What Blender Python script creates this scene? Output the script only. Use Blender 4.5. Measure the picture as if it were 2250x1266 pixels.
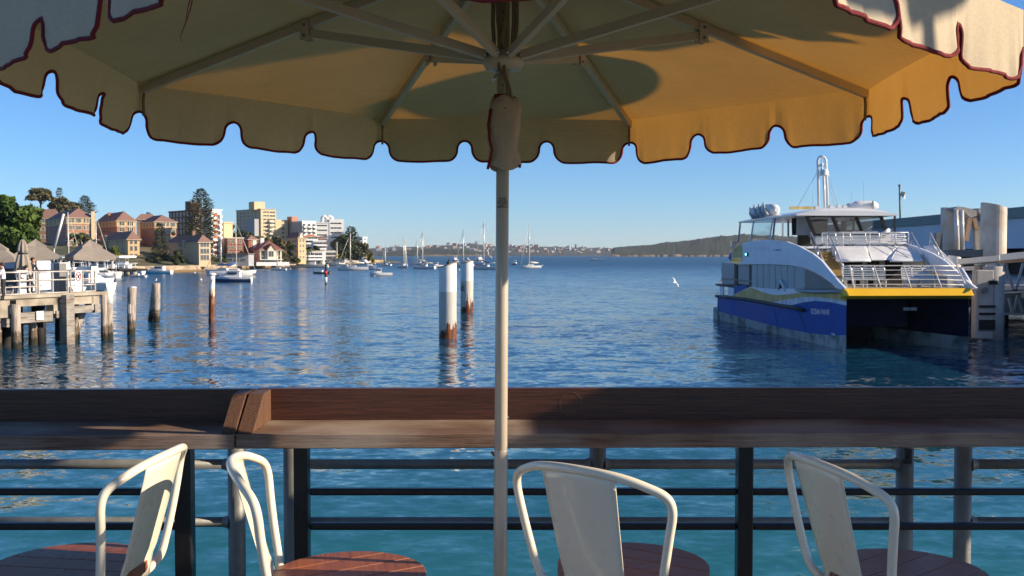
import bpy, bmesh, math, random
from math import sin, cos, tan, pi, radians, atan2, sqrt
from mathutils import Vector, Matrix, noise

for o in list(bpy.data.objects):
    bpy.data.objects.remove(o)
scene = bpy.context.scene
COL = scene.collection
random.seed(7)

# ------------------------------------------------------------------ camera
CAMZ = 4.4            # eye height above the water
FPX = 2200.0          # focal length in photo pixels (2250 wide)
PITCH = math.atan(74 / FPX)
DECKZ = CAMZ - 1.54
cam_data = bpy.data.cameras.new('camera')
cam_data.sensor_width = 36.0
cam_data.lens = FPX / 2250 * 36.0
cam_data.clip_start = 0.05
cam_data.clip_end = 30000
cam_data.dof.use_dof = True
cam_data.dof.focus_distance = 3.0
cam_data.dof.aperture_fstop = 22.0
cam = bpy.data.objects.new('camera', cam_data)
cam.location = (0, 0, CAMZ)
cam.rotation_euler = (pi / 2 - PITCH, 0, 0)
COL.objects.link(cam)
scene.camera = cam

# ------------------------------------------------------------------ sky, sun, exposure
SUN_EL = radians(21.7)
SUN_AZ = radians(99.0)      # clockwise from +Y
world = bpy.data.worlds.new('World')
scene.world = world
world.use_nodes = True
wn = world.node_tree
bg = wn.nodes['Background']
sky = wn.nodes.new('ShaderNodeTexSky')
sky.sky_type = 'NISHITA'
sky.sun_disc = False
sky.sun_elevation = SUN_EL
sky.sun_rotation = SUN_AZ
sky.altitude = 0
sky.air_density = 0.9
sky.dust_density = 0.0
sky.ozone_density = 8.6
wn.links.new(sky.outputs[0], bg.inputs[0])
bg.inputs[1].default_value = 0.093
sd = bpy.data.lights.new('sun', 'SUN')
sd.energy = 5.0
sd.angle = radians(0.55)
sd.color = (1.0, 0.84, 0.64)
sun = bpy.data.objects.new('sun', sd)
SUNV = Vector((sin(SUN_AZ) * cos(SUN_EL), cos(SUN_AZ) * cos(SUN_EL), sin(SUN_EL)))
sun.rotation_euler = SUNV.to_track_quat('Z', 'Y').to_euler()
sun.location = (40, -5, 30)
COL.objects.link(sun)
vs = scene.view_settings
vs.view_transform = 'Standard'
vs.look = 'None'
vs.gamma = 1
vs.use_curve_mapping = False
vs.exposure = 0.78

# ------------------------------------------------------------------ measuring helpers: photo pixel -> place
def ray(px, py):
    x = (px - 1125) / FPX
    v = (633 - py) / FPX
    return Vector((x, cos(PITCH) + v * sin(PITCH), -sin(PITCH) + v * cos(PITCH)))
def P(px, py, d):
    r = ray(px, py)
    k = d / r.y
    return Vector((r.x * k, d, CAMZ + r.z * k))
def G(px, py, z=0.0):
    r = ray(px, py)
    k = (z - CAMZ) / r.z
    return Vector((r.x * k, r.y * k, z))
def DW(py):
    return G(1125, py).y
def M(npx, d):
    return npx * d / FPX

# ------------------------------------------------------------------ mesh helper
class MB:
    def __init__(s):
        s.v = []; s.f = []; s.m = []; s.s = []
    def add(s, vs_, fs, mi=0, sm=False):
        b = len(s.v)
        s.v.extend([tuple(p) for p in vs_])
        for f in fs:
            s.f.append(tuple(b + i for i in f)); s.m.append(mi); s.s.append(sm)
        return s
    def hexa(s, p, mi=0):
        return s.add(p, [(0,3,2,1),(4,5,6,7),(0,1,5,4),(1,2,6,5),(2,3,7,6),(3,0,4,7)], mi)
    def box(s, c, d, mi=0, rz=0.0, R=None):
        x, y, z = d[0]/2, d[1]/2, d[2]/2
        pts = [Vector(q) for q in ((-x,-y,-z),(x,-y,-z),(x,y,-z),(-x,y,-z),(-x,-y,z),(x,-y,z),(x,y,z),(-x,y,z))]
        if R is None and rz: R = Matrix.Rotation(rz, 3, 'Z')
        if R is not None: pts = [R @ q for q in pts]
        c = Vector(c)
        return s.hexa([q + c for q in pts], mi)
    def bar(s, a, b, w, h, mi=0, up=(0,0,1)):
        a = Vector(a); b = Vector(b); d = (b - a).normalized(); up = Vector(up)
        sx = d.cross(up)
        if sx.length < 1e-4: sx = d.cross(Vector((0,1,0)))
        sx.normalize(); u = sx.cross(d).normalized()
        p = []
        for e in (a, b):
            for i, j in ((-1,-1),(1,-1),(1,1),(-1,1)):
                p.append(e + sx * (i * w / 2) + u * (j * h / 2))
        return s.add(p, [(0,1,2,3),(7,6,5,4),(0,4,5,1),(1,5,6,2),(2,6,7,3),(3,7,4,0)], mi)
    def tube(s, pts, r, n=8, mi=0, cap=True, closed=False, sm=True, flat=1.0):
        pts = [Vector(p) for p in pts]
        k = len(pts)
        rr = r if isinstance(r, (list, tuple)) else [r] * k
        vs_ = []; prev = None
        for i in range(k):
            if closed: t = pts[(i+1) % k] - pts[i-1]
            else: t = pts[min(i+1, k-1)] - pts[max(i-1, 0)]
            if t.length < 1e-9: t = Vector((0,0,1))
            t.normalize()
            if prev is None:
                a = Vector((0,0,1)) if abs(t.z) < 0.9 else Vector((0,1,0))
                prev = (a - t * a.dot(t)).normalized()
            else:
                prev = prev - t * prev.dot(t)
                prev = prev.normalized() if prev.length > 1e-6 else t.orthogonal().normalized()
            b = t.cross(prev)
            for j in range(n):
                an = 2 * pi * j / n
                vs_.append(pts[i] + (prev * cos(an) + b * (sin(an) * flat)) * rr[i])
        fs = []
        for i in range(k if closed else k - 1):
            for j in range(n):
                a0 = i * n + j; a1 = i * n + (j+1) % n
                c0 = ((i+1) % k) * n + j; c1 = ((i+1) % k) * n + (j+1) % n
                fs.append((a0, a1, c1, c0))
        s.add(vs_, fs, mi, sm)
        if cap and not closed:
            b0 = len(s.v) - len(vs_)
            s.f.append(tuple(b0 + j for j in range(n))[::-1]); s.m.append(mi); s.s.append(False)
            s.f.append(tuple(b0 + (k-1) * n + j for j in range(n))); s.m.append(mi); s.s.append(False)
        return s
    def lathe(s, prof, n=16, c=(0,0,0), mi=0, sm=True, cap=True):
        vs_ = []; fs = []
        for r, z in prof:
            for j in range(n):
                an = 2 * pi * j / n
                vs_.append((c[0] + r * cos(an), c[1] + r * sin(an), c[2] + z))
        for i in range(len(prof) - 1):
            for j in range(n):
                fs.append((i*n+j, i*n+(j+1)%n, (i+1)*n+(j+1)%n, (i+1)*n+j))
        s.add(vs_, fs, mi, sm)
        if cap:
            b0 = len(s.v) - len(vs_)
            if prof[0][0] > 1e-4: s.f.append(tuple(b0 + j for j in range(n))[::-1]); s.m.append(mi); s.s.append(False)
            if prof[-1][0] > 1e-4: s.f.append(tuple(b0 + (len(prof)-1)*n + j for j in range(n))); s.m.append(mi); s.s.append(False)
        return s
    def ball(s, c, r, n=10, k=6, mi=0):
        if not isinstance(r, (list, tuple)): r = (r, r, r)
        prof = []
        vs_ = []; fs = []
        for i in range(k + 1):
            th = pi * i / k
            for j in range(n):
                an = 2 * pi * j / n
                vs_.append((c[0] + r[0]*sin(th)*cos(an), c[1] + r[1]*sin(th)*sin(an), c[2] - r[2]*cos(th)))
        for i in range(k):
            for j in range(n):
                fs.append((i*n+j, i*n+(j+1)%n, (i+1)*n+(j+1)%n, (i+1)*n+j))
        return s.add(vs_, fs, mi, True)
    def prism(s, poly, off, mi=0):
        poly = [Vector(p) for p in poly]; off = Vector(off); n = len(poly)
        vs_ = poly + [p + off for p in poly]
        fs = [tuple(range(n))[::-1], tuple(range(n, 2*n))] + [(i, (i+1) % n, n + (i+1) % n, n + i) for i in range(n)]
        return s.add(vs_, fs, mi)
    def grid(s, rows, mi=0, sm=True, mis=None):
        n = len(rows[0]); vs_ = [p for r in rows for p in r]
        b = len(s.v)
        s.v.extend([tuple(p) for p in vs_])
        for i in range(len(rows) - 1):
            for j in range(n - 1):
                s.f.append((b+i*n+j, b+i*n+j+1, b+(i+1)*n+j+1, b+(i+1)*n+j))
                s.m.append(mis[i] if mis else mi); s.s.append(sm)
        return s
    def mesh(s, name, mats, org=(0,0,0)):
        me = bpy.data.meshes.new(name)
        ox, oy, oz = org
        me.from_pydata([(x-ox, y-oy, z-oz) for x, y, z in s.v], [], s.f)
        if not isinstance(mats, (list, tuple)): mats = [mats]
        for m in mats: me.materials.append(m)
        me.polygons.foreach_set('material_index', s.m)
        me.polygons.foreach_set('use_smooth', s.s)
        me.update()
        return me
    def fix(s, me):
        bm = bmesh.new(); bm.from_mesh(me)
        bmesh.ops.recalc_face_normals(bm, faces=bm.faces)
        bm.to_mesh(me); bm.free()
    def build(s, name, mats, parent=None, world=False, loc=None, rz=0.0, fix=True, bevel=0.0):
        org = (0,0,0)
        if world and parent is not None: org = wloc(parent)
        me = s.mesh(name, mats, org)
        if fix: s.fix(me)
        o = bpy.data.objects.new(name, me)
        COL.objects.link(o)
        if parent is not None: o.parent = parent
        if loc is not None: o.location = loc
        if rz: o.rotation_euler = (0, 0, rz)
        if bevel:
            b = o.modifiers.new('bevel', 'BEVEL'); b.width = bevel; b.segments = 2; b.limit_method = 'ANGLE'
        return o
def wloc(o):
    v = Vector((0,0,0))
    while o is not None:
        v += o.location; o = o.parent
    return v
def tag(o, label=None, cat=None, group=None, kind=None):
    if label: o['label'] = label
    if cat: o['category'] = cat
    if group: o['group'] = group
    if kind: o['kind'] = kind
    return o
def thing(name, label, cat, loc=(0,0,0), rz=0.0, group=None):
    o = bpy.data.objects.new(name, None)
    o.empty_display_size = 0.1
    COL.objects.link(o); o.location = loc; o.rotation_euler = (0, 0, rz)
    return tag(o, label, cat, group)
def inst(name, me, parent=None, loc=(0,0,0), rot=(0,0,0), scale=None):
    o = bpy.data.objects.new(name, me); COL.objects.link(o)
    if parent is not None: o.parent = parent
    o.location = loc; o.rotation_euler = rot
    if scale: o.scale = scale
    return o
def copy_tree(o, parent=None):
    c = o.copy(); COL.objects.link(c); c.parent = parent
    for ch in list(o.children): copy_tree(ch, c)
    return c

# ------------------------------------------------------------------ materials
def srgb(r, g, b):
    def f(u):
        u /= 255.0
        return u / 12.92 if u <= 0.04045 else ((u + 0.055) / 1.055) ** 2.4
    return (f(r), f(g), f(b))
def mat(name, col, rough=0.6, metal=0.0, var=0.15, scale=6.0, bump=0.0, bscale=None, stretch=(1,1,1), spec=0.4, col2=None, c2scale=1.5, c2lo=0.45, c2hi=0.65, coords='Object', coat=0.0, detail=5.0):
    m = bpy.data.materials.new(name); m.use_nodes = True
    nt = m.node_tree; N = nt.nodes; L = nt.links
    b = N['Principled BSDF']
    b.inputs['Roughness'].default_value = rough
    b.inputs['Metallic'].default_value = metal
    b.inputs['Specular IOR Level'].default_value = spec
    if coat: b.inputs['Coat Weight'].default_value = coat
    tc = N.new('ShaderNodeTexCoord'); mp = N.new('ShaderNodeMapping')
    mp.inputs['Scale'].default_value = stretch
    L.new(tc.outputs[coords], mp.inputs[0])
    nz = N.new('ShaderNodeTexNoise'); nz.inputs['Scale'].default_value = scale; nz.inputs['Detail'].default_value = detail
    nz.inputs['Roughness'].default_value = 0.65
    L.new(mp.outputs[0], nz.inputs['Vector'])
    mr = N.new('ShaderNodeMapRange'); mr.inputs[1].default_value = 0.25; mr.inputs[2].default_value = 0.75
    mr.inputs[3].default_value = 1 - var; mr.inputs[4].default_value = 1 + var
    L.new(nz.outputs[0], mr.inputs[0])
    base = None
    if col2:
        n2 = N.new('ShaderNodeTexNoise'); n2.inputs['Scale'].default_value = c2scale; n2.inputs['Detail'].default_value = 6
        L.new(mp.outputs[0], n2.inputs['Vector'])
        m2 = N.new('ShaderNodeMapRange'); m2.inputs[1].default_value = c2lo; m2.inputs[2].default_value = c2hi
        L.new(n2.outputs[0], m2.inputs[0])
        mx2 = N.new('ShaderNodeMix'); mx2.data_type = 'RGBA'
        mx2.inputs[6].default_value = (*col, 1); mx2.inputs[7].default_value = (*col2, 1)
        L.new(m2.outputs[0], mx2.inputs[0]); base = mx2.outputs[2]
    mx = N.new('ShaderNodeMix'); mx.data_type = 'RGBA'; mx.blend_type = 'MULTIPLY'; mx.inputs[0].default_value = 1
    if base: L.new(base, mx.inputs[6])
    else: mx.inputs[6].default_value = (*col, 1)
    L.new(mr.outputs[0], mx.inputs[7])
    L.new(mx.outputs[2], b.inputs['Base Color'])
    # a little roughness break-up
    mrr = N.new('ShaderNodeMapRange'); mrr.inputs[3].default_value = max(0.02, rough - 0.08); mrr.inputs[4].default_value = min(1, rough + 0.08)
    L.new(nz.outputs[0], mrr.inputs[0]); L.new(mrr.outputs[0], b.inputs['Roughness'])
    if bump:
        bn = N.new('ShaderNodeTexNoise'); bn.inputs['Scale'].default_value = bscale or scale * 2; bn.inputs['Detail'].default_value = 6
        L.new(mp.outputs[0], bn.inputs['Vector'])
        bu = N.new('ShaderNodeBump'); bu.inputs['Strength'].default_value = bump; bu.inputs['Distance'].default_value = 0.02
        L.new(bn.outputs[0], bu.inputs['Height']); L.new(bu.outputs[0], b.inputs['Normal'])
    return m
def glass_mat(name, col, rough=0.06, spec=0.6):
    m = mat(name, col, rough, 0, 0.3, 0.7, spec=spec)
    return m
MT = {}
def T(key, *a, **k):
    MT[key] = mat(key, *a, **k); return MT[key]
T('white_paint', (0.72,0.70,0.66), 0.35, var=0.06, scale=2.0)
T('boat_white', (0.76,0.75,0.72), 0.25, var=0.05, scale=1.0, coat=0.3)
T('dark_glass', (0.02,0.026,0.03), 0.08, var=0.3, spec=0.7)
T('black_metal', (0.012,0.012,0.013), 0.32, var=0.2, scale=30, bump=0.05)
T('galv', (0.19,0.19,0.18), 0.55, 0.4, var=0.25, scale=14, bump=0.08)
T('steel', (0.55,0.55,0.55), 0.3, 0.8, var=0.1, scale=8)
T('rail_white', (0.62,0.60,0.56), 0.4, 0.1, var=0.12, scale=8)
# ------------------------------------------------------------------ water
def water_material():
    m = bpy.data.materials.new('harbour_water'); m.use_nodes = True
    nt = m.node_tree; N = nt.nodes; L = nt.links
    b = N['Principled BSDF']
    tc = N.new('ShaderNodeTexCoord')
    def noise_at(scale, detail, sx=1.0, sy=1.0, rot=0.0, rough=0.5, dist=0.0, out=0):
        mp = N.new('ShaderNodeMapping'); mp.inputs['Scale'].default_value = (sx, sy, 1); mp.inputs['Rotation'].default_value = (0,0,rot)
        L.new(tc.outputs['Object'], mp.inputs[0])
        nz = N.new('ShaderNodeTexNoise'); nz.inputs['Scale'].default_value = scale; nz.inputs['Detail'].default_value = detail
        nz.inputs['Roughness'].default_value = rough; nz.inputs['Distortion'].default_value = dist
        L.new(mp.outputs[0], nz.inputs['Vector'])
        return nz.outputs[out]
    def vmath(op, a, c=None, scale=None):
        q = N.new('ShaderNodeVectorMath'); q.operation = op
        L.new(a, q.inputs[0])
        if c is not None:
            if isinstance(c, tuple): q.inputs[1].default_value = c
            else: L.new(c, q.inputs[1])
        if scale is not None:
            if isinstance(scale, float): q.inputs['Scale'].default_value = scale
            else: L.new(scale, q.inputs['Scale'])
        return q.outputs[0]
    def slope(scale, detail, k, rot, dist, sx=0.8, sy=1.25):
        c = noise_at(scale, detail, sx, sy, rot, 0.5, dist, 1)
        v = vmath('SUBTRACT', c, (0.5, 0.5, 0.5))
        return vmath('SCALE', v, scale=k)
    lanes = noise_at(0.018, 4, 0.35, 1.8, 0.12)            # wind lanes: smoother and rougher patches
    lr = N.new('ShaderNodeMapRange'); lr.inputs[1].default_value = 0.36; lr.inputs[2].default_value = 0.66
    lr.inputs[3].default_value = 0.55; lr.inputs[4].default_value = 1.3
    L.new(lanes, lr.inputs[0])
    s = vmath('ADD', slope(0.35, 2, WK[0], 0.3, 0.2), slope(1.2, 3, WK[1], -0.25, 0.5))
    s = vmath('ADD', s, vmath('SCALE', slope(4.5, 3, WK[2], 0.2, 0.4), scale=lr.outputs[0]))
    # sheltered and calmer beside the wharf, windier out in the harbour
    sp = N.new('ShaderNodeSeparateXYZ'); L.new(tc.outputs['Object'], sp.inputs[0])
    wr = N.new('ShaderNodeMapRange'); wr.inputs[1].default_value = 15; wr.inputs[2].default_value = 230; wr.inputs[3].default_value = 0.62; wr.inputs[4].default_value = 1.7
    L.new(sp.outputs[1], wr.inputs[0])
    s = vmath('SCALE', s, scale=wr.outputs[0])
    s = vmath('MULTIPLY', s, (0.8, 1.0, 0.0))
    nrm = vmath('NORMALIZE', vmath('ADD', s, (0.0, 0.0, 1.0)))
    L.new(nrm, b.inputs['Normal'])
    body = N.new('ShaderNodeMix'); body.data_type = 'RGBA'
    body.inputs[6].default_value = (0.014, 0.128, 0.124, 1); body.inputs[7].default_value = (0.008, 0.058, 0.112, 1)
    # pale sand shelf beside the wharf, deep blue farther out
    br = N.new('ShaderNodeMapRange'); br.inputs[1].default_value = 11; br.inputs[2].default_value = 32
    L.new(sp.outputs[1], br.inputs[0]); L.new(br.outputs[0], body.inputs[0])
    L.new(body.outputs[2], b.inputs['Base Color'])
    rr = N.new('ShaderNodeMapRange'); rr.inputs[1].default_value = 30; rr.inputs[2].default_value = 420; rr.inputs[3].default_value = 0.05; rr.inputs[4].default_value = 0.36
    L.new(sp.outputs[1], rr.inputs[0]); L.new(rr.outputs[0], b.inputs['Roughness'])
    b.inputs['IOR'].default_value = 1.333
    b.inputs['Specular IOR Level'].default_value = 0.5
    return m
WK = (0.24, 0.46, 0.58)
w = MB()
ys = [-60, 5, 20, 45, 90, 200, 500, 1200, 3000, 7000]
w.grid([[(x, y, 0) for x in (-5000, -900, -120, -30, 0, 30, 120, 900, 5000)] for y in ys], 0, False)
water = w.build('harbour_water', water_material(), fix=False)
tag(water, kind='structure')
water['label'] = 'blue rippled harbour water'
# ------------------------------------------------------------------ foreground: deck, counters, railing, stools, umbrella
def wood_mat(name, col, dark, rough=0.5, scale=2.0, along='X', bump=0.25, spec=0.35, worn=None):
    m = bpy.data.materials.new(name); m.use_nodes = True
    nt = m.node_tree; N = nt.nodes; L = nt.links; b = N['Principled BSDF']
    tc = N.new('ShaderNodeTexCoord'); mp = N.new('ShaderNodeMapping')
    st = {'X': (3.0, 75, 75), 'Y': (75, 3.0, 75), 'Z': (75, 75, 3.0)}[along]
    mp.inputs['Scale'].default_value = st
    oi = N.new('ShaderNodeObjectInfo'); ad = N.new('ShaderNodeVectorMath'); ad.operation = 'ADD'
    sc = N.new('ShaderNodeVectorMath'); sc.operation = 'SCALE'; sc.inputs[0].default_value = (7.3, 3.1, 5.7)
    L.new(oi.outputs['Random'], sc.inputs['Scale'])
    L.new(tc.outputs['Object'], ad.inputs[0]); L.new(sc.outputs[0], ad.inputs[1]); L.new(ad.outputs[0], mp.inputs[0])
    n1 = N.new('ShaderNodeTexNoise'); n1.inputs['Scale'].default_value = scale; n1.inputs['Detail'].default_value = 8; n1.inputs['Roughness'].default_value = 0.7
    L.new(mp.outputs[0], n1.inputs['Vector'])
    cr = N.new('ShaderNodeValToRGB'); cr.color_ramp.elements[0].position = 0.33; cr.color_ramp.elements[1].position = 0.68
    cr.color_ramp.elements[0].color = (*dark, 1); cr.color_ramp.elements[1].color = (*col, 1)
    L.new(n1.outputs[0], cr.inputs[0])
    n2 = N.new('ShaderNodeTexNoise'); n2.inputs['Scale'].default_value = 3.0; n2.inputs['Detail'].default_value = 4
    L.new(ad.outputs[0], n2.inputs['Vector'])
    out = cr.outputs[0]
    if worn:
        mr = N.new('ShaderNodeMapRange'); mr.inputs[1].default_value = 0.40; mr.inputs[2].default_value = 0.66; mr.inputs[4].default_value = 0.85
        L.new(n2.outputs[0], mr.inputs[0])
        wx = N.new('ShaderNodeMix'); wx.data_type = 'RGBA'; L.new(mr.outputs[0], wx.inputs[0]); L.new(out, wx.inputs[6])
        mu = N.new('ShaderNodeMix'); mu.data_type = 'RGBA'; mu.blend_type = 'MULTIPLY'; mu.inputs[0].default_value = 0.5
        mu.inputs[6].default_value = (*worn, 1); L.new(n1.outputs[0], mu.inputs[7]); L.new(mu.outputs[2], wx.inputs[7])
        out = wx.outputs[2]
    L.new(out, b.inputs['Base Color'])
    rr = N.new('ShaderNodeMapRange'); rr.inputs[3].default_value = rough - 0.12; rr.inputs[4].default_value = rough + 0.15
    L.new(n2.outputs[0], rr.inputs[0]); L.new(rr.outputs[0], b.inputs['Roughness'])
    b.inputs['Specular IOR Level'].default_value = spec
    bu = N.new('ShaderNodeBump'); bu.inputs['Strength'].default_value = bump; bu.inputs['Distance'].default_value = 0.004
    L.new(n1.outputs[0], bu.inputs['Height']); L.new(bu.outputs[0], b.inputs['Normal'])
    return m
MT['bench_top'] = wood_mat('weathered_hardwood', (0.27,0.165,0.11), (0.075,0.040,0.025), 0.6, 2.2, 'X', 0.6, worn=(0.46,0.37,0.29), spec=0.25)
MT['bench_board'] = wood_mat('oiled_hardwood', (0.12,0.040,0.019), (0.034,0.011,0.006), 0.36, 2.4, 'X', 0.35, spec=0.45)
MT['bracket_wood'] = wood_mat('bracket_hardwood', (0.17,0.085,0.048), (0.055,0.027,0.016), 0.55, 2.2, 'Z', 0.4)
MT['seat_wood'] = wood_mat('seat_timber', (0.33,0.105,0.036), (0.17,0.046,0.018), 0.30, 1.6, 'X', 0.18, spec=0.5)
MT['deck_wood'] = wood_mat('deck_timber', (0.12,0.085,0.06), (0.05,0.036,0.027), 0.7, 1.5, 'Y', 0.4)
T('cream_metal', (0.80,0.71,0.54), 0.28, var=0.02, scale=5, coat=0.35)
T('pole_paint', (0.45,0.38,0.29), 0.34, var=0.06, scale=9, coat=0.2)
T('strut_metal', (0.52,0.46,0.37), 0.42, 0.0, var=0.08, scale=9)
T('chrome', (0.6,0.6,0.6), 0.2, 1.0, var=0.1)
T('trim_red', (0.20,0.012,0.018), 0.8, var=0.35, scale=160, bump=0.5, bscale=500)
T('rope', (0.22,0.17,0.11), 0.85, var=0.3, scale=120, bump=0.4)
T('black_ink', (0.015,0.013,0.012), 0.6, var=0.1)
T('screw', (0.18,0.17,0.16), 0.4, 0.8, var=0.2)

# deck the tables stand on
dk = thing('deck_floor', None, None, (0, 0, DECKZ))
del_keys = [k for k in list(dk.keys())]
tag(dk, kind='structure')
pl = MB(); pl.box((0, 0, -0.02), (0.138, 5.6, 0.04))
plm = pl.mesh('floor_plank', MT['deck_wood'])
for i in range(64):
    inst('floor_plank', plm, dk, (-4.6 + i * 0.145, 0.9, 0))
jb = MB()
for y in (-1.6, 0.2, 2.0, 3.6): jb.box((0, y, -0.15), (9.4, 0.12, 0.2))
jb.build('joist', MT['deck_wood'], dk)

# ---- bar counters
def counter(name, label, x0, x1, ypx, rz, d0, brackets):
    # local: x along, y away from the camera, z up from deck; origin at (x0, d0)
    H = 1.003
    root = thing(name, label, 'counter', (x0, d0, DECKZ), rz)
    L_ = x1 - x0
    b = MB(); b.box((L_/2, 0.128, H - 0.022), (L_, 0.256, 0.044)); b.build('counter_top', MT['bench_top'], root, bevel=0.003)
    b = MB(); b.box((L_/2, 0.2725, H + 0.029), (L_, 0.032, 0.146)); b.build('backboard', MT['bench_board'], root, bevel=0.002)
    for xb, wd, mt_ in brackets:
        b = MB()
        b.prism([(xb - wd/2, 0.012, H + 0.0015), (xb - wd/2, 0.2545, H + 0.0015), (xb - wd/2, 0.2545, H + 0.1005), (xb - wd/2, 0.16, H + 0.1005)], (wd, 0, 0))
        b.build('bracket', mt_, root, bevel=0.002)
    return root
# positions measured at the counter's front top edge
XL = P(515, 957, 2.965).x
cl = counter('bar_counter', 'left dark hardwood bar counter with backboard, left of the wooden bracket joint', -2.1, XL - 0.001, 960, radians(1.6), 2.928,
             [(XL - 0.001 + 2.1 - 0.0215, 0.042, MT['bracket_wood'])])
cr_ = counter('bar_counter', 'long right hardwood bar counter with backboard, behind the umbrella pole', XL + 0.001, 2.3, 955, radians(0.75), 2.972,
             [(0.0250, 0.048, MT['bracket_wood'])])
# old gum and a water stain on the left backboard, a round stain on the right one
st = MB()
rs = random.Random(3)
for i in range(46):
    x = rs.uniform(0.86, 1.18); z = 1.0035 + 0.01 + rs.random() * 0.08
    if z - 1.01 > (x - 0.80) * 0.28 + 0.012: continue
    r = rs.uniform(0.0008, 0.0022)
    st.ball((x, 0.2565, z), (r * rs.uniform(1, 2.4), 0.0015, r), 6, 4)
tag(st.build('gum_residue', mat('gum', (0.15,0.075,0.04), 0.4, var=0.3, scale=60), cl), kind='stuff')
rg = MB()
rg.tube([(1.02 + 0.036 * cos(a), 0.2563, 1.055 + 0.036 * sin(a)) for a in [i * 2 * pi / 32 for i in range(32)]], 0.0009, 5, closed=True)
rg.build('ring_mark', mat('ring_stain', (0.13,0.06,0.035), 0.55, var=0.5, scale=40), cr_)

# ---- black support frame under the counters (one per counter) with two foot bars
def sup_frame(label, x0, x1, posts, dd):
    root = thing('counter_frame', label, 'frame', ((x0 + x1) / 2, dd, DECKZ))
    for px, w in posts:
        b = MB(); X = P(px, 1100, dd).x
        b.box((X, dd, DECKZ + 0.4795), (w, 0.05, 0.957)); b.build('post', MT['black_metal'], root, True, bevel=0.004)
    for py in (1080, 1156):
        z = P(1100, py, dd).z
        xs = sorted([x0] + [P(px, 1100, dd).x for px, w in posts if x0 < P(px, 1100, dd).x < x1] + [x1])
        for a, c in zip(xs[:-1], xs[1:]):
            if c - a < 0.08: continue
            b = MB(); b.box(((a + c) / 2, dd, z), (c - a - 0.05, 0.028, 0.022)); b.build('foot_bar', MT['black_metal'], root, True, bevel=0.006)
    return root
sup_frame('black steel frame with two bars under the left counter', -2.0, P(406, 1100, 3.12).x + 0.02, [(406, 0.052)], 3.12)
sup_frame('black steel frame with two long bars under the right counter', P(664, 1100, 3.16).x, 2.2, [(664, 0.045), (1635, 0.048), (2620, 0.048)], 3.16)

# ---- grey harbour-side guard rail behind the counters
def guard(label, posts, d, x0=None, x1=None):
    xs = [P(p, 1100, d).x for p in posts]
    root = thing('guard_rail', label, 'railing', (xs[0], d, DECKZ), group='grey guard rails at the deck edge')
    for x in xs:
        b = MB(); b.tube([(x, d, DECKZ - 0.25), (x, d, DECKZ + 1.02)], 0.031, 14); b.build('post', MT['galv'], root, True)
    a = x0 if x0 is not None else xs[0]; c = x1 if x1 is not None else xs[-1]
    for py in (1020, 1147):
        z = P(1100, py, d).z
        b = MB(); b.tube([(a, d, z), (c, d, z)], 0.0185, 12)
        for x in xs:      # flared welds where the rail meets the posts
            for sgn in (-1, 1):
                if a - 0.01 <= x + sgn * 0.05 <= c + 0.01:
                    b.tube([(x + sgn * 0.026, d, z), (x + sgn * 0.037, d, z), (x + sgn * 0.05, d, z)], [0.028, 0.022, 0.0187], 12, cap=False)
        b.build('rail', MT['galv'], root, True)
    b = MB(); b.tube([(a, d, DECKZ + 1.0), (c, d, DECKZ + 1.0)], 0.024, 12); b.build('top_rail', MT['galv'], root, True)
    return root
guard('grey tube guard rail section behind the left counter', [520], 3.62, x0=-2.3)
g2 = guard('long grey tube guard rail section behind the right counter', [642, 1313, 1987], 3.62)
guard('grey tube guard rail section at the right edge beyond the gap', [2115, 2700], 3.62)
b = MB(); c = P(1993, 1003, 3.575); b.box(c, (0.026, 0.02, 0.05)); b.ball((c.x, c.y - 0.012, c.z), 0.006, 8, 5)
b.build('bolt_bracket', MT['black_metal'], g2, True)

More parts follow.
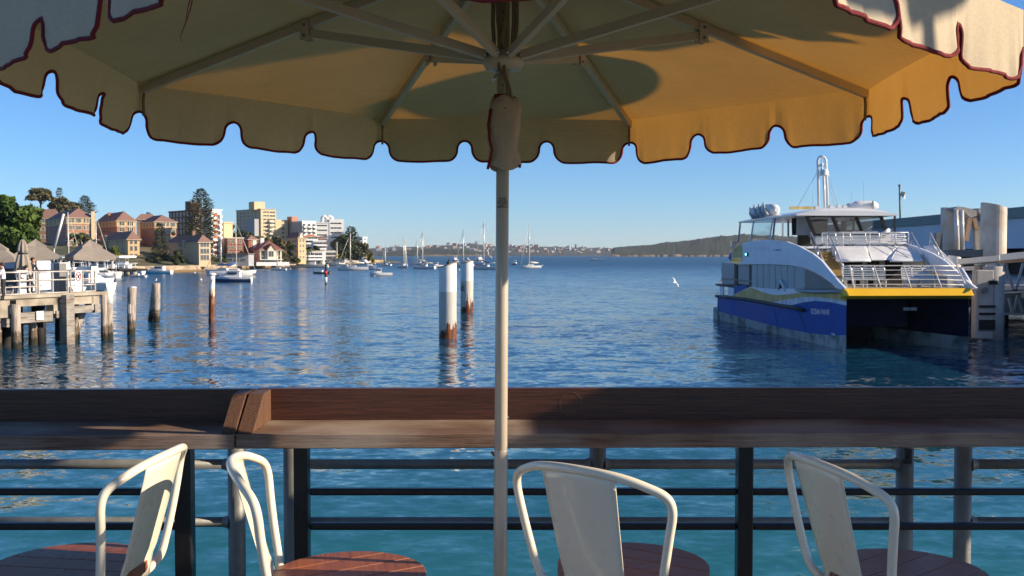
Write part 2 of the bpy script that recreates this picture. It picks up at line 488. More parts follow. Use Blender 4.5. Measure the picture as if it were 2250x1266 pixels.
# ---- stools
def make_stool(label, cx, cy, nx, ny, tilt=0.0, plank_rot=0.0):
    # local: seat centre at origin, backrest toward -y
    ang = atan2(nx, -ny)          # rotate local -y onto (nx, ny)
    root = thing('bar_stool', label, 'stool', (cx, cy, DECKZ), ang, group='cream bar stools at the counter')
    S = 0.76; R = 0.19
    # seat: round board made of planks
    edges = [-0.19, -0.115, -0.038, 0.038, 0.115, 0.19]
    ca, sa = cos(plank_rot), sin(plank_rot)
    for i in range(5):
        a, c = edges[i] + 0.0009, edges[i+1] - 0.0009
        up = []; n = 9
        ya = [a + (c - a) * k / (n - 1) for k in range(n)]
        right = [(sqrt(max(0.0004, R*R - y*y)), y) for y in ya]
        left = [(-x, y) for x, y in right][::-1]
        poly = [(x * ca - y * sa, x * sa + y * ca) for x, y in right + left]
        b = MB(); b.prism([(x, y, S - 0.027) for x, y in poly], (0, 0, 0.027)); 
        b.build('seat_plank', MT['seat_wood'], root, bevel=0.0022)
    b = MB(); b.lathe([(0.150, S - 0.062), (0.172, S - 0.058), (0.176, S - 0.0275), (0.150, S - 0.0275)], 36); b.build('seat_ring', MT['cream_metal'], root)
    # back hoop
    def P3(u, v):   # u: -1..1 across, v: height above seat -> bulging back shell
        w = 0.215 * u
        return Vector((w, -0.165 - 0.060 * (1 - u*u) * min(1.0, 0.35 + v / 0.29 * 0.65) - 0.17 * max(v, -0.02), S + v))
    pts = []
    ctl = [(0.46, -0.052, -0.150), (0.62, -0.040, -0.160), (0.75, -0.018, None), (0.82, 0.020, None), (0.89, 0.085, None), (0.96, 0.155, None), (1.0, 0.200, None), (0.985, 0.228, None), (0.92, 0.245, None), (0.80, 0.258, None), (0.6, 0.274, None), (0.35, 0.284, None), (0.0, 0.288, None)]
    half = []
    for u, v, yy in ctl:
        p = P3(u, v)
        if yy is not None: p.y = yy
        half.append(p)
    full = half + [Vector((-p.x, p.y, p.z)) for p in half[:-1]][::-1]
    # smooth with Catmull-Rom
    sm = []
    for i in range(len(full) - 1):
        p0 = full[max(i-1, 0)]; p1 = full[i]; p2 = full[i+1]; p3 = full[min(i+2, len(full)-1)]
        for k in range(4):
            t = k / 4
            sm.append(0.5 * ((2*p1) + (p2 - p0) * t + (2*p0 - 5*p1 + 4*p2 - p3) * t*t + (3*p1 - p0 - 3*p2 + p3) * t*t*t))
    sm.append(full[-1])
    b = MB(); b.tube(sm, 0.0108, 12); b.build('back_hoop', MT['cream_metal'], root)
    # splat: curved sheet
    rows = []
    for k in range(13):
        v = -0.045 + 0.329 * k / 12
        wdt = 0.083 + 0.018 * (k / 12)
        row = []
        for j in range(13):
            x = wdt * (-1 + 2 * j / 12); u = x / 0.215
            top_ = 0.286 - 0.04 * abs(u) ** 1.6
            vv = min(v, top_) if k == 12 else v * (top_ / 0.286 if v > 0 else 1)
            p = P3(u, max(vv, 0)); p.z = S + vv
            if vv < 0.03: p.y = -0.172 - (p.y * -1 - 0.172) * max(0, (vv + 0.045) / 0.075) * 1.0 if False else (-0.174 + (p.y + 0.174) * max(0.0, (vv + 0.045) / 0.075))
            row.append(p)
        rows.append(row)
    b = MB(); b.grid(rows); o = b.build('back_panel', MT['cream_metal'], root, fix=False)
    so = o.modifiers.new('solid', 'SOLIDIFY'); so.thickness = 0.0022; so.offset = 0
    # legs and footrest
    for sx in (-1, 1):
        for sy in (-1, 1):
            b = MB(); b.tube([(sx * 0.12, sy * 0.12, S - 0.035), (sx * 0.155, sy * 0.155, 0.4), (sx * 0.195, sy * 0.195, 0.0)], [0.020, 0.017, 0.013], 8)
            b.build('leg', MT['cream_metal'], root)
    b = MB(); q = 0.172; b.tube([(-q, -q, 0.26), (q, -q, 0.26), (q, q, 0.26), (-q, q, 0.26)], 0.010, 8, closed=True); b.build('foot_ring', MT['cream_metal'], root)
    return root
make_stool('cream metal bar stool at far left, its backrest partly shadowed', -1.12, 2.50, 0.996, -0.086, plank_rot=1.50)
make_stool('cream metal bar stool seen edge on with sunlit orange wood seat', -0.40, 2.42, -0.98, -0.184, plank_rot=-1.20)
make_stool('cream metal bar stool with wide back panel, right of the umbrella pole', 0.305, 2.50, -0.60, -0.80, plank_rot=0.1)
make_stool('cream metal bar stool at far right in front of the ferry', 0.975, 2.445, -0.963, -0.27, plank_rot=-1.15)

# ---- umbrella
def fabric_mat(name, diff, trans, mixv):
    m = bpy.data.materials.new(name); m.use_nodes = True
    nt = m.node_tree; N = nt.nodes; L = nt.links
    N.remove(N['Principled BSDF']); out = N['Material Output']
    tc = N.new('ShaderNodeTexCoord')
    def nz(scale, st):
        mp = N.new('ShaderNodeMapping'); mp.inputs['Scale'].default_value = st; L.new(tc.outputs['Object'], mp.inputs[0])
        n = N.new('ShaderNodeTexNoise'); n.inputs['Scale'].default_value = scale; n.inputs['Detail'].default_value = 5; n.inputs['Roughness'].default_value = 0.7
        L.new(mp.outputs[0], n.inputs['Vector']); return n.outputs[0]
    slub = nz(9, (1.0, 16, 16)); blot = nz(2.5, (1,1,1))
    ad = N.new('ShaderNodeMath'); ad.operation = 'ADD'; L.new(slub, ad.inputs[0]); L.new(blot, ad.inputs[1])
    mr = N.new('ShaderNodeMapRange'); mr.inputs[1].default_value = 0.6; mr.inputs[2].default_value = 1.4; mr.inputs[3].default_value = 0.82; mr.inputs[4].default_value = 1.15
    L.new(ad.outputs[0], mr.inputs[0])
    def tint(c):
        x = N.new('ShaderNodeMix'); x.data_type = 'RGBA'; x.blend_type = 'MULTIPLY'; x.inputs[0].default_value = 1
        x.inputs[6].default_value = (*c, 1); L.new(mr.outputs[0], x.inputs[7]); return x.outputs[2]
    bu = N.new('ShaderNodeBump'); bu.inputs['Strength'].default_value = 0.25; bu.inputs['Distance'].default_value = 0.002; L.new(slub, bu.inputs['Height'])
    d = N.new('ShaderNodeBsdfDiffuse'); t = N.new('ShaderNodeBsdfTranslucent'); mx = N.new('ShaderNodeMixShader')
    L.new(tint(diff), d.inputs[0]); L.new(tint(trans), t.inputs[0]); L.new(bu.outputs[0], d.inputs['Normal'])
    mx.inputs[0].default_value = mixv
    L.new(d.outputs[0], mx.inputs[1]); L.new(t.outputs[0], mx.inputs[2]); L.new(mx.outputs[0], out.inputs[0])
    return m
MT['canvas'] = fabric_mat('cream_canvas', (0.60,0.51,0.38), (0.60,0.275,0.035), 0.25)

MT['shaded_tie_canvas'] = fabric_mat('shaded_tie_canvas', (0.46,0.36,0.26), (0.3,0.15,0.05), 0.1)  # canopy canvas in a darker tone, the tie's shade put into the colour
def make_umbrella(label, ux, uy, rz=0.0, detail=True, lift=0.0, group='cream market umbrellas on the deck', R=1.32):
    root = thing('market_umbrella', label, 'umbrella', (ux, uy, DECKZ), rz, group)
    Z0 = CAMZ - DECKZ + lift          # camera height above deck: canopy heights measured from it
    ZT = Z0 + 0.564; ZA = Z0 + 0.885  # rib tip and (virtual) apex height
    VB = 0.172                        # valance length
    RV = 0.27                         # vent radius
    def vert(k): 
        a = pi/8 + k * pi/4
        return Vector((R * cos(a), R * sin(a), 0))
    rnd = random.Random(11)
    def cz(t): return ZA + (ZT - ZA) * t
    # pole
    b = MB(); b.tube([(0,0,0), (0,0, ZA + 0.16)], 0.0183, 20); pole = b.build('pole', MT['pole_paint'], root)
    b = MB(); b.lathe([(0.0195, 0), (0.0195, 0.70), (0.0186, 0.7025)], 20, (0,0,0.28), cap=False); b.build('pole_sleeve', MT['pole_paint'], pole)
    b = MB(); b.lathe([(0.30, 0), (0.30, 0.05), (0.27, 0.06), (0.035, 0.075), (0.032, 0.30), (0.025, 0.32)], 28); b.build('base', MT['black_metal'], root)
    # canopy panels with a slight sag, each a part
    nT, nU = 9, 12
    for k in range(8):
        A = vert(k); B = vert(k + 1); rows = []
        for i in range(nT + 1):
            t = RV / R + (1 - RV / R) * i / nT
            row = []
            for j in range(nU + 1):
                u = j / nU
                p = (A * (1 - u) + B * u) * t
                q = 4 * u * (1 - u)
                p *= 1 - 0.018 * q * t * t
                p.z = cz(t) - 0.010 * q * sin(pi * t) + 0.005
                row.append(p)
            rows.append(row)
        b = MB(); b.grid(rows); b.build('canopy_panel', MT['canvas'], root, fix=False)
    # valance: three flaps on every side
    def edge_pt(k, u):
        A = vert(k); B = vert(k + 1)
        p = A * (1 - u) + B * u
        p *= 1 - 0.018 * 4 * u * (1 - u)
        return p
    for k in range(8):
        A = vert(k); B = vert(k + 1); out = ((A + B) / 2).normalized()
        for fidx in range(3):
            u0 = fidx / 3; u1 = (fidx + 1) / 3
            slot = 0.036           # half slot width in u of an edge third
            sw = rnd.uniform(-0.010, 0.018); sk = rnd.uniform(-0.010, 0.010); curlL = rnd.uniform(-0.006, 0.022); curlR = rnd.uniform(-0.006, 0.022)
            vbk = VB * rnd.uniform(0.965, 1.03); wv = rnd.uniform(0, 6.28)
            # outline of lower edge: z drop as function of s in 0..1
            def low(s):
                e = min(s, 1 - s) * 0.345     # metres from the slot middle
                sl = 0.031
                if e <= sl: return 0.090 + sl - sqrt(max(0, sl*sl - e*e))
                q = min(1.0, (e - sl) / 0.046)
                return 0.121 + (vbk - 0.121 + 0.0022 * sin(s * 11 + wv)) * (sqrt(max(0, 1 - (1 - q) ** 2)))
            ss = [0.0, 0.025, 0.045, 0.062, 0.074, 0.082, 0.087, 0.0895, 0.094, 0.102, 0.114, 0.13, 0.155, 0.185, 0.215, 0.28, 0.36, 0.43, 0.5]
            ss = ss + [1 - x for x in ss[:-1]][::-1]
            rows = []; NV = 7
            for i in range(NV + 1):
                row = []
                for s in ss:
                    u = u0 + (u1 - u0) * s
                    p = edge_pt(k, u); dz = low(s) * i / NV
                    fl = dz / VB
                    w = sw * fl * fl + sk * fl * (s - 0.5) * 2 + (curlL * max(0, 1 - s / 0.3) ** 2 + curlR * max(0, 1 - (1 - s) / 0.3) ** 2) * fl * fl * fl
                    w += (0.0030 * sin(s * 31 + k * 3 + fidx) + 0.0022 * sin(s * 67 + k * 5 + fidx * 2)) * fl * fl + 0.004 * sin(s * 9 + k * 2.1 + fidx * 1.7) * fl
                    ef = min(1.0, min(s, 1 - s) / 0.085); ef = ef * ef * (3 - 2 * ef)
                    p = p + out * ((0.012 * fl + w) * ef)
                    p.z = ZT + 0.005 - dz
                    row.append(p)
                rows.append(row)
            b = MB(); b.grid(rows); flap = b.build('valance_flap', MT['canvas'], root, fix=False)
            tr = MB(); tr.tube([q + out * 0.0 for q in rows[-1]], 0.0047, 6, sm=True, cap=True)
            tr.build('red_trim', MT['trim_red'], flap, fix=False)
    # hem cord where canopy turns into valance is a stitched seam
    # vent cap
    RC = 0.40; ZC = ZA - 0.005
    for k in range(8):
        A = vert(k) / R * RC; B = vert(k+1) / R * RC; rows = []
        for i in range(6):
            t = 0.04 + 0.96 * i / 5
            rows.append([Vector(((A.x*(1-u)+B.x*u)*t, (A.y*(1-u)+B.y*u)*t, ZC + 0.135 - 0.135 * t)) for u in [j/6 for j in range(7)]])
        low_row = []
        # scalloped lip of the cap
        for j in range(7):
            p = rows[-1][j].copy(); p.z -= 0.05 if 0 < j < 6 else 0.02; low_row.append(p)
        rows.append(low_row)
        b = MB(); b.grid(rows); b.build('vent_cap', MT['canvas'], root, fix=False)
    b = MB(); b.lathe([(0.03,0),(0.034,0.03),(0.028,0.06),(0.0,0.075)], 14, (0,0,ZC+0.13)); b.build('finial', MT['strut_metal'], root)
    b = MB(); b.lathe([(0.05,-0.05),(0.055,-0.02),(0.05,0.0),(0.02,0.01)], 16, (0,0,ZA - 0.01)); b.build('crown_hub', MT['strut_metal'], root)
    # ribs, struts, brackets
    ZH = Z0 + 0.553
    for k in range(8):
        dirv = vert(k).normalized()
        a = dirv * 0.04; a.z = cz(0.04/R) - 0.016
        e = dirv * (R * 0.992); e.z = cz(0.992) - 0.016
        b = MB(); b.bar(a, e, 0.020, 0.026); rib = b.build('rib', MT['strut_metal'], root, bevel=0.002)
        b = MB(); t = 0.50
        j = dirv * (R * t); j.z = cz(t) - 0.040
        h = dirv * 0.052; h.z = ZH + 0.008
        b.bar(h, j, 0.018, 0.026); b.build('strut', MT['strut_metal'], root, bevel=0.002)
        b = MB(); side = Vector((-dirv.y, dirv.x, 0)); m_ = dirv * (R * t); m_.z = cz(t) - 0.026
        for s_ in (-1, 1):
            b.bar(m_ + side * s_ * 0.0135 + Vector((0,0,-0.038)), m_ + side * s_ * 0.0135 + Vector((0,0,0.022)), 0.004, 0.03, up=dirv)
        b.build('rib_bracket', MT['strut_metal'], rib)
        b = MB()
        for dz in (-0.024, 0.008):
            b.tube([m_ + side * 0.019 + Vector((0,0,dz)), m_ - side * 0.019 + Vector((0,0,dz))], 0.0042, 8)
        b.build('screw', MT['screw'], rib)
        b = MB(); q = dirv * (R * 0.985)
        b.tube([(q.x, q.y, ZT - 0.005), (q.x * 1.004, q.y * 1.004, ZT - 0.05), (q.x * 1.002, q.y * 1.002, ZT - 0.1)], 0.005, 6); b.build('corner_tape', MT['rope'], rib)
    b = MB(); b.lathe([(0.024,-0.03),(0.05,-0.028),(0.058,-0.012),(0.058,0.0),(0.05,0.004),(0.05,0.018),(0.024,0.02)], 24, (0,0,ZH)); hub = b.build('runner_hub', MT['strut_metal'], root)
    b = MB()
    for k in range(8):
        d_ = vert(k).normalized(); sd_ = Vector((-d_.y, d_.x, 0)); c_ = d_ * 0.055 + Vector((0,0,ZH + 0.010))
        b.tube([c_ - sd_ * 0.014, c_ + sd_ * 0.014], 0.006, 8)
    b.build('hub_bolts', MT['chrome'], hub)
    if detail:
        # pull cords beside the pole
        for off, dy in ((-0.030, -0.018), (-0.026, -0.024), (0.026, -0.02), (0.033, -0.012), (0.038, -0.01)):
            b = MB(); b.tube([(off, dy, ZA - 0.03), (off * 1.05, dy - 0.004, ZH + 0.1), (off * 0.9, dy - 0.006, ZH + 0.03)], 0.0042, 6); b.build('pull_cord', MT['rope'], root)
        pts = [(0.014,-0.028,ZA-0.05),(0.006,-0.036,ZH+0.12),(-0.010,-0.046,ZH+0.03),(-0.012,-0.05,ZH-0.03),(0.010,-0.048,ZH-0.07),(0.014,-0.046,ZH-0.10),(0.002,-0.048,ZH-0.135),(-0.004,-0.046,ZH-0.16)]
        b = MB(); b.tube(pts, 0.0046, 8); b.build('pull_cord', MT['rope'], root)
        pts = [(-0.022,-0.03,ZA-0.05),(-0.016,-0.034,ZH+0.10),(0.0,-0.044,ZH+0.0),(0.006,-0.05,ZH-0.05),(0.022,-0.046,ZH-0.10),(0.026,-0.044,ZH-0.125),(0.012,-0.044,ZH-0.15),(0.002,-0.044,ZH-0.155)]
        b = MB(); b.tube(pts, 0.0046, 8); b.build('pull_cord', MT['rope'], root)
        # snap hook on a ring
        b = MB(); c_ = Vector((-0.014, -0.030, ZH - 0.035))
        b.tube([c_ + Vector((0.009*cos(a), 0, 0.009*sin(a))) for a in [i*2*pi/14 for i in range(14)]], 0.0022, 6, closed=True)
        b.tube([c_ + Vector((-0.002,0,-0.008)), c_ + Vector((-0.010,0,-0.032)), c_ + Vector((-0.014,0,-0.034)), c_ + Vector((-0.012,0,-0.022)), c_ + Vector((-0.003,0,-0.010))], 0.0026, 6)
        b.build('snap_hook', MT['chrome'], root)
        # holes in the pole
        b = MB()
        for i in range(5): b.tube([(0.001, -0.0176, ZH - 0.05 - 0.026 * i), (0.001, -0.0186, ZH - 0.05 - 0.026 * i)], 0.0026, 10)
        b.tube([(0.003, -0.0176, ZH + 0.13), (0.003, -0.0196, ZH + 0.13)], 0.007, 12)
        b.build('pin_hole', MT['screw'], pole)
        # folded canvas tie hanging on the pole
        rows = []; n = 26; rr = random.Random(5)
        prof = [(0.205, 0.030, 0.020), (0.195, 0.040, 0.026), (0.17, 0.044, 0.028), (0.15, 0.042, 0.027), (0.12, 0.043, 0.028), (0.09, 0.042, 0.027), (0.065, 0.039, 0.026), (0.045, 0.042, 0.026), (0.025, 0.043, 0.027), (0.008, 0.044, 0.028)]
        for i, (z, rx, ry) in enumerate(prof):
            row = []
            for j in range(n + 1):
                a = 2 * pi * j / n
                wob = 1 + 0.09 * sin(3 * a + i * 0.9) + 0.07 * sin(5 * a - i * 1.3) + 0.04 * sin(9 * a + i * 2.1)
                x = rx * wob * cos(a) + 0.004; y = -0.030 + ry * wob * sin(a)
                dz = 0.010 * sin(2 * a + 1.0) if i >= len(prof) - 2 else (0.006 * sin(3*a + i))
                row.append(Vector((x, y, Z0 + 0.235 + z + dz)))
            rows.append(row)
        b = MB(); b.grid(rows); pouch = b.build('canvas_tie', MT['shaded_tie_canvas'], root, fix=False)
        b = MB(); b.tube([(-0.034,-0.052,Z0+0.405),(-0.040,-0.050,Z0+0.36),(-0.036,-0.054,Z0+0.32),(-0.029,-0.058,Z0+0.29),(-0.037,-0.052,Z0+0.255),(-0.041,-0.046,Z0+0.238)], 0.0045, 6); b.build('red_trim', MT['trim_red'], pouch)
        b = MB(); b.tube([(0.048,-0.04,Z0+0.25),(0.049,-0.038,Z0+0.243)], 0.0045, 6); b.build('red_trim', MT['trim_red'], pouch)
        rows = []
        for i in range(7):
            t = i / 6; rows.append([Vector((-0.028 + 0.05 * u + 0.003, -0.030 - 0.030 * sin(pi * (0.12 + 0.76*u)) * (0.45 + 0.55 * t), Z0 + 0.455 - 0.006 - 0.045 * t)) for u in [j/8 for j in range(9)]])
        b = MB(); b.grid(rows); b.build('rolled_red_lining', MT['trim_red'], pouch, fix=False)
        # loose thread from the near-left corner
        v = vert(5)
        b = MB(); x0, y0 = v.x * 1.0, v.y * 1.0
        b.tube([(x0+0.012, y0+0.01, ZT-0.155), (x0+0.004, y0+0.012, ZT-0.19), (x0-0.004, y0+0.01, ZT-0.215), (x0-0.010, y0+0.008, ZT-0.232), (x0-0.009, y0+0.008, ZT-0.242)], [0.0013,0.0011,0.0009,0.0006,0.0004], 5)
        b.tube([(x0+0.009, y0+0.012, ZT-0.155), (x0+0.001, y0+0.014, ZT-0.18), (x0-0.003, y0+0.012, ZT-0.205)], [0.0012,0.001,0.0005], 5)
        b.build('loose_thread', MT['trim_red'], root)
        # lettering printed on the pole
        cu = bpy.data.curves.new('pole_lettering', 'FONT'); cu.body = 'PLEASE\nASK FOR\nASSISTANCE\nWITH\nUMBRELLAS'
        cu.align_x = 'CENTER'; cu.size = 0.0068; cu.space_line = 0.86; cu.offset = 0.00012
        to = bpy.data.objects.new('tmp', cu); COL.objects.link(to)
        dg = bpy.context.evaluated_depsgraph_get(); dg.update()
        me = bpy.data.meshes.new_from_object(to.evaluated_get(dg)); bpy.data.objects.remove(to)
        rad = 0.0186; zc = Z0 + (559 - 441) / FPX * 2.9
        for vv in me.vertices:
            a = (vv.co.x + 0.0005) / rad
            vv.co = Vector((rad * sin(a), -rad * cos(a), zc + vv.co.y))
        me.name = 'pole_lettering'; me.materials.clear(); me.materials.append(MT['black_ink'])
        inst('lettering', me, pole)
        b = MB(); b.tube([(0.018,0,Z0-0.49+0.025),(0.0235,-0.002,Z0-0.49+0.025)], 0.0035, 8); b.build('lock_button', MT['chrome'], pole)
        b = MB(); b.tube([(-0.019,0,0.985-0.02),(-0.027,0,0.985-0.008)], 0.004, 6); b.build('clip', MT['screw'], pole)
    return root
UX, UY = P(1104, 600, 2.9).x, 2.9
um = make_umbrella('large cream umbrella with scalloped red trimmed valance over the counter', UX - 0.01, UY - 0.075)
um.rotation_euler = (radians(-1.05), radians(0.35), 0)
make_umbrella('second cream umbrella standing farther right, out of the picture', 3.98, 2.95, radians(3), detail=False)
make_umbrella('third, taller cream umbrella behind at right, out of the picture', 2.50, 1.75, radians(9), detail=False, lift=1.25)
pl_ = thing('shadow_post', 'unseen black dome on a post at right, added to shadow the umbrella canopy', 'shadow caster', (1.90, 3.52, DECKZ))  # added out of view to cast the round shadow on the canopy
plx, ply = 0.62, 0.74
b = MB(); b.tube([(plx,ply,-3.2), (plx,ply,3.0), (plx*0.9,ply*0.9,3.12), (plx*0.5,ply*0.5,3.16), (0,0,3.10), (0,0,3.04)], [0.05,0.04,0.02,0.014,0.014,0.014], 10); b.build('post', MT['black_metal'], pl_)
b = MB(); b.lathe([(0.27,2.80),(0.26,2.88),(0.20,2.98),(0.10,3.05),(0.0,3.07)], 24, cap=False); b.build('shadow_dome', MT['black_metal'], pl_)
# ------------------------------------------------------------------ catamaran ferry
T('ferry_blue', (0.008,0.080,0.34), 0.5, var=0.18, scale=0.8, spec=0.12)
T('ferry_navy', (0.003,0.006,0.030), 0.5, spec=0.15, var=0.2, scale=1.0)
T('ferry_yellow', (0.80,0.46,0.015), 0.35, var=0.08, scale=1.2, coat=0.3)
T('ferry_ochre', (0.62,0.46,0.18), 0.55, spec=0.2, var=0.3, scale=1.6, col2=(0.50,0.34,0.11), c2scale=2.0)
T('ferry_white', (0.76,0.78,0.83), 0.5, var=0.08, scale=0.9, spec=0.25)
T('ferry_white_scuffed', (0.62,0.65,0.72), 0.55, var=0.2, scale=1.4, spec=0.2, col2=(0.45,0.46,0.50), c2scale=2.0)
T('boot_grey', (0.34,0.38,0.38), 0.6, spec=0.2, var=0.25, scale=1.5, col2=(0.10,0.13,0.12), c2scale=1.2)
T('rubber', (0.03,0.03,0.033), 0.6, var=0.2)
T('ferry_grey', (0.32,0.34,0.35), 0.5, var=0.1, scale=2)
T('ferry_glass', (0.28,0.38,0.42), 0.35, var=0.10, scale=0.7, spec=0.15)
T('ferry_glass_dark', (0.10,0.15,0.17), 0.35, var=0.15, scale=0.7, spec=0.15)
T('tan_nonslip', (0.34,0.21,0.07), 0.8, var=0.15, scale=9)
T('deck_grey', (0.30,0.27,0.20), 0.75, var=0.15, scale=5)
T('seat_steel', (0.60,0.60,0.60), 0.3, 0.7, var=0.08)
T('black_in', (0.008,0.008,0.009), 0.6, var=0.2)
T('raft_white', (0.70,0.70,0.68), 0.45, var=0.1, scale=4)
def tinted(name, k, tint=(0.6,0.68,0.72)):
    m = bpy.data.materials.new(name); m.use_nodes = True
    nt = m.node_tree; N = nt.nodes; L = nt.links; N.remove(N['Principled BSDF'])
    tr = N.new('ShaderNodeBsdfTransparent'); tr.inputs[0].default_value = (*tint, 1)
    gl = N.new('ShaderNodeBsdfGlossy'); gl.inputs['Roughness'].default_value = 0.04; gl.inputs[0].default_value = (0.8,0.85,0.9,1)
    mx = N.new('ShaderNodeMixShader'); mx.inputs[0].default_value = k
    L.new(tr.outputs[0], mx.inputs[1]); L.new(gl.outputs[0], mx.inputs[2]); L.new(mx.outputs[0], N['Material Output'].inputs[0])
    return m
MT['clear_pane'] = tinted('clear_pane', 0.16, (0.78,0.86,0.90))
MT['smoked_pane'] = tinted('smoked_pane', 0.10, (0.35,0.42,0.45))

FO = Vector((18.05, 45.6, 0)); FRZ = radians(3.2)
FEX = Vector((cos(FRZ), sin(FRZ), 0)); FEY = Vector((-sin(FRZ), cos(FRZ), 0))
def _loc(k, r):
    p = Vector((0, 0, CAMZ)) + r * k - FO
    return Vector((p.dot(FEX), p.dot(FEY), p.z))
def FS(px, py, xl):
    r = ray(px, py); k = (xl + FO.dot(FEX)) / r.dot(FEX); return _loc(k, r)
def FB(px, py, yl):
    r = ray(px, py); k = (yl + FO.dot(FEY)) / r.dot(FEY); return _loc(k, r)

fer = thing('ferry', 'large blue, white and yellow catamaran ferry moored at right', 'ferry', FO, FRZ)
STN = [1578, 1604, 1650, 1680, 1700, 1720, 1740, 1765, 1790, 1820, 1857]
LA = [684, 691, 703, 711, 716, 721, 725, 730, 734, 736.5, 738]
LS = [650, 653.5, 658.5, 664, 668, 671.5, 671, 664.5, 661, 664, 672]
LW = [649.6, 653.1, 658.1, 663, 663.5, 660, 657, 653, 652.5, 656, 664]
LY = [649.3, 652.8, 631, 643, 648, 648, 646, 642, 642, 643.5, 643]
LT = [649.0, 652.5, 630, 633, 634.5, 634.5, 634, 636, 636.5, 637, 637]
def outer_x(y): return -2.86 - 0.2 * min(1.0, max(0, y) / 6)
def inner_x(y): return -2.84 + 1.4 * min(1.0, max(0.0, y) / 7) ** 0.8
rows = []
yst = [max(0.0, FS(p, 700, -3.0).y) for p in STN]
yst[-1] = 0.0
rows.append([(outer_x(y) + 0.25 * min(1, y / 6), y, -0.5) for y in yst])
for line, xo in ((LA, 0.06), (LS, 0.0), (LW, 0.0), (LY, 0.0), (LT, 0.0)):
    rows.append([(outer_x(y) + xo * min(1, y / 4), y, FS(p, q, -3.0).z) for p, y, q in zip(STN, yst, line)])
HM = [MT['boot_grey'], MT['ferry_blue'], MT['ferry_white_scuffed'], MT['ferry_ochre'], MT['ferry_white'], MT['ferry_navy']]
for sx in (1, -1):
    b = MB()
    b.grid([[(x * sx, y, z) for x, y, z in r] for r in rows], sm=False, mis=[0, 1, 2, 3, 4])
    yy = [0, 1, 2.5, 4.5, 7, 12, 18, yst[0]]
    b.grid([[(inner_x(y) * sx, y, z) for y in yy] for z in (-0.5, 0.62, 2.39)], sm=False, mis=[0, 5])
    yb = yst[0]
    b.add([(outer_x(yb) * sx, yb, -0.5), (inner_x(yb) * sx, yb, -0.5), (inner_x(yb) * sx, yb, 1.66), (outer_x(yb) * sx, yb, 1.66)], [(0,1,2,3)], 1)
    b.build('hull', HM, fer)
# rub rail along the sheer and the transom step
b = MB(); pts = []
for p, q in zip([1574, 1604, 1640, 1680, 1720, 1745, 1765], [650.5, 654, 658, 665, 672.5, 676, 682]):
    v = FS(p, q, -3.13); pts.append(v)
b.tube(pts, 0.10, 8, flat=1.0); b.build('rub_rail', MT['rubber'], fer)
b = MB(); pts = [FS(p, q, -3.12) for p, q in ((1748, 637), (1765, 640), (1800, 641), (1845, 640.5))]
b.tube(pts, [0.05, 0.09, 0.09, 0.05], 8); b.build('rub_rail', MT['ferry_grey'], fer)
b = MB(); v = FS(1572, 690, -3.0); b.box((-2.3, yst[0] + 0.5, 0.35), (1.5, 1.2, 0.9)); b.build('stern_platform', MT['boot_grey'], fer)
b = MB(); b.box((0, 12.5, 2.32), (5.6, 21.5, 0.13), 0); b.box((0, 13.0, 1.55), (3.2, 19.0, 1.4), 0); b.build('wet_deck', MT['ferry_navy'], fer)
b = MB(); b.box((0, 7.9, 0.6), (2.9, 0.2, 2.4)); b.build('tunnel_bulkhead', MT['black_in'], fer)
b = MB(); c = FB(1999, 679, 3.4); b.box((c.x - 0.17, c.y, c.z), (0.30, 0.05, 0.16)); b.box((c.x + 0.19, c.y, c.z), (0.32, 0.05, 0.16)); b.build('tunnel_plate', MT['ferry_white'], fer)  # pair of plain white plates under the bow deck
# bow fascia
zt = FB(1990, 634, -0.1).z; zm = FB(1990, 650, -0.4).z; zb = FB(1990, 657, -0.05).z
b = MB(); prof = [(0.25, zt), (-0.02, zt), (-0.36, zm), (0.0, zb), (0.3, zb)]
secs = [(-3.06, 0.30), (-2.9, 0.0), (2.86, 0.0), (3.05, 0.28)]
b.grid([[(x, y + dy, z) for y, z in prof] for x, dy in secs], sm=False); b.build('bow_fascia', MT['ferry_yellow'], fer)
b = MB(); b.box((0, 3.9, zt - 0.05), (5.9, 7.4, 0.06)); b.build('bow_deck', MT['deck_grey'], fer)
b = MB(); b.box((0, 14.5, zt - 0.05), (5.9, 13.6, 0.06)); b.build('main_deck', MT['deck_grey'], fer)
# bow railing: raked stanchions and five rails
posts = [((1853, 584), (1858, 634)), ((1866.6, 584), (1877, 635)), ((1920, 584), (1936, 634)), ((1985, 584), (2002, 634)), ((2050, 584), (2069, 634)), ((2102, 585), (2126, 636))]
pt = [(FB(a[0], a[1], 0.95), FB(c[0], c[1], 0.12)) for a, c in posts]
for a, c in pt[1:]:
    b = MB(); b.tube([c, a], 0.030, 7); b.build('stanchion', MT['rail_white'], fer)
for t in (0, 0.2, 0.41, 0.61, 0.82):
    b = MB(); b.tube([a.lerp(c, t) for a, c in pt], 0.017 if t else 0.024, 6); b.build('bow_rail', MT['rail_white'], fer)
b = MB(); b.tube([FB(2112, 592, 1.2), FB(2124, 612, 0.7), FB(2139, 637, 0.3)], 0.10, 8); b.build('fender_tube', MT['raft_white'], fer)
# cabin front under the hood
b = MB(); b.box((-0.02, 6.3, 3.45), (5.2, 0.1, 1.35)); b.build('cabin_front', MT['black_in'], fer)
b = MB()
for px in (1938, 1900): 
    c = FB(px, 590, 6.2); b.box((c.x, c.y, 3.5), (0.25, 0.06, 1.3))
b.build('door_frame', MT['ferry_grey'], fer)
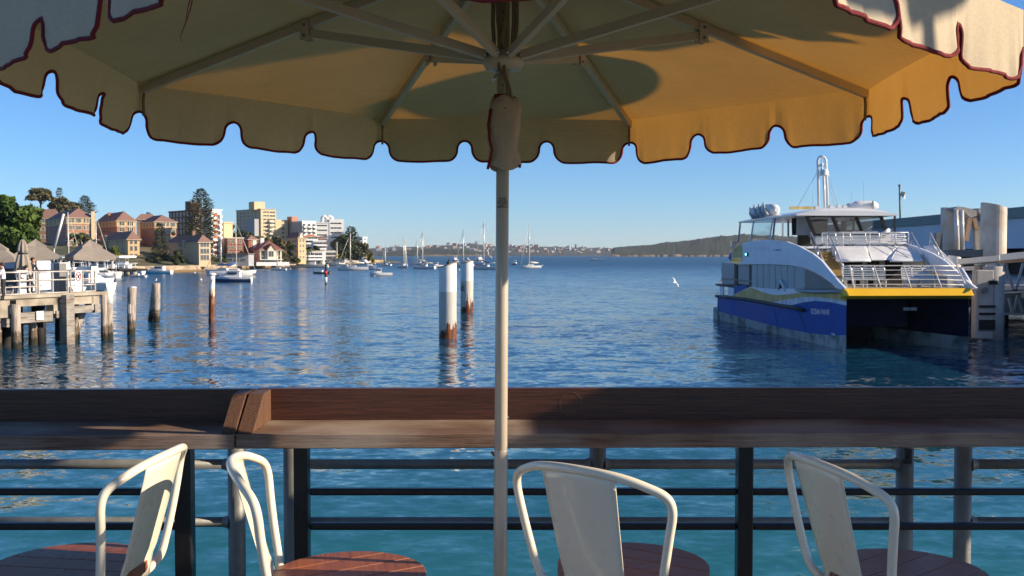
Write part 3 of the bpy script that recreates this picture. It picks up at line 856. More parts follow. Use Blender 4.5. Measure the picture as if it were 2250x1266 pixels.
# hood: two smooth lobes with a recess between them
def lerp(a, b_, t): return a + (b_ - a) * t
def lobe(px_l0, px_l1, px_t0, px_t1, ylip, zlip_py, nm, mt_, edge0=0.0, edge1=0.0, n=14):
    rows_ = []; z0 = FB(1900, zlip_py, 4.0).z; zt2 = FB(1900, 541, 6.4).z
    for i in range(9):
        t = i / 8; row = []
        for j in range(n + 1):
            u = j / n
            x = lerp(lerp(FB(px_l0, 572, 4.0).x, FB(px_l1, 572, 4.0).x, u), lerp(FB(px_t0, 541, 6.4).x, FB(px_t1, 541, 6.4).x, u), t)
            y = lerp(ylip + edge0 * max(0, 1 - u / 0.3) ** 2 + edge1 * max(0, 1 - (1 - u) / 0.3) ** 2, 6.45, t)
            row.append((x, y, z0 + (zt2 - z0) * (0.75 * t + 0.25 * sin(t * pi / 2))))
        rows_.append(row)
    bb_ = MB(); bb_.grid(rows_); o_ = bb_.build(nm, mt_, fer, fix=False); q_ = o_.modifiers.new('solid', 'SOLIDIFY'); q_.thickness = 0.07; q_.offset = -1
    return o_
lobe(1845, 1916, 1832, 1904, 4.0, 573, 'bow_hood', MT['boat_white'], 0.5, 0.1)
lobe(1957, 2043, 1976, 2016, 4.0, 573, 'bow_hood', MT['boat_white'], 0.1, 0.6)
lobe(1916, 1957, 1904, 1976, 4.6, 571, 'hood_recess', MT['boat_white'])
for p_l, p_t in ((1916, 1904), (1957, 1976)):
    bb_ = MB(); A_ = FB(p_l, 573, 4.05); B_ = FB(p_t, 541, 6.4); C_ = Vector((A_.x, 4.65, FB(1900, 571, 4.0).z)); D_ = A_.lerp(B_, 0.4); D_.z += 0.05
    bb_.add([A_, C_, B_, D_], [(0,1,2,3)]); bb_.build('hood_cheek', MT['ferry_white'], fer, fix=False)
b = MB()
for a0, a1 in (((1930, 539), (2003, 573)), ((1965, 538), (2030, 565))):
    p0 = FB(a0[0], a0[1], 6.3); p1 = FB(a1[0], a1[1], 4.25); pm = p0.lerp(p1, 0.5); pm.z += 0.16
    b.tube([p0 + Vector((0,0,0.05)), pm + Vector((0,0,0.02)), p1 + Vector((0,0,0.06))], 0.02, 6)
b.build('hood_pipe', MT['ferry_grey'], fer)
# upper deck
zu = FB(1900, 541, 6.4).z
b = MB(); b.box((0, 12.2, zu - 0.06), (5.7, 11.6, 0.12)); b.build('upper_deck', MT['ferry_white'], fer)
# stairs either side: treads and stringers
def stairs(p0, p1, wdt, n=6):
    for i in range(n):
        t = (i + 0.5) / n; c = p0.lerp(p1, t)
        b = MB(); rz_ = (p1.z - p0.z) / n; b.box((c.x, c.y, c.z - 0.08), (wdt, abs(p1.y - p0.y) / n + 0.02, abs(rz_) + 0.12)); b.build('stair_step', MT['tan_nonslip'], fer)
stairs(FB(1814, 553, 6.2), FB(1836, 600, 3.9), 0.62)
stairs(FB(2038, 553, 6.2), FB(2066, 600, 3.9), 0.62)
b = MB()
def plank(poly_px, yl_list, th, nm, mt_):
    pts = [FB(p[0], p[1], y) for p, y in zip(poly_px, yl_list)]
    bb = MB(); bb.prism(pts, (th, 0, 0)); return bb.build(nm, mt_, fer)
plank([(2028, 541), (2047, 538), (2064, 552), (2096, 584), (2070, 592), (2050, 568)], [6.4, 6.2, 5.6, 4.0, 4.0, 5.2], 0.12, 'stair_bulwark', MT['boat_white'])
plank([(1826, 541), (1833, 541), (1852, 582), (1850, 620), (1836, 606)], [6.2, 6.1, 4.2, 3.9, 4.2], 0.07, 'stair_bulwark', MT['boat_white'])
for (a, c) in (((1782, 511), (1813, 582)), ((1820, 510), (1852, 582)), ((2003, 512), (2041, 582)), ((2044, 512), (2081, 582))):
    p0 = FB(a[0], a[1], 6.6); p1 = FB(c[0], c[1], 4.0)
    b = MB(); dz = Vector((0, 0, -0.36))
    b.tube([p0 + Vector((0,0,-0.6)), p0, p1, p1 + Vector((0,0,-0.5))], 0.034, 7)
    b.tube([p0 + dz, p1 + dz], 0.024, 6)
    m_ = p0.lerp(p1, 0.5); b.tube([m_, m_ + Vector((0,0,-0.75))], 0.022, 6)
    b.build('stair_handrail', MT['steel'], fer)
# upper front railing
ups = [1818, 1852, 1911, 1968, 1996]
tp = [FB(p, 511, 6.5) for p in ups]; 
for p in tp:
    b = MB(); b.tube([(p.x, p.y, zu), p], 0.028, 7); b.build('upper_stanchion', MT['rail_white'], fer)
for t in (0.0, 0.3, 0.55, 0.78):
    b = MB(); b.tube([(p.x, p.y, lerp(p.z, zu, t)) for p in tp], 0.024 if t == 0 else 0.015, 6); b.build('upper_rail', MT['rail_white'], fer)
# seat rows: a steel frame with slatted backs
def seat_row(p0, p1, z_seat, hgt, y, n, mt_):
    root = bpy.data.objects.new('seat_row', None); COL.objects.link(root); root.parent = fer
    for i in range(n):
        xa = lerp(p0, p1, i / n) + 0.02; xb = lerp(p0, p1, (i + 1) / n) - 0.02
        b = MB(); r = 0.07; lean = 0.12
        def q(x, z): return (x, y + lean * (z - z_seat) / hgt, z)
        zt_ = z_seat + hgt
        b.tube([q(xa, z_seat), q(xa, zt_ - r), q(xa + r, zt_), q(xb - r, zt_), q(xb, zt_ - r), q(xb, z_seat)], 0.022, 6)
        for k in range(5):
            z = z_seat + 0.07 + (hgt - 0.16) * k / 4
            b.bar(q(xa, z), q(xb, z), 0.02, 0.055)
        b.build('seat_back', mt_, root)
        b = MB(); b.box(((xa + xb) / 2, y - 0.22, z_seat), (xb - xa, 0.42, 0.05)); b.build('seat_pan', mt_, root)
    for x in (p0 + 0.1, (p0 + p1) / 2, p1 - 0.1):
        b = MB(); b.box((x, y - 0.15, z_seat - 0.22), (0.06, 0.3, 0.4)); b.build('seat_support', MT['rail_white'], root)
zs = FB(1900, 614, 2.6).z; hs = FB(1900, 586, 2.6).z - zs
seat_row(FB(1851, 600, 2.6).x, FB(1896, 600, 2.6).x, zs, hs, 2.6, 2, MT['seat_steel'])
seat_row(FB(1896, 600, 2.6).x, FB(1946, 600, 2.6).x, zs, hs, 2.6, 2, MT['seat_steel'])
seat_row(FB(1981, 600, 2.6).x, FB(2052, 600, 2.6).x, zs, hs, 2.6, 3, MT['raft_white'])
zs2 = zu + 0.12; 
seat_row(FB(1806, 530, 7.2).x, FB(1870, 530, 7.2).x, zs2, 0.62, 7.2, 2, MT['seat_steel'])
seat_row(FB(1872, 530, 7.2).x, FB(1934, 530, 7.2).x, zs2, 0.64, 7.2, 2, MT['seat_steel'])
seat_row(FB(1936, 530, 7.2).x, FB(1990, 530, 7.2).x, zs2, 0.58, 7.2, 2, MT['raft_white'])
# searchlight on the rail
b = MB(); c = FB(1945, 510, 6.4); b.tube([c + Vector((-0.22, 0, -0.10)), c + Vector((0.22, 0, 0.12))], [0.05, 0.10], 10); b.build('search_lamp', MT['boat_white'], fer)
# side bulwark of the upper deck (left and mirrored right)
tops = [(1604, 566), (1612, 546), (1625, 538), (1640, 532), (1700, 528), (1728, 531), (1755, 541), (1785, 557), (1806, 574), (1824, 596), (1840, 616), (1857, 634)]
bots = [(1846, 636), (1838, 632), (1826, 621), (1808, 608), (1790, 598), (1765, 588), (1735, 583), (1700, 581), (1655, 581), (1618, 581)]
for sx in (1, -1):
    poly = [FS(p[0], p[1], -3.08) for p in tops + bots]
    b = MB(); b.prism([(v.x * sx, v.y, v.z) for v in poly], (0.10 * sx, 0, 0)); o = b.build('side_bulwark', MT['ferry_white'], fer)
for poly_px, mt_ in (([(1610, 550), (1614, 545), (1628, 537), (1632, 545), (1631, 566), (1609, 566)], MT['ferry_ochre']), ([(1609, 566.5), (1631, 566.5), (1631, 573), (1621, 581), (1606, 577)], MT['ferry_yellow']), ([(1600, 566), (1608, 552), (1607, 575)], MT['ferry_blue'])):
    b = MB(); b.prism([FS(p[0], p[1], -3.085) for p in poly_px], (-0.006, 0, 0)); b.build('paint_panel', mt_, fer)
b = MB(); c = FS(1641, 559, -3.1); b.box(c, (0.1, 0.55, 0.22)); nl = b.build('side_light', MT['black_in'], fer)
em = bpy.data.materials.new('cyan_lamp'); em.use_nodes = True; e_ = em.node_tree.nodes['Principled BSDF']; e_.inputs['Emission Color'].default_value = (0.2, 1, 0.95, 1); e_.inputs['Emission Strength'].default_value = 3.0; e_.inputs['Base Color'].default_value = (0.1,0.5,0.5,1)
b = MB(); b.ball((c.x - 0.06, c.y, c.z), (0.05, 0.09, 0.07), 8, 6); b.build('lens', em, nl)
for i in range(9):    # pale streaked lettering on the bulwark, and the small operator mark
    b = MB(); p0 = FS(1639 + i * 6.2, 541 + (i % 3), -3.086); p1 = FS(1639 + i * 6.2, 553 - (i % 2) * 3, -3.086)
    b.bar(p0, p1, 0.006, 0.10, up=(0,1,0)); b.build('faded_stroke', mat('faded_letter_%d' % i, (0.50,0.55,0.66), 0.5, var=0.2), fer)
b = MB(); b.ball(FS(1700, 550, -3.084), (0.01, 0.10, 0.06), 8, 6); b.build('operator_mark', mat('mark_orange', (0.5,0.25,0.12), 0.5), fer)
b = MB(); b.bar(FS(1703.5, 549.5, -3.086), FS(1716, 549.5, -3.086), 0.006, 0.07, up=(0,0,1)); b.build('operator_mark', mat('mark_blue', (0.10,0.16,0.32), 0.5), fer)
# main deck cabin side: doorway and glazed panels
b = MB(); pts = [FS(p[0], p[1], -2.70) for p in ((1616, 580), (1652, 580), (1652, 630), (1614, 630))]; b.prism(pts, (0.05,0,0)); b.build('doorway', MT['black_in'], fer)
for x0, x1 in ((1613, 1619), (1646, 1650)):
    b = MB(); b.prism([FS(p[0], p[1], -2.92) for p in ((x0, 580), (x1, 580), (x1, 630), (x0, 630))], (0.06,0,0)); b.build('door_post', MT['rubber'], fer)
b = MB(); b.prism([FS(p[0], p[1], -2.98) for p in ((1613, 628), (1641, 627), (1641, 657), (1613, 655))], (0.06,0,0)); b.build('side_panel', MT['ferry_blue'], fer)
divs = [(1651, 582, 630.5), (1664, 582, 631.5), (1677, 582, 632.8), (1690, 582, 634), (1704, 582, 634.5), (1717, 583, 634.5), (1730, 583.5, 634.5), (1745, 585, 634.5), (1768, 590, 635.5)]
for i in range(len(divs) - 1):
    a, c = divs[i], divs[i+1]
    b = MB(); g = 0.5
    b.prism([FS(a[0] + g, a[1], -2.98), FS(c[0] - g, c[1], -2.98), FS(c[0] - g, c[2], -2.98), FS(a[0] + g, a[2], -2.98)], (0.04,0,0)); b.build('cabin_window', MT['ferry_glass'], fer)
b = MB(); b.prism([FS(p[0], p[1], -2.98) for p in ((1769, 591), (1790, 599), (1808, 609), (1826, 622), (1838, 635.5), (1769, 635.5))], (0.04,0,0)); b.build('cabin_window', MT['ferry_glass_dark'], fer)
b = MB(); b.box((0, 14, 3.2), (5.7, 15.0, 1.3)); b.build('cabin_core', MT['ferry_grey'], fer)
b = MB(); c = FS(1718, 627, -3.05); b.tube([c + Vector((0, 0.5, -0.25)), c + Vector((0, 0.2, 0.25)), c + Vector((0, -0.6, -0.25))], 0.09, 7); b.build('white_fitting', MT['raft_white'], fer)
# stern rails
b = MB()
for p in (1583, 1590, 1602, 1612):
    a = FS(p, 616, -2.7); c = FS(p, 652, -2.7); b.tube([a, c], 0.035, 6)
for q in (616, 622): b.tube([FS(1583, q, -2.7), FS(1613, q, -2.7)], 0.03, 6)
b.build('stern_rail', MT['ferry_grey'], fer)
b = MB(); b.prism([FS(p[0], p[1], -2.75) for p in ((1581, 628), (1589, 626), (1589, 650), (1582, 650))], (0.05,0,0)); b.prism([FS(p[0], p[1], -2.75) for p in ((1600, 630), (1612, 630), (1612, 652), (1600, 651))], (0.05,0,0)); b.build('stern_panel', MT['ferry_white'], fer)
# wheelhouse
wl_t = FB(1771, 471, 7.9); wl_b = FB(1790, 516, 8.7); wr_t = FB(1934, 472, 7.9); wr_b = FB(1950, 514, 8.7)
def W(u, v): return (wl_t.lerp(wr_t, u)).lerp(wl_b.lerp(wr_b, u), v)
cuts = [0.0, 0.34, 0.66, 1.0]
for i in range(3):
    a, c = cuts[i] + 0.012, cuts[i+1] - 0.012
    b = MB(); b.add([W(a, 0.12), W(c, 0.12), W(c, 0.96), W(a, 0.96)], [(0,1,2,3)]); b.build('windscreen', MT['smoked_pane'], fer)
for u in cuts:
    b = MB(); b.bar(W(u, 0), W(u, 1), 0.16, 0.10, up=(0,1,0)); b.build('window_pillar', MT['black_in'], fer)
b = MB(); b.bar(W(0, 0.05), W(1, 0.05), 0.1, 0.18); b.build('window_head', MT['black_in'], fer)
b = MB(); b.bar(W(-0.02, 1.0), W(1.02, 1.0), 0.1, 0.10); b.build('window_sill', MT['black_in'], fer)
b = MB(); b.bar(W(-0.02, 1.25), W(1.02, 1.25), 0.14, 0.5); b.build('wheelhouse_apron', MT['boat_white'], fer)
b = MB(); c0 = W(0.5, 0.98); b.box((c0.x, c0.y + 0.5, c0.z - 0.05), (4.0, 0.8, 0.24)); b.build('console', MT['ferry_grey'], fer)
bw = FB(1772, 471, 12.0)
b = MB(); zt_ = 6.5; zl_ = zu
for x0, x1 in ((-1.0, 0.75), (1.15, 1.35), (1.75, 2.35)):
    b.box(((x0 + x1) / 2, 12.0, (zt_ + zl_) / 2), (x1 - x0, 0.08, zt_ - zl_))
b.build('wheelhouse_back', MT['black_in'], fer)
b = MB(); c = FB(1850, 483, 11.9); b.box((c.x, 11.9, c.z), (0.9, 0.03, 0.07)); b.build('ceiling_lamp', MT['raft_white'], fer)
for px, py0, py1 in ((1866, 485, 507), (1884, 485, 506)):
    b = MB(); c = FB(px, (py0 + py1) / 2, 11.9); b.box((c.x, 11.9, c.z), (0.34, 0.03, 0.5)); b.build('rear_window', MT['ferry_glass'], fer)
hd = MB(); c = FB(1852, 497, 9.6); hd.lathe([(0.0,-0.5),(0.16,-0.46),(0.18,-0.1),(0.07,0.02),(0.07,0.06),(0.11,0.12),(0.12,0.2),(0.09,0.28),(0,0.31)], 10, c); hd.build('helm_seat', MT['black_in'], fer)
for px, py in ((1840, 512), (1905, 512)):
    b = MB(); a = W((px - 1790) / 160, 1.0); b.tube([a + Vector((-0.45,-0.08,0.05)), a + Vector((0.25,-0.12,0.42))], 0.022, 6); b.build('wiper', MT['ferry_grey'], fer)
# side cabin wall, posts, side glass, roof
b = MB(); b.prism([FB(p[0], p[1], 9.4) for p in ((1752, 476), (1772, 476), (1788, 517), (1750, 517))], (0, 0.08, 0)); b.build('cabin_side_wall', MT['ferry_grey'], fer)
b = MB(); b.prism([FB(p[0], p[1], 9.6) for p in ((1740, 480), (1750, 478), (1750, 517), (1741, 517))], (0, 0.08, 0)); b.build('cabin_doorway', MT['black_in'], fer)
for px, py0, py1, xl in ((1703, 477, 527, -2.7), (1720, 482, 520, 0.2), (1732, 480, 520, -1.2), (1627, 487, 533, -2.9), (1966, 474, 513, 2.55)):
    b = MB(); a = FS(px, py0, xl) if px < 1750 else FB(px, py0, 9.0); c = FS(px - (5 if px < 1715 else 0), py1, xl) if px < 1750 else FB(px, py1, 9.0)
    if abs(a.y) < 40: b.bar(a, c, 0.09, 0.09); b.build('roof_post', MT['ferry_grey'] if px < 1900 else MT['black_in'], fer)
b = MB(); sg = [FS(p[0], p[1], -2.95) for p in ((1656, 484), (1698, 481), (1691, 528), (1649, 531))]; b.prism(sg, (0.03,0,0)); b.build('side_glass', MT['clear_pane'], fer)
b = MB()
for i in range(4): b.bar(sg[i], sg[(i+1) % 4], 0.07, 0.07)
b.build('glass_frame', MT['ferry_white'], fer)
rowsR = []
ysr = [7.2, 7.45, 8.5, 11, 14, 16.2, 16.8]
def roofsec(y):
    hw = 2.72 + 0.35 * min(1, (y - 7.2) / 5); dz = -0.012 * max(0, y - 9)
    t = 0.05 if y in (7.2, 16.8) else 0.0
    return [(hw * u, y, 6.52 + dz + (0.34 - t * 3) * (1 - abs(u) ** 2.6)) for u in [-1 + k / 9 for k in range(19)]]
b = MB(); b.grid([roofsec(y) for y in ysr]); 
b.grid([[( x, y, 6.44 - 0.012 * max(0, y - 9)) for x, y, z in (roofsec(yy)[0], roofsec(yy)[-1])] for yy in ysr], sm=False)
def rim(pts): 
    b.grid([pts, [(x, y, 6.44 - 0.012 * max(0, y - 9)) for x, y, z in pts]], sm=False)
rim(roofsec(7.2)); rim(roofsec(16.8)); rim([roofsec(y)[0] for y in ysr]); rim([roofsec(y)[-1] for y in ysr])
roof = b.build('wheelhouse_roof', MT['boat_white'], fer)
b = MB(); a = FB(1735, 457, 12.5); c = FB(1790, 457, 12.5); b.bar(a, c, 0.12, 0.16); b.build('tan_roof_box', MT['ferry_ochre'], fer)
# life rafts in cradles
def raft(c, L_, r, rz_):
    R_ = Matrix.Rotation(rz_, 3, 'Z'); b = MB(); pts = []; rr = []
    for k in range(9):
        t = -1 + k / 4; pts.append(Vector(c) + R_ @ Vector((0, t * L_ / 2, 0))); rr.append(r * (1 - max(0, abs(t) - 0.55) ** 2 * 3.2))
    b.tube(pts, rr, 14); return b.build('life_raft', MT['raft_white'], fer)
c1 = FS(1688, 463, -2.3); raft((c1.x, c1.y, c1.z), 2.2, 0.38, 0.15)
c2 = FS(1668, 465, -2.4); raft((c2.x, c2.y, c2.z - 0.05), 2.0, 0.36, 0.15)
for px, py0, py1 in ((1648, 456, 480), (1657, 451, 478), (1667, 449, 479), (1677, 446, 474)):
    b = MB(); a = FS(px, py0, -2.75); m_ = FS(px + 3, (py0 + py1) / 2 + 3, -2.75); c = FS(px + 8, py1, -2.75); b.tube([a, m_, c], [0.05, 0.11, 0.12], 6); b.build('raft_cradle', MT['ferry_grey'], fer)
c3 = FB(1900, 453, 11.0); R2 = raft((c3.x, c3.y, c3.z), 1.5, 0.30, 1.45)
c3 = FB(1885, 455, 12.0); raft((c3.x, c3.y, c3.z), 1.5, 0.24, 1.45)
b = MB(); a = FB(1916, 446, 10.6); b.ball(a + Vector((0.05, 0, -0.1)), (0.06, 0.12, 0.24), 8, 6); b.build('raft_cradle', MT['ferry_grey'], fer)
# lamps on the roof
for px, py in ((1826, 455), (1856, 455), (1843, 453), (1794, 457)):
    b = MB(); c = FB(px, py, 8.6); b.box((c.x, c.y, 6.86), (0.22, 0.16, 0.10)); b.tube([(c.x, c.y - 0.09, c.z), (c.x, c.y + 0.12, c.z)], 0.11, 10); b.tube([(c.x, c.y, 6.86), (c.x, c.y, c.z)], 0.03, 6); b.build('roof_lamp', MT['raft_white'], fer)
# mast
b = MB(); ym = 9.5
a0 = FB(1799, 460, ym); a1 = FB(1797, 352, ym); c0 = FB(1819, 460, ym); c1_ = FB(1814.5, 352, ym)
b.tube([a0, a1, FB(1800, 346, ym), FB(1806, 344.5, ym), FB(1811, 346, ym), c1_, c0], 0.075, 8)
b.tube([FB(1797, 364, ym), FB(1815, 364, ym)], 0.05, 6); b.tube([FB(1812, 458, ym + 0.4), FB(1810, 386, ym + 0.3)], 0.07, 8)
mast = b.build('mast', MT['boat_white'], fer)
c = FB(1811, 381, ym - 0.2); b = MB(); b.lathe([(0.10,-0.16),(0.24,-0.13),(0.27,-0.10),(0.22,-0.08),(0.22,0.12),(0.18,0.2),(0,0.22)], 14, c); b.build('radome', MT['raft_white'], mast)
c = FB(1806, 362, ym - 0.05); b = MB(); b.ball(c, (0.08,0.08,0.12), 8, 6); b.ball((c.x, c.y, c.z - 0.22), (0.06,0.06,0.09), 8, 6); b.build('mast_lamp', MT['raft_white'], mast)
c = FB(1805, 343, ym); b = MB(); b.lathe([(0.10,-0.03),(0.10,0.0),(0.03,0.04),(0.0,0.09)], 8, c); b.build('anemometer', MT['ferry_grey'], mast)
for (p, q) in (((1796, 378), (1752, 456)), ((1818, 398), (1836, 456)), ((1818, 385), (1842, 452))):
    b = MB(); b.tube([FB(p[0], p[1], ym), FB(q[0], q[1], ym)], 0.012, 4); b.build('stay_wire', MT['ferry_grey'], mast)
for px in (1786, 1898, 1872):
    b = MB(); b.tube([FB(px, 456, 9.0), FB(px, 420 if px < 1880 else 400, 9.0)], 0.010, 4); b.build('whip_aerial', MT['ferry_grey'], mast)
# name on the hull
def side_text(body, px0, px1, py, size, xl, mt_, name):
    cu = bpy.data.curves.new(name, 'FONT'); cu.body = body; cu.size = 1.0; cu.offset = 0.025
    to = bpy.data.objects.new('tmp', cu); COL.objects.link(to)
    dg = bpy.context.evaluated_depsgraph_get(); dg.update()
    me = bpy.data.meshes.new_from_object(to.evaluated_get(dg)); bpy.data.objects.remove(to)
    xs = [v.co.x for v in me.vertices]; mn, mx_ = min(xs), max(xs)
    a = FS(px0, py, xl); c = FS(px1, py + 2.5, xl)
    for v in me.vertices:
        t = (v.co.x - mn) / (mx_ - mn); y = lerp(a.y, c.y, t); 
        v.co = Vector((outer_x(y) - 0.006, y, lerp(a.z, c.z, t) + v.co.y * size))
    me.materials.clear(); me.materials.append(mt_)
    return inst(name, me, fer)
MT['name_white'] = mat('hull_lettering', (0.60,0.64,0.72), 0.4, var=0.1)
side_text('OCEAN WAVE', 1781.5, 1819, 689.5, 0.36, -3.0, MT['name_white'], 'ship_name')
side_text('98', 1825, 1833, 736, 0.16, -2.95, MT['name_white'], 'draught_mark')
b = MB(); c = FB(1626, 545, 20); 
fl = MB(); p0 = FS(1604, 545, -2.9); fl.prism([FS(p[0], p[1], -2.9) for p in ((1604, 548), (1611, 529), (1618, 530), (1616, 538), (1611, 545))], (0.03, 0, 0)); fl.build('stern_flag', mat('stern_flag', (0.65,0.25,0.18), 0.7, var=0.3, scale=3, col2=(0.7,0.6,0.5), c2scale=2.5), fer)
b = MB(); b.tube([FS(1604, 572, -2.8), FS(1606, 530, -2.8)], 0.03, 6); b.build('flag_staff', MT['ferry_grey'], fer)

for (p0, p1) in (((1820, 665), (1834, 737)), ((1757, 684), (1772, 731)), ((1700, 670), (1712, 718))):
    b = MB(); a = FS(p0[0], p0[1], -3.0); c = FS(p1[0], p1[1], -2.97); a.x = outer_x(a.y) - 0.004; c.x = outer_x(c.y) + 0.05; b.tube([a, c], 0.012, 5); b.build('weld_seam', MT['ferry_blue'], fer)
# ------------------------------------------------------------------ mooring piles, birds
def zmix_mat(name, layers, rough=0.7, scale=3.0, jag=0.12, stretch=(6,6,0.7), var=0.2, bump=0.2, rust=None):
    """paint zones up a post: layers = [(height, colour)], boundaries broken up by streaky noise"""
    m = bpy.data.materials.new(name); m.use_nodes = True
    nt = m.node_tree; N = nt.nodes; L = nt.links; b = N['Principled BSDF']
    tc = N.new('ShaderNodeTexCoord'); sp = N.new('ShaderNodeSeparateXYZ'); L.new(tc.outputs['Object'], sp.inputs[0])
    mp = N.new('ShaderNodeMapping'); mp.inputs['Scale'].default_value = stretch; L.new(tc.outputs['Object'], mp.inputs[0])
    nz = N.new('ShaderNodeTexNoise'); nz.inputs['Scale'].default_value = scale; nz.inputs['Detail'].default_value = 6; L.new(mp.outputs[0], nz.inputs['Vector'])
    col = None
    for i, (h, c, jg) in enumerate(layers):
        if col is None:
            rgb = N.new('ShaderNodeRGB'); rgb.outputs[0].default_value = (*c, 1); col = rgb.outputs[0]; continue
        ma = N.new('ShaderNodeMath'); ma.operation = 'MULTIPLY_ADD'; L.new(nz.outputs[0], ma.inputs[0]); ma.inputs[1].default_value = jg * 2; L.new(sp.outputs[2], ma.inputs[2])
        mr = N.new('ShaderNodeMapRange'); mr.inputs[1].default_value = h + jg - 0.02 - jg * 0.06; mr.inputs[2].default_value = h + jg + 0.02 + jg * 0.06; L.new(ma.outputs[0], mr.inputs[0])
        mx = N.new('ShaderNodeMix'); mx.data_type = 'RGBA'; L.new(mr.outputs[0], mx.inputs[0]); L.new(col, mx.inputs[6]); mx.inputs[7].default_value = (*c, 1); col = mx.outputs[2]
    if rust:
        r0, r1, rc, rd_, lo_t, hi_t = rust
        mp2 = N.new('ShaderNodeMapping'); mp2.inputs['Scale'].default_value = (3.2, 3.2, 0.55); L.new(tc.outputs['Object'], mp2.inputs[0])
        nr = N.new('ShaderNodeTexNoise'); nr.inputs['Scale'].default_value = 2.2; nr.inputs['Detail'].default_value = 7; nr.inputs['Roughness'].default_value = 0.6; L.new(mp2.outputs[0], nr.inputs['Vector'])
        th = N.new('ShaderNodeMapRange'); th.inputs[1].default_value = r0; th.inputs[2].default_value = r1; th.inputs[3].default_value = lo_t; th.inputs[4].default_value = hi_t; L.new(sp.outputs[2], th.inputs[0])
        df_ = N.new('ShaderNodeMath'); df_.operation = 'SUBTRACT'; L.new(nr.outputs[0], df_.inputs[0]); L.new(th.outputs[0], df_.inputs[1])
        fm = N.new('ShaderNodeMapRange'); fm.inputs[1].default_value = 0.0; fm.inputs[2].default_value = 0.05; L.new(df_.outputs[0], fm.inputs[0])
        rm_ = N.new('ShaderNodeMapRange'); rm_.inputs[1].default_value = 0.4; rm_.inputs[2].default_value = 0.62; L.new(nz.outputs[0], rm_.inputs[0])
        rx = N.new('ShaderNodeMix'); rx.data_type = 'RGBA'; L.new(rm_.outputs[0], rx.inputs[0]); rx.inputs[6].default_value = (*rd_, 1); rx.inputs[7].default_value = (*rc, 1)
        mz = N.new('ShaderNodeMix'); mz.data_type = 'RGBA'; L.new(fm.outputs[0], mz.inputs[0]); L.new(col, mz.inputs[6]); L.new(rx.outputs[2], mz.inputs[7]); col = mz.outputs[2]
    mv = N.new('ShaderNodeMapRange'); mv.inputs[1].default_value = 0.3; mv.inputs[2].default_value = 0.7; mv.inputs[3].default_value = 1 - var; mv.inputs[4].default_value = 1 + var; L.new(nz.outputs[0], mv.inputs[0])
    mu = N.new('ShaderNodeMix'); mu.data_type = 'RGBA'; mu.blend_type = 'MULTIPLY'; mu.inputs[0].default_value = 1; L.new(col, mu.inputs[6]); L.new(mv.outputs[0], mu.inputs[7])
    L.new(mu.outputs[2], b.inputs['Base Color']); b.inputs['Roughness'].default_value = rough; b.inputs['Specular IOR Level'].default_value = 0.25
    bu = N.new('ShaderNodeBump'); bu.inputs['Strength'].default_value = bump; bu.inputs['Distance'].default_value = 0.03; L.new(nz.outputs[0], bu.inputs['Height']); L.new(bu.outputs[0], b.inputs['Normal'])
    return m
WEED = (0.03,0.028,0.018); RUST = (0.22,0.065,0.02); DKR = (0.05,0.02,0.012); BARN = (0.42,0.36,0.28)
MT['pile_white'] = zmix_mat('white_steel_pile', [(0, WEED, 0), (0.04, BARN, 0.04), (0.25, (0.50,0.48,0.43), 0.1), (2.44, (0.74,0.73,0.70), 0.0)], 0.5, 2.0, var=0.10, rust=(0.25, 1.35, (0.26,0.085,0.028), (0.06,0.022,0.012), 0.36, 0.66))
MT['pile_white2'] = zmix_mat('white_steel_pile_weathered', [(0, WEED, 0), (0.04, BARN, 0.04), (0.3, (0.54,0.49,0.42), 0.1), (2.4, (0.74,0.73,0.70), 0.0)], 0.5, 2.0, var=0.14, rust=(0.3, 1.9, (0.20,0.06,0.022), (0.035,0.016,0.010), 0.38, 0.66))
MT['pile_rust'] = zmix_mat('rusty_pile', [(0, DKR, 0), (0.25, (0.16,0.05,0.02), 0.2), (1.2, (0.30,0.14,0.06), 0.5), (1.7, (0.60,0.52,0.38), 0.4), (2.2, (0.74,0.74,0.72), 0.3)], 0.75, 2.5, rust=(1.0, 2.9, (0.20,0.07,0.03), (0.09,0.03,0.015), 0.45, 0.60))
MT['pile_wood'] = zmix_mat('grey_timber_pile', [(0, WEED, 0), (0.35, (0.12,0.09,0.065), 0.3), (0.8, (0.34,0.29,0.24), 0.4)], 0.85, 4.0, stretch=(5,5,0.5), var=0.45, bump=0.7)
MT['rust_cap'] = mat('rusty_plate', (0.35,0.16,0.06), 0.7, var=0.4, scale=6, col2=(0.5,0.45,0.38), c2scale=3)
def steel_pile(label, x0, x1, yb, ytl, ytr, mt_):
    d = DW(yb) ; c = P((x0 + x1) / 2, yb, d); r = M(x1 - x0, d) / 2
    root = thing('mooring_pile', label, 'pile', (c.x, d, 0), group='white steel mooring piles')
    zl = P(x0, ytl, d).z; zr = P(x1, ytr, d).z; n = 28; b = MB(); lo = []; hi = []
    for j in range(n):
        a = 2 * pi * j / n; x = r * cos(a); y = r * sin(a)
        lo.append((x, y, -1.0)); hi.append((x, y, zl + (zr - zl) * (x / r + 1) / 2))
    b.add(lo + hi, [(j, (j+1) % n, n + (j+1) % n, n + j) for j in range(n)], 0, True); b.build('shaft', mt_, root)
    b = MB(); b.add([(x * 1.0, y * 1.0, z) for x, y, z in hi] + [(x * 1.03, y * 1.03, z - 0.05) for x, y, z in hi] + [(x*1.03, y*1.03, z + 0.004) for x, y, z in hi],
            [tuple(range(2*n, 3*n))] + [(n + j, n + (j+1) % n, 2*n + (j+1) % n, 2*n + j) for j in range(n)], 0); b.build('cap_plate', MT['rust_cap'], root)
    return root, d, c
sp1, d1, c1p = steel_pile('nearer and wider white steel mooring pile left of the umbrella pole', 964.5, 1003.5, 743, 587, 576, MT['pile_white'])
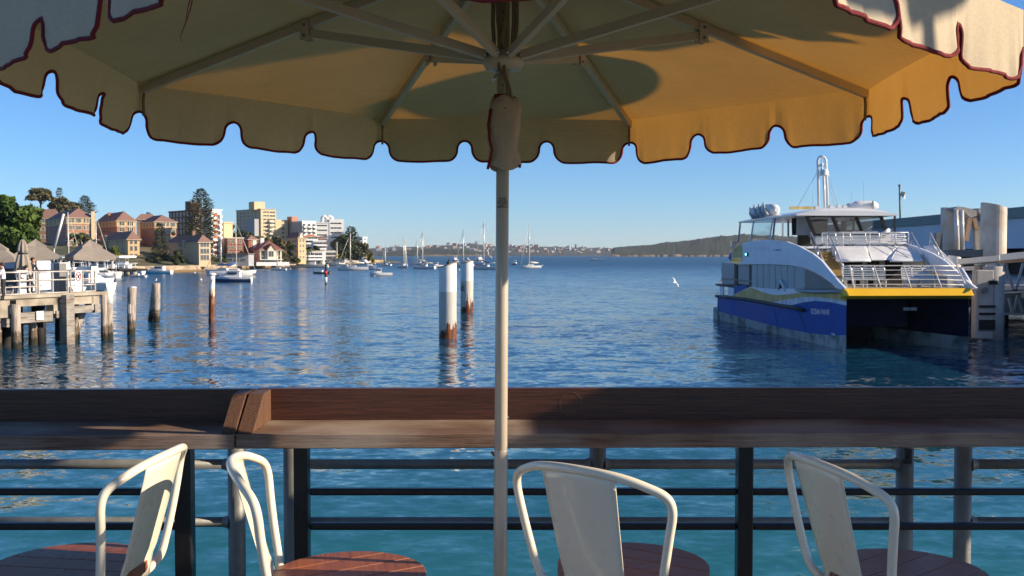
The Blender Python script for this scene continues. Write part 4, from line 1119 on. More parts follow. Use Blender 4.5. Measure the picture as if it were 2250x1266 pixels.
sp2, d2, c2p = steel_pile('farther white steel mooring pile with graffiti, beside the umbrella pole', 1012, 1040, 687, 579, 573, MT['pile_white2'])
b = MB(); gx = P(1017, 635, d2 - 0.49); rr2 = M(28, d2) / 2
for (zc_, r_) in ((P(1016, 634, d2).z, 0.17),):
    b.tube([(-rr2 * 0.62 + r_ * 0.55 * cos(a), -rr2 * 0.80 - 0.02 - 0.12 * 0.55 * cos(a), zc_ + r_ * sin(a)) for a in [i * 2 * pi / 14 for i in range(14)]], 0.04, 5, closed=True)
b.build('graffiti', MT['black_ink'], sp2)
b = MB(); b.ball((-rr2 * 0.66, -rr2 * 0.78, P(1016, 625, d2).z), (0.05, 0.04, 0.06), 6, 5); b.build('graffiti_dot', MT['black_ink'], sp2)
T('bird_dark', (0.012,0.012,0.013), 0.6); T('bird_white', (0.72,0.72,0.70), 0.6, var=0.05); T('bird_grey', (0.30,0.31,0.33), 0.6); T('bird_beak', (0.4,0.12,0.04), 0.5)
def perched_bird(name, label, cat, loc, h, dark, face=1):
    root = thing(name, label, cat, loc); s = h
    bd = MT['bird_dark'] if dark else MT['bird_white']
    pts = [(-0.42*face*s, 0, 0.30*s), (-0.22*face*s, 0, 0.38*s), (0.0, 0, 0.45*s), (0.14*face*s, 0, 0.58*s), (0.17*face*s, 0, 0.76*s), (0.20*face*s, 0, 0.90*s), (0.26*face*s, 0, 0.93*s), (0.33*face*s, 0, 0.90*s)]
    if dark: pts = [(-0.16*face*s,0,0.05*s), (-0.10*face*s,0,0.2*s), (0,0,0.38*s), (0.05*face*s,0,0.58*s), (0.05*face*s,0,0.78*s), (0.06*face*s,0,0.92*s), (0.12*face*s,0,0.95*s), (0.2*face*s,0,0.94*s)]
    b = MB(); b.tube(pts, [0.02*s, 0.11*s, 0.17*s, 0.14*s, 0.09*s, 0.10*s, 0.08*s, 0.02*s], 8); b.build('body', bd, root)
    b = MB(); p = pts[-1]; b.tube([p, (p[0] + 0.10*face*s, 0, p[2] - 0.03*s)], [0.03*s, 0.008*s], 6); b.build('beak', MT['bird_beak'] if not dark else bd, root)
    b = MB(); b.ball((-0.08*face*s, -0.10*s, 0.43*s), (0.30*s, 0.06*s, 0.12*s), 8, 5); b.build('wing', MT['bird_grey'] if not dark else bd, root)
    for sy in (-1, 1):
        b = MB(); b.tube([(0.0, sy*0.06*s, 0.34*s), (0.02*face*s, sy*0.06*s, 0.0)], 0.018*s, 5); b.build('leg', MT['bird_beak'] if not dark else bd, root)
    return root
perched_bird('cormorant', 'black cormorant standing on the nearer white pile', 'bird', (P(985, 581, d1).x, d1, P(985, 583, d1).z), 0.34, True)
perched_bird('seagull', 'white gull standing on the farther white pile', 'bird', (P(1030, 575, d2).x, d2, P(1030, 576.5, d2).z), 0.38, False, -1)
# flying gull
fg = thing('seagull', 'white gull flying low over the water, left of the ferry', 'bird', P(1482, 621, 40))
b = MB(); b.tube([(-0.26,0,-0.02),(-0.12,0,0.0),(0.05,0,0.02),(0.17,0,0.05),(0.23,0,0.04)], [0.02,0.055,0.075,0.05,0.015], 8); b.build('body', MT['bird_white'], fg)
for sy in (-1, 1):
    b = MB(); b.grid([[(0.10,0.03*sy,0.03),(-0.06,0.03*sy,0.03)], [(0.14,0.22*sy,0.12),(0.0,0.22*sy,0.11)], [(0.05,0.52*sy,0.09),(0.0,0.50*sy,0.085)]]); o = b.build('wing', MT['bird_white'], fg); q = o.modifiers.new('s','SOLIDIFY'); q.thickness = 0.012
fg.rotation_euler = (0.9, 0, 0.8); fg.scale = (0.5, 0.5, 0.5)
def timber_pile(label, path, w0, w1, mt_=None, group='timber and rusty mooring piles'):
    """path: [(px,py) bottom at waterline, ... top]"""
    d = DW(path[0][1]); base = P(path[0][0], path[0][1], d)
    root = thing('mooring_post', label, 'post', (base.x, d, 0), group=group)
    return root, d, base
def add_post(root, d, path, w0, w1, mt_, name='shaft', dy=0.0, wob=0.05):
    pts = []; rr = []; n = len(path); rnd_ = random.Random(int(path[0][0]))
    p0 = P(path[0][0], path[0][1], d); pts.append((p0.x, d + dy, -0.8)); rr.append(M(w0, d) / 2)
    for i in range(7):
        t = i / 6; k = t * (n - 1); a = path[min(int(k), n-1)]; c = path[min(int(k) + 1, n-1)]; f_ = k - int(k)
        q = P(a[0] + (c[0]-a[0]) * f_, a[1] + (c[1]-a[1]) * f_, d)
        pts.append((q.x, d + dy, q.z)); rr.append(M(w0 + (w1 - w0) * t, d) / 2 * (1 + rnd_.uniform(-wob, wob)))
    b = MB(); b.tube(pts, rr, 12); return b.build(name, mt_, root, True)
r_, d_, _ = timber_pile('single weathered timber post with split top, left of the leaning pair', [(289, 735)], 17, 18)
add_post(r_, d_, [(288, 737), (290, 633)], 17, 19, MT['pile_wood'])
b = MB(); c = P(285, 679, d_ - 0.25); b.box(c, (0.12, 0.1, 0.5)); b.build('pale_splint', MT['rail_white'], r_, True)
b = MB(); c = P(291, 632, d_); b.ball((c.x, c.y, c.z), (0.24, 0.24, 0.08), 10, 5); b.build('bleached_cap', MT['rail_white'], r_, True)
r_, d_, _ = timber_pile('pair of leaning timber posts bound together with a gull on top', [(340, 706)], 17, 18)
add_post(r_, d_, [(344, 708), (343, 622)], 14, 18, MT['pile_wood']); add_post(r_, d_, [(327, 706), (337, 624)], 12, 14, MT['pile_wood'], dy=0.35)
b = MB(); c = P(343, 686, d_); b.lathe([(0.24,-0.03),(0.25,0),(0.24,0.03)], 14, c, cap=False); b.build('binding_rope', MT['rope'], r_, True)
gp = P(342, 621.5, d_); perched_bird('seagull', 'white gull standing on the leaning timber posts', 'bird', (gp.x, d_, gp.z), 0.30, False, 1)
r_, d_, _ = timber_pile('thin rusty steel post with white bird-stained top', [(465, 709)], 13, 14)
add_post(r_, d_, [(464.5, 710), (466, 606)], 13, 13, MT['pile_rust'])
b = MB(); c = P(466, 603, d_); b.ball((c.x, c.y, c.z), (0.28, 0.28, 0.10), 10, 5); b.build('cap', MT['bird_white'], r_, True)

# banded channel marker and buoys
dm = DW(626); mk = thing('channel_marker', 'thin channel marker post banded black, red and white', 'marker', (P(716, 626, dm).x, dm, 0))
T('marker_red', (0.55,0.03,0.04), 0.5, var=0.1); T('marker_black', (0.012,0.012,0.014), 0.5)
for y0, y1, w_, m_ in ((632, 621, 4, 'marker_black'), (621, 609, 6, 'bird_white'), (609, 604, 6, 'marker_black'), (604, 595, 6, 'marker_red'), (595, 582, 4, 'marker_black'), (582, 571, 2.4, 'marker_black'), (575, 572, 6, 'marker_black')):
    b = MB(); c = P(716, y0, dm); e = P(716, y1, dm); b.tube([(c.x, dm, c.z), (c.x, dm, e.z)], M(w_, dm) / 2, 10); b.build('band', MT[m_], mk, True)
for px, py, r, lb in ((428, 599, 2.0, 'small white mooring buoy near the stone sea wall'), (441.5, 614, 2.8, 'larger round white mooring buoy left of the moored yachts'), (823, 606, 1.6, 'white mooring buoy left of the white fishing cruiser'), (638, 591, 1.6, 'tiny white mooring buoy before the cream house wall'), (1192, 583, 1.4, 'small pale buoy right of the lone sailboat'), (1009, 593, 1.8, 'small white buoy between the white piles')):
    d = DW(py + r * 0.6); c = P(px, py, d); rr = M(r, d)
    bo = thing('mooring_buoy', lb, 'buoy', (c.x, d, 0), group='white mooring buoys')
    b = MB(); b.lathe([(0.0,-rr*0.6),(rr*0.8,-rr*0.3),(rr,0.2*rr),(rr*0.85,rr*0.8),(rr*0.4,rr*1.15),(0.12*rr,rr*1.2),(0.1*rr,rr*1.5),(0,rr*1.55)], 12); b.build('float', MT['bird_white'], bo)
    b = MB(); b.tube([(rr*0.16*cos(a), 0, rr*1.6 + rr*0.16*sin(a)) for a in [i*2*pi/8 for i in range(8)]], rr*0.06, 5, closed=True); b.build('ring', MT['galv'], bo)

# ------------------------------------------------------------------ right hand wharf: piles, gangway, terminal
T('concrete', (0.46,0.43,0.38), 0.8, var=0.15, scale=1.2, col2=(0.36,0.32,0.27), c2scale=0.8)
T('pale_pile', (0.60,0.55,0.47), 0.6, var=0.10, scale=1.0, col2=(0.50,0.40,0.30), c2scale=0.7)
T('slate_wall', (0.52,0.55,0.61), 0.6, var=0.06, scale=0.3)
T('green_roof', (0.15,0.20,0.18), 0.6, var=0.12, scale=0.6)
T('tan_beam', (0.40,0.27,0.18), 0.7, var=0.15)
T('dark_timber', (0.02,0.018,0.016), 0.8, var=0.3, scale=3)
T('yellow_pane', (0.20,0.19,0.05), 0.5, var=0.2)
def cyl_thing(name, label, x0, x1, ytop_l, ytop_r, d, zb, mt_, group=None, parts=True):
    c = P((x0 + x1) / 2, 600, d); r = M(x1 - x0, d) / 2; zl = P(x0, ytop_l, d).z; zr = P(x1, ytop_r, d).z
    root = thing(name, label, 'pile', (c.x, d, zb), group=group); n = 28; lo = []; hi = []
    for j in range(n):
        a = 2 * pi * j / n; x = c.x + r * cos(a); y = d + r * sin(a); lo.append((x, y, zb)); hi.append((x, y, zl + (zr - zl) * ((x - c.x) / r + 1) / 2))
    b = MB(); b.add(lo + hi, [(j, (j+1) % n, n + (j+1) % n, n + j) for j in range(n)] + [tuple(range(n, 2*n))], 0); b.build('shaft', mt_, root, True)
    b = MB(); b.add([((x - c.x) * 1.02 + c.x, (y - d) * 1.02 + d, z - 0.34) for x, y, z in hi] + [((x - c.x) * 1.02 + c.x, (y - d) * 1.02 + d, z - 0.40) for x, y, z in hi], [(j, (j+1) % n, n + (j+1) % n, n + j) for j in range(n)]); b.build('rim_band', mt_, root, True)
    return root
cyl_thing('wharf_pile', 'tall pale capped pile with angled top, left of the gantry arm', 2067, 2114, 456, 462, 68, -0.5, MT['pale_pile'], 'tall capped wharf piles')
cyl_thing('wharf_pile', 'tallest pale capped pile with angled top at far right', 2155, 2208, 445, 459, 64, -0.5, MT['pale_pile'], 'tall capped wharf piles')
cyl_thing('wharf_pile', 'short white capped pile behind the ferry bow rail', 2083, 2110, 561, 566, 57, -0.5, MT['boat_white'], 'tall capped wharf piles')
g = thing('gantry', 'grey gangway hoist with hydraulic rams between the tall piles', 'hoist', P(2110, 548, 66))
b = MB(); pts = [P(p[0], p[1], 66) for p in ((2094, 460), (2106, 454), (2118, 455), (2146, 462), (2146, 474), (2134, 479), (2117, 464))]; b.prism(pts, (0, 1.2, 0)); b.build('arm', MT['concrete'], g, True)
b = MB(); b.tube([P(2134, 469, 66.6), P(2160, 467, 66.6)], 0.30, 12); b.build('axle', MT['galv'], g, True)
for px in (2102, 2114):
    b = MB(); b.tube([P(px, 549, 65.6), P(px - 1, 462, 65.6)], M(4.6, 66) , 12); b.build('ram', MT['rail_white'], g, True)
    b = MB(); b.tube([P(px + 3, 538, 65.3), P(px + 2, 495, 65.3)], M(2, 66), 8); b.build('ram_rod', MT['bird_white'], g, True)
for a, c, m_ in (((2129, 480), (2121, 530), 'tan_beam'), ((2138, 480), (2146, 506), 'tan_beam'), ((2145, 505), (2145, 549), 'concrete')):
    b = MB(); b.bar(P(a[0], a[1], 66), P(c[0], c[1], 66), M(9, 66), 0.4, up=(0,1,0)); b.build('leg', MT[m_], g, True)
b = MB(); c0 = P(2066, 550, 65); c1 = P(2164, 550, 65); b.box(((c0.x + c1.x) / 2, 65, c0.z - 0.2), (c1.x - c0.x, 2.4, 0.45)); b.build('platform', MT['galv'], g, True)
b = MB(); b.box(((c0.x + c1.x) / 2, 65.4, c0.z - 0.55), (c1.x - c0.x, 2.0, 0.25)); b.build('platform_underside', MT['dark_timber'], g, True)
for px in (2062, 2158):
    b = MB(); c = P(px, 530, 66.2); b.box((c.x, 66.2, c.z - 0.2), (M(14, 66), 0.3, 1.5)); b.build('side_plate', MT['galv'], g, True)
# gangway
gw = thing('gangway', 'grey truss boarding gangway beside the ferry bow', 'gangway', P(2110, 600, 56))
def bb(a, c, d0, d1_, w_, h_, nm, m_):
    b = MB(); b.bar(P(a[0], a[1], d0), P(c[0], c[1], d1_), w_, h_); b.build(nm, MT[m_], gw, True)
bb((2108, 575), (2200, 567), 56, 54, 0.35, 0.30, 'top_chord', 'rail_white'); bb((2203, 566), (2300, 556), 53.5, 51, 0.4, 0.34, 'top_chord', 'rail_white')
bb((2108, 591), (2166, 588), 56, 55, 0.3, 0.22, 'lower_chord', 'rail_white')
bb((2112, 580), (2200, 575), 56.3, 54.4, 0.3, 0.12, 'under_rail', 'galv')  # grey and tan bars just below the top chord
bb((2200, 576), (2300, 569), 53.8, 51.4, 0.5, 0.16, 'under_rail', 'tan_beam')
b = MB(); c = P(2153, 592, 54.6); b.lathe([(0.26,-0.5),(0.26,0.22),(0.28,0.22),(0.28,0.3),(0,0.32)], 14, c); b.build('bearing', MT['pale_pile'], gw, True)
for a, c in (((2193, 580), (2199, 640)), ((2208, 580), (2228, 640)), ((2248, 578), (2232, 640)), ((2208, 582), (2196, 630)), ((2262, 580), (2280, 640)), ((2196, 690), (2250, 690)), ((2196, 640), (2300, 636)), ((2216, 655), (2225, 688)), ((2236, 650), (2226, 688)), ((2236, 650), (2247, 690))):
    bb(a, c, 54.5, 54.5, 0.10, 0.12, 'truss_member', 'ferry_grey')
b = MB(); c = P(2255, 665, 55); b.prism([P(p[0], p[1], 55) for p in ((2195, 645), (2330, 640), (2330, 690), (2195, 690))], (0, 0.1, 0)); b.build('side_panel', mat('gangway_panel', (0.16,0.19,0.18), 0.4, var=0.15), gw, True)
# fender pile in front of the gangway
fp_ = thing('fender_pile', 'thick grey concrete fender pile standing beside the ferry bow', 'pile', (G(2170, 746).x, G(2170, 746).y, 0)); df = G(2170, 746).y
b = MB(); x = P(2182, 700, df).x; b.tube([(x, df, -0.8), (x, df, P(2180, 585, df).z)], M(22, df), 18); b.build('shaft', MT['concrete'], fp_, True)
b = MB(); x2 = P(2160, 700, df - 0.4).x; b.box((x2, df - 0.3, P(2160, 668, df).z), (M(38, df), 0.55, M(150, df))); b.build('fender_panel', MT['concrete'], fp_, True, bevel=0.05)
for py, hh in ((672, 5), (688, 5), (712, 22)):
    b = MB(); b.box((x2 + 0.1, df - 0.62, P(2160, py, df).z), (M(34, df), 0.12, M(hh, df))); b.build('rubber_strip', MT['dark_timber'], fp_, True)
b = MB(); c = P(2162, 638, df - 0.62); b.tube([c, (c.x, c.y - 0.12, c.z)], 0.16, 12); b.build('fender_bolt', MT['galv'], fp_, True)
b = MB(); c = P(2182, 621, df - 0.7); b.box(c, (0.4, 0.15, 0.2)); b.build('bracket', MT['dark_timber'], fp_, True)
# wharf underside
wf = thing('wharf', 'dark timber wharf on piles behind the ferry bow at right', 'wharf', (34, 70, 0))
b = MB(); b.box((41, 92, 2.3), (26, 84, 0.6)); b.build('deck', MT['concrete'], wf, True)
rnd = random.Random(4)
for i in range(22):
    b = MB(); x = 28.6 + rnd.random() * 7; y = 53 + i * 3.0; b.tube([(x, y, -0.6), (x, y, 2.0)], 0.24, 8); b.build('support_pile', MT['dark_timber'], wf, True)
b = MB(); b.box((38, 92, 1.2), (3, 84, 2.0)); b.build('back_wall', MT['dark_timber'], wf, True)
# terminal building along the wharf
tb = thing('terminal_building', 'long wharf terminal with green roof edge and pale blue-grey wall', 'building', (42, 95, 2.6))
XW = 41.5
z_top = 8.25
b = MB(); b.box((XW + 9, 95, 6.2), (18, 74, 2.6)); b.build('upper_wall', MT['slate_wall'], tb, True)
b = MB(); b.box((XW + 9, 95, z_top - 0.45), (18.5, 75, 0.9)); b.build('roof_edge', MT['green_roof'], tb, True)
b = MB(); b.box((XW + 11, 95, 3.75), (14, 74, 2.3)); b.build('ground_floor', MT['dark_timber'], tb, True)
for i in range(15):
    y = 60 + i * 5
    b = MB(); b.box((XW + 0.3, y, 3.7), (0.4, 0.4, 2.3)); b.build('column', MT['tan_beam'], tb, True)
    b = MB(); b.box((XW + 3.95, y + 2.4, 3.9), (0.06, 1.5, 1.3)); b.build('yellowish_pane', MT['yellow_pane'], tb, True)  # panes in a plain yellowish colour
b = MB(); b.box((XW - 1.6, 66, 5.3), (3.4, 16, 0.7)); b.build('awning', MT['concrete'], tb, True)
fl = thing('flagpole', 'flagpole with drooping pale flag on the terminal roof', 'flagpole', P(1978, 482, 108))
b = MB(); b.tube([P(1978, 484, 108), P(1976.5, 409, 108)], M(2.0, 108), 8); b.ball(P(1976.5, 408, 108), 0.16, 8, 5); b.build('pole', MT['green_roof'], fl, True)
rows = []
for i in range(8):
    t = i / 7; rows.append([P(1978 + t * 11 + (1 - u) * 0.6, 419 + u * (9 + 7 * t) + 5 * t * (1 - t) + t * 3, 108 + 0.3 * sin(5 * t + 2 * u)) for u in [k / 5 for k in range(6)]])
b = MB(); b.grid(rows); o = b.build('flag', mat('pale_flag', (0.55,0.52,0.48), 0.8, var=0.15), fl, True, fix=False)
ws = thing('wharf_shed', 'low wharf shed standing right of the ferry berth, out of the picture', 'building', (34, 45, 2.6))
b = MB(); b.box((34, 42, 1.2), (8, 30, 2.4)); b.build('base', MT['concrete'], ws, True)
b = MB(); b.box((34.6, 42, 3.7), (6.6, 29, 2.5)); b.build('wall', MT['slate_wall'], ws, True)
b = MB(); b.prism([(30.2, 27, 5.4), (38.8, 27, 5.4), (34.5, 27, 6.9)], (0, 30, 0)); b.build('roof', MT['green_roof'], ws, True)
# ------------------------------------------------------------------ boats
T('boat_navy', (0.03,0.06,0.15), 0.4, var=0.1); T('boat_cyan', (0.16,0.62,0.80), 0.4, var=0.08); T('sail_cover_blue', (0.05,0.13,0.35), 0.8, var=0.2)
T('mast_alu', (0.66,0.63,0.57), 0.35, 0.2, var=0.08); T('boat_cream', (0.70,0.66,0.56), 0.4, var=0.08); T('antifoul', (0.10,0.07,0.05), 0.7); T('sail_cream', (0.62,0.55,0.44), 0.8, var=0.15)
T('boat_brown', (0.30,0.10,0.05), 0.6, var=0.2); T('tender_grey', (0.10,0.105,0.11), 0.5, var=0.2)
def hull_part(root, L_, B_, H_, mt_, stripe=None, transom=0.78):
    st = [-0.5, -0.42, -0.25, 0.0, 0.2, 0.34, 0.44, 0.5]
    def bw(t):
        return B_ / 2 * (transom + (1 - transom) * min(1, (t + 0.5) / 0.4)) if t < -0.05 else B_ / 2 * max(0.0, 1 - ((t + 0.05) / 0.55) ** 2.3)
    def sh(t): return H_ * (1 + 0.30 * max(0, t + 0.1) ** 1.5 * 1.4)
    b = MB(); rows = [[], [], [], []]
    for t in st:
        w_ = bw(t); x = t * L_; rake = 0.05 * L_ * max(0, t) * 2
        rows[0].append((x - rake * 0.8, w_ * 0.55, -0.35 * H_)); rows[1].append((x - rake * 0.35, w_ * 0.86, 0.12 * H_)); rows[2].append((x + rake * 0.2, w_ * 0.97, sh(t) * 0.62)); rows[3].append((x + rake * 0.5, w_, sh(t)))
    mats = [MT['antifoul'], mt_, stripe or mt_]
    for s_ in (1, -1): b.grid([[(x, y * s_, z) for x, y, z in r] for r in rows], sm=True, mis=[0, 2 if stripe else 1, 1])
    b.add([rows[3][0], (rows[3][0][0], -rows[3][0][1], rows[3][0][2]), (rows[0][0][0], -rows[0][0][1], rows[0][0][2]), rows[0][0]], [(0,1,2,3)], 1)
    o = b.build('hull', mats, root)
    b = MB(); b.grid([[(x, y * 0.985, z - 0.02) for x, y, z in rows[3]], [(x, -y * 0.985, z - 0.02) for x, y, z in rows[3]]], sm=False); b.build('deck', MT['boat_cream'], root)
    return o
def loft_box(b, x0, x1, w0, w1, z0, z1, rf=0.25, ra=0.1, mi=0):
    h = z1 - z0; ww0, ww1 = w0 * 0.86, w1 * 0.8
    b.hexa([(x0,-w0/2,z0),(x1,-w1/2,z0),(x1,w1/2,z0),(x0,w0/2,z0),(x0+ra*h,-ww0/2,z1),(x1-rf*h*3,-ww1/2,z1),(x1-rf*h*3,ww1/2,z1),(x0+ra*h,ww0/2,z1)], mi)
def sailboat(label, px, py, mast_px, mast_top, Lm, head, hullm='boat_white', cover='sail_cream', furl=True, second=None):
    d = DW(py); c = P(px, py, d)
    root = thing('sailboat', label, 'sailboat', (c.x, d, 0), head, 'moored sailboats')
    B_ = Lm * 0.30; H_ = Lm * 0.11
    hull_part(root, Lm, B_, H_, MT[hullm], None, 0.7)
    b = MB(); loft_box(b, -0.12 * Lm, 0.2 * Lm, B_ * 0.62, B_ * 0.45, H_ * 0.98, H_ * 1.5, 0.4); b.build('cabin', MT['boat_white'], root)
    for s_ in (-1, 1):
        b = MB(); b.box((0.02 * Lm, s_ * B_ * 0.285, H_ * 1.26), (0.2 * Lm, 0.03, H_ * 0.16), R=Matrix.Rotation(-s_ * 0.06, 3, 'Z')); b.build('window', MT['dark_glass'], root)
    zt_ = P(px, mast_top, d).z; mx = 0.08 * Lm
    mr = max(M(1.25, d), 0.05)
    b = MB(); b.tube([(mx, 0, H_), (mx - 0.01 * zt_, 0, zt_)], [mr, mr * 0.75], 6); b.build('mast', MT['mast_alu'], root)
    b = MB(); zb = H_ + Lm * 0.12; b.tube([(mx, 0, zb), (-0.38 * Lm, 0, zb + 0.05)], mr * 0.7, 6); b.build('boom', MT['mast_alu'], root)
    if furl:
        b = MB(); b.tube([(mx - 0.05, 0, zb + 0.25 + Lm * 0.04), (-0.05 * Lm, 0, zb + 0.2), (-0.34 * Lm, 0, zb + 0.14)], [Lm * 0.022, Lm * 0.03, Lm * 0.014], 7); b.build('furled_sail', MT[cover], root)
        b = MB(); b.tube([(0.49 * Lm, 0, H_ * 1.35), ((0.49 * Lm + mx) / 2, 0, (H_ + zt_) / 2), (mx + 0.02 * Lm, 0, zt_ * 0.93)], [mr * 0.4, mr * 0.45, mr * 0.25], 5); b.build('furled_headsail', MT['rail_white'], root)
    b = MB(); b.tube([(-0.49 * Lm, 0, H_), (mx - 0.01 * zt_, 0, zt_ * 0.99)], M(0.16, d), 3); b.build('backstay', MT['galv'], root)
    for s_ in (-1, 1):
        b = MB(); b.tube([(mx, s_ * B_ * 0.48, H_), (mx, s_ * B_ * 0.22, zt_ * 0.6), (mx, 0, zt_ * 0.97)], M(0.13, d), 3); b.build('shroud', MT['galv'], root)
    b = MB(); b.tube([(mx, -B_ * 0.22, zt_ * 0.6), (mx, B_ * 0.22, zt_ * 0.6)], mr * 0.4, 4); b.build('spreader', MT['mast_alu'], root)
    return root
def motorboat(label, px, py, Lm, head, hullm='boat_white', stripe=None, fly=False, style='cruiser', extras=None, cat='motorboat', name='motorboat'):
    d = DW(py); c = P(px, py, d)
    root = thing(name, label, cat, (c.x, d, 0), head, 'moored motorboats')
    B_ = Lm * 0.34; H_ = Lm * (0.13 if style != 'runabout' else 0.11)
    hull_part(root, Lm, B_, H_, MT[hullm], MT[stripe] if stripe else None, 0.9)
    if style in ('cruiser', 'fly', 'fish'):
        x0, x1 = (-0.22, 0.2) if style != 'fish' else (-0.02, 0.24)
        h = Lm * (0.15 if style != 'fish' else 0.20)
        b = MB(); loft_box(b, x0 * Lm, x1 * Lm, B_ * 0.78, B_ * 0.62, H_ * 0.98, H_ + h, 0.22, 0.05); b.build('cabin', MT['boat_white'], root)
        b = MB(); loft_box(b, (x1 - 0.02) * Lm, (x1 + 0.16) * Lm, B_ * 0.6, B_ * 0.3, H_ * 1.02, H_ + h * 0.45, 0.5, 0.0); b.build('foredeck', MT['boat_white'], root)
        for s_ in (-1, 1):
            b = MB(); b.box(((x0 + x1) / 2 * Lm - 0.02 * Lm, s_ * B_ * 0.352, H_ + h * 0.62), ((x1 - x0) * Lm * 0.58, 0.03, h * 0.34), R=Matrix.Rotation(s_ * 0.12, 3, 'X') @ Matrix.Rotation(-s_ * 0.06, 3, 'Z')); b.build('window', MT['dark_glass'], root)
        for q in (-0.27, 0.0, 0.27):
            xa = x1 * Lm - 0.66 * h * 0.62; b = MB(); b.box((xa + 0.02, q * B_ * 0.8, H_ + h * 0.62), (0.04, B_ * 0.19, h * 0.36), R=Matrix.Rotation(-0.58, 3, 'Y')); b.build('windscreen', MT['dark_glass'], root)
        b = MB(); b.box(((x0 + x1) / 2 * Lm - 0.05 * Lm, 0, H_ + h * 1.02), ((x1 - x0) * Lm * 0.86, B_ * 0.76, h * 0.07)); b.build('roof', MT['boat_white'], root)
        if style == 'fly' or fly:
            b = MB(); loft_box(b, (x0 - 0.02) * Lm, (x1 - 0.14) * Lm, B_ * 0.62, B_ * 0.5, H_ + h * 1.05, H_ + h * 1.6, 0.3, 0.0); b.build('flybridge', MT['boat_white'], root)
            b = MB(); b.box((x0 * Lm + 0.08 * Lm, 0, H_ + h * 2.25), (0.22 * Lm, B_ * 0.62, h * 0.06)); b.build('bimini', MT['rail_white'], root)
            for qx in (-0.02, 0.17):
                for s_ in (-1, 1):
                    b = MB(); b.tube([((x0 + qx) * Lm, s_ * B_ * 0.28, H_ + h * 1.2), ((x0 + qx) * Lm, s_ * B_ * 0.28, H_ + h * 2.25)], M(0.4, d), 4); b.build('bimini_post', MT['steel'], root)
    else:
        b = MB(); loft_box(b, -0.05 * Lm, 0.14 * Lm, B_ * 0.6, B_ * 0.45, H_, H_ * 1.9, 0.3, 0.0); b.build('console', MT['boat_white'], root)
        b = MB(); b.box((-0.47 * Lm, 0, H_ * 1.1), (0.09 * Lm, B_ * 0.2, H_ * 1.1)); b.build('outboard', MT['tender_grey'], root)
    b = MB(); zr = H_ * 1.55
    for s_ in (-1, 1): b.tube([(0.1 * Lm, s_ * B_ * 0.47, zr), (0.3 * Lm, s_ * B_ * 0.36, zr * 1.06), (0.5 * Lm, s_ * 0.05, zr * 1.15)], M(0.3, d), 4)
    b.build('bow_rail', MT['steel'], root)
    return root
R_ = radians
sailboat('white sailboat with cream furled sail, left of the pair of tall masts', 886, 589, 883, 520, 6.6, R_(-62))
sailboat('small sailboat half hidden behind the white sailboat at left', 890, 586, 888, 525, 6.0, R_(-70))
sailboat('white sailboat with the tall cream mast, right one of the tight pair', 932, 591, 927, 507, 7.4, R_(158))
sailboat('white sailboat behind, left one of the tight pair', 920, 582, 920, 526, 7.6, R_(170))
sailboat('sailboat with its hull hidden behind the white steel piles', 1021, 586, 1020, 503, 7.0, R_(160))
sailboat('white sailboat with tall dark mast just left of the umbrella pole', 1067, 592, 1064, 486, 8.0, R_(155), cover='sail_cover_blue')
sailboat('lone white sailboat just right of the umbrella pole', 1166, 589, 1162, 491, 7.0, R_(200))
sailboat('small far sailboat off the end of the stone point', 848, 584, 848, 545, 5.0, R_(150))
sailboat('tiny distant white sailboat near the far shore', 1074, 567, 1074, 552, 8.0, R_(160))
sailboat('sailboat with blue sail cover behind the white cruiser near the rusty post', 512, 606, 512, 487, 9.0, R_(10), cover='sail_cover_blue')
sailboat('sailboat with bare mast left behind the white cruiser near the rusty post', 492, 603, 489, 520, 8.5, R_(170))
sailboat('white sailboat moored before the tree covered point with a tall mast', 775, 594, 779, 513, 8.5, R_(185))
sailboat('small sailboat moored close under the stone wall with a thin mast', 738, 583, 738, 532, 7.0, R_(15), furl=False)
sailboat('small sailboat with thin mast in front of the yellow flats', 656, 588, 660, 520, 6.0, R_(170), furl=False)
sailboat('small white sailboat with turquoise dinghy before the cream house', 612, 594, 614, 552, 4.5, R_(170), furl=False)
motorboat('white cruiser with navy hull band, in front near the rusty post', 510, 620, 6.2, R_(182), stripe='boat_navy', fly=False)
motorboat('white runabout tied behind the white cruiser near the rusty post', 532, 611, 4.6, R_(190), style='runabout')
motorboat('large white flybridge cruiser before the tree covered point', 803, 592, 7.6, R_(-28), style='fly')
motorboat('white fishing cruiser with dark windscreens, right of the flybridge cruiser', 837, 606, 4.6, R_(195), style='fish')
motorboat('small dark windowed motorboat left of the white steel piles', 962, 586, 4.4, R_(200), style='fish')
motorboat('white cruiser behind the top of the nearer white pile', 1001, 582, 8.0, R_(-60), style='fly')
motorboat('large white flybridge cruiser left of the umbrella pole', 1055, 584, 9.0, R_(-70), style='fly')
motorboat('small motorboat right beside the umbrella pole', 1131, 582, 5.5, R_(-80), style='fish', hullm='boat_white', stripe='boat_navy')
motorboat('white motorboat speeding far out near the headland', 1311, 573, 9.5, R_(175), style='fish')
motorboat('turquoise hulled white cabin cruiser by the stone sea wall', 348, 602, 6.2, R_(176), hullm='boat_white', stripe='boat_cyan')
motorboat('small white dinghy with brown gear left of the turquoise cruiser', 304, 609, 3.2, R_(170), style='runabout')
motorboat('dark grey tender beside the banded channel marker', 707, 602, 4.0, R_(170), hullm='tender_grey', style='runabout')
motorboat('white runabout right under the grey boathouse wall', 745, 584, 6.5, R_(178), style='runabout')
motorboat('low white barge under the yellow flats', 690, 588, 9.5, R_(180), hullm='boat_cream', style='runabout')
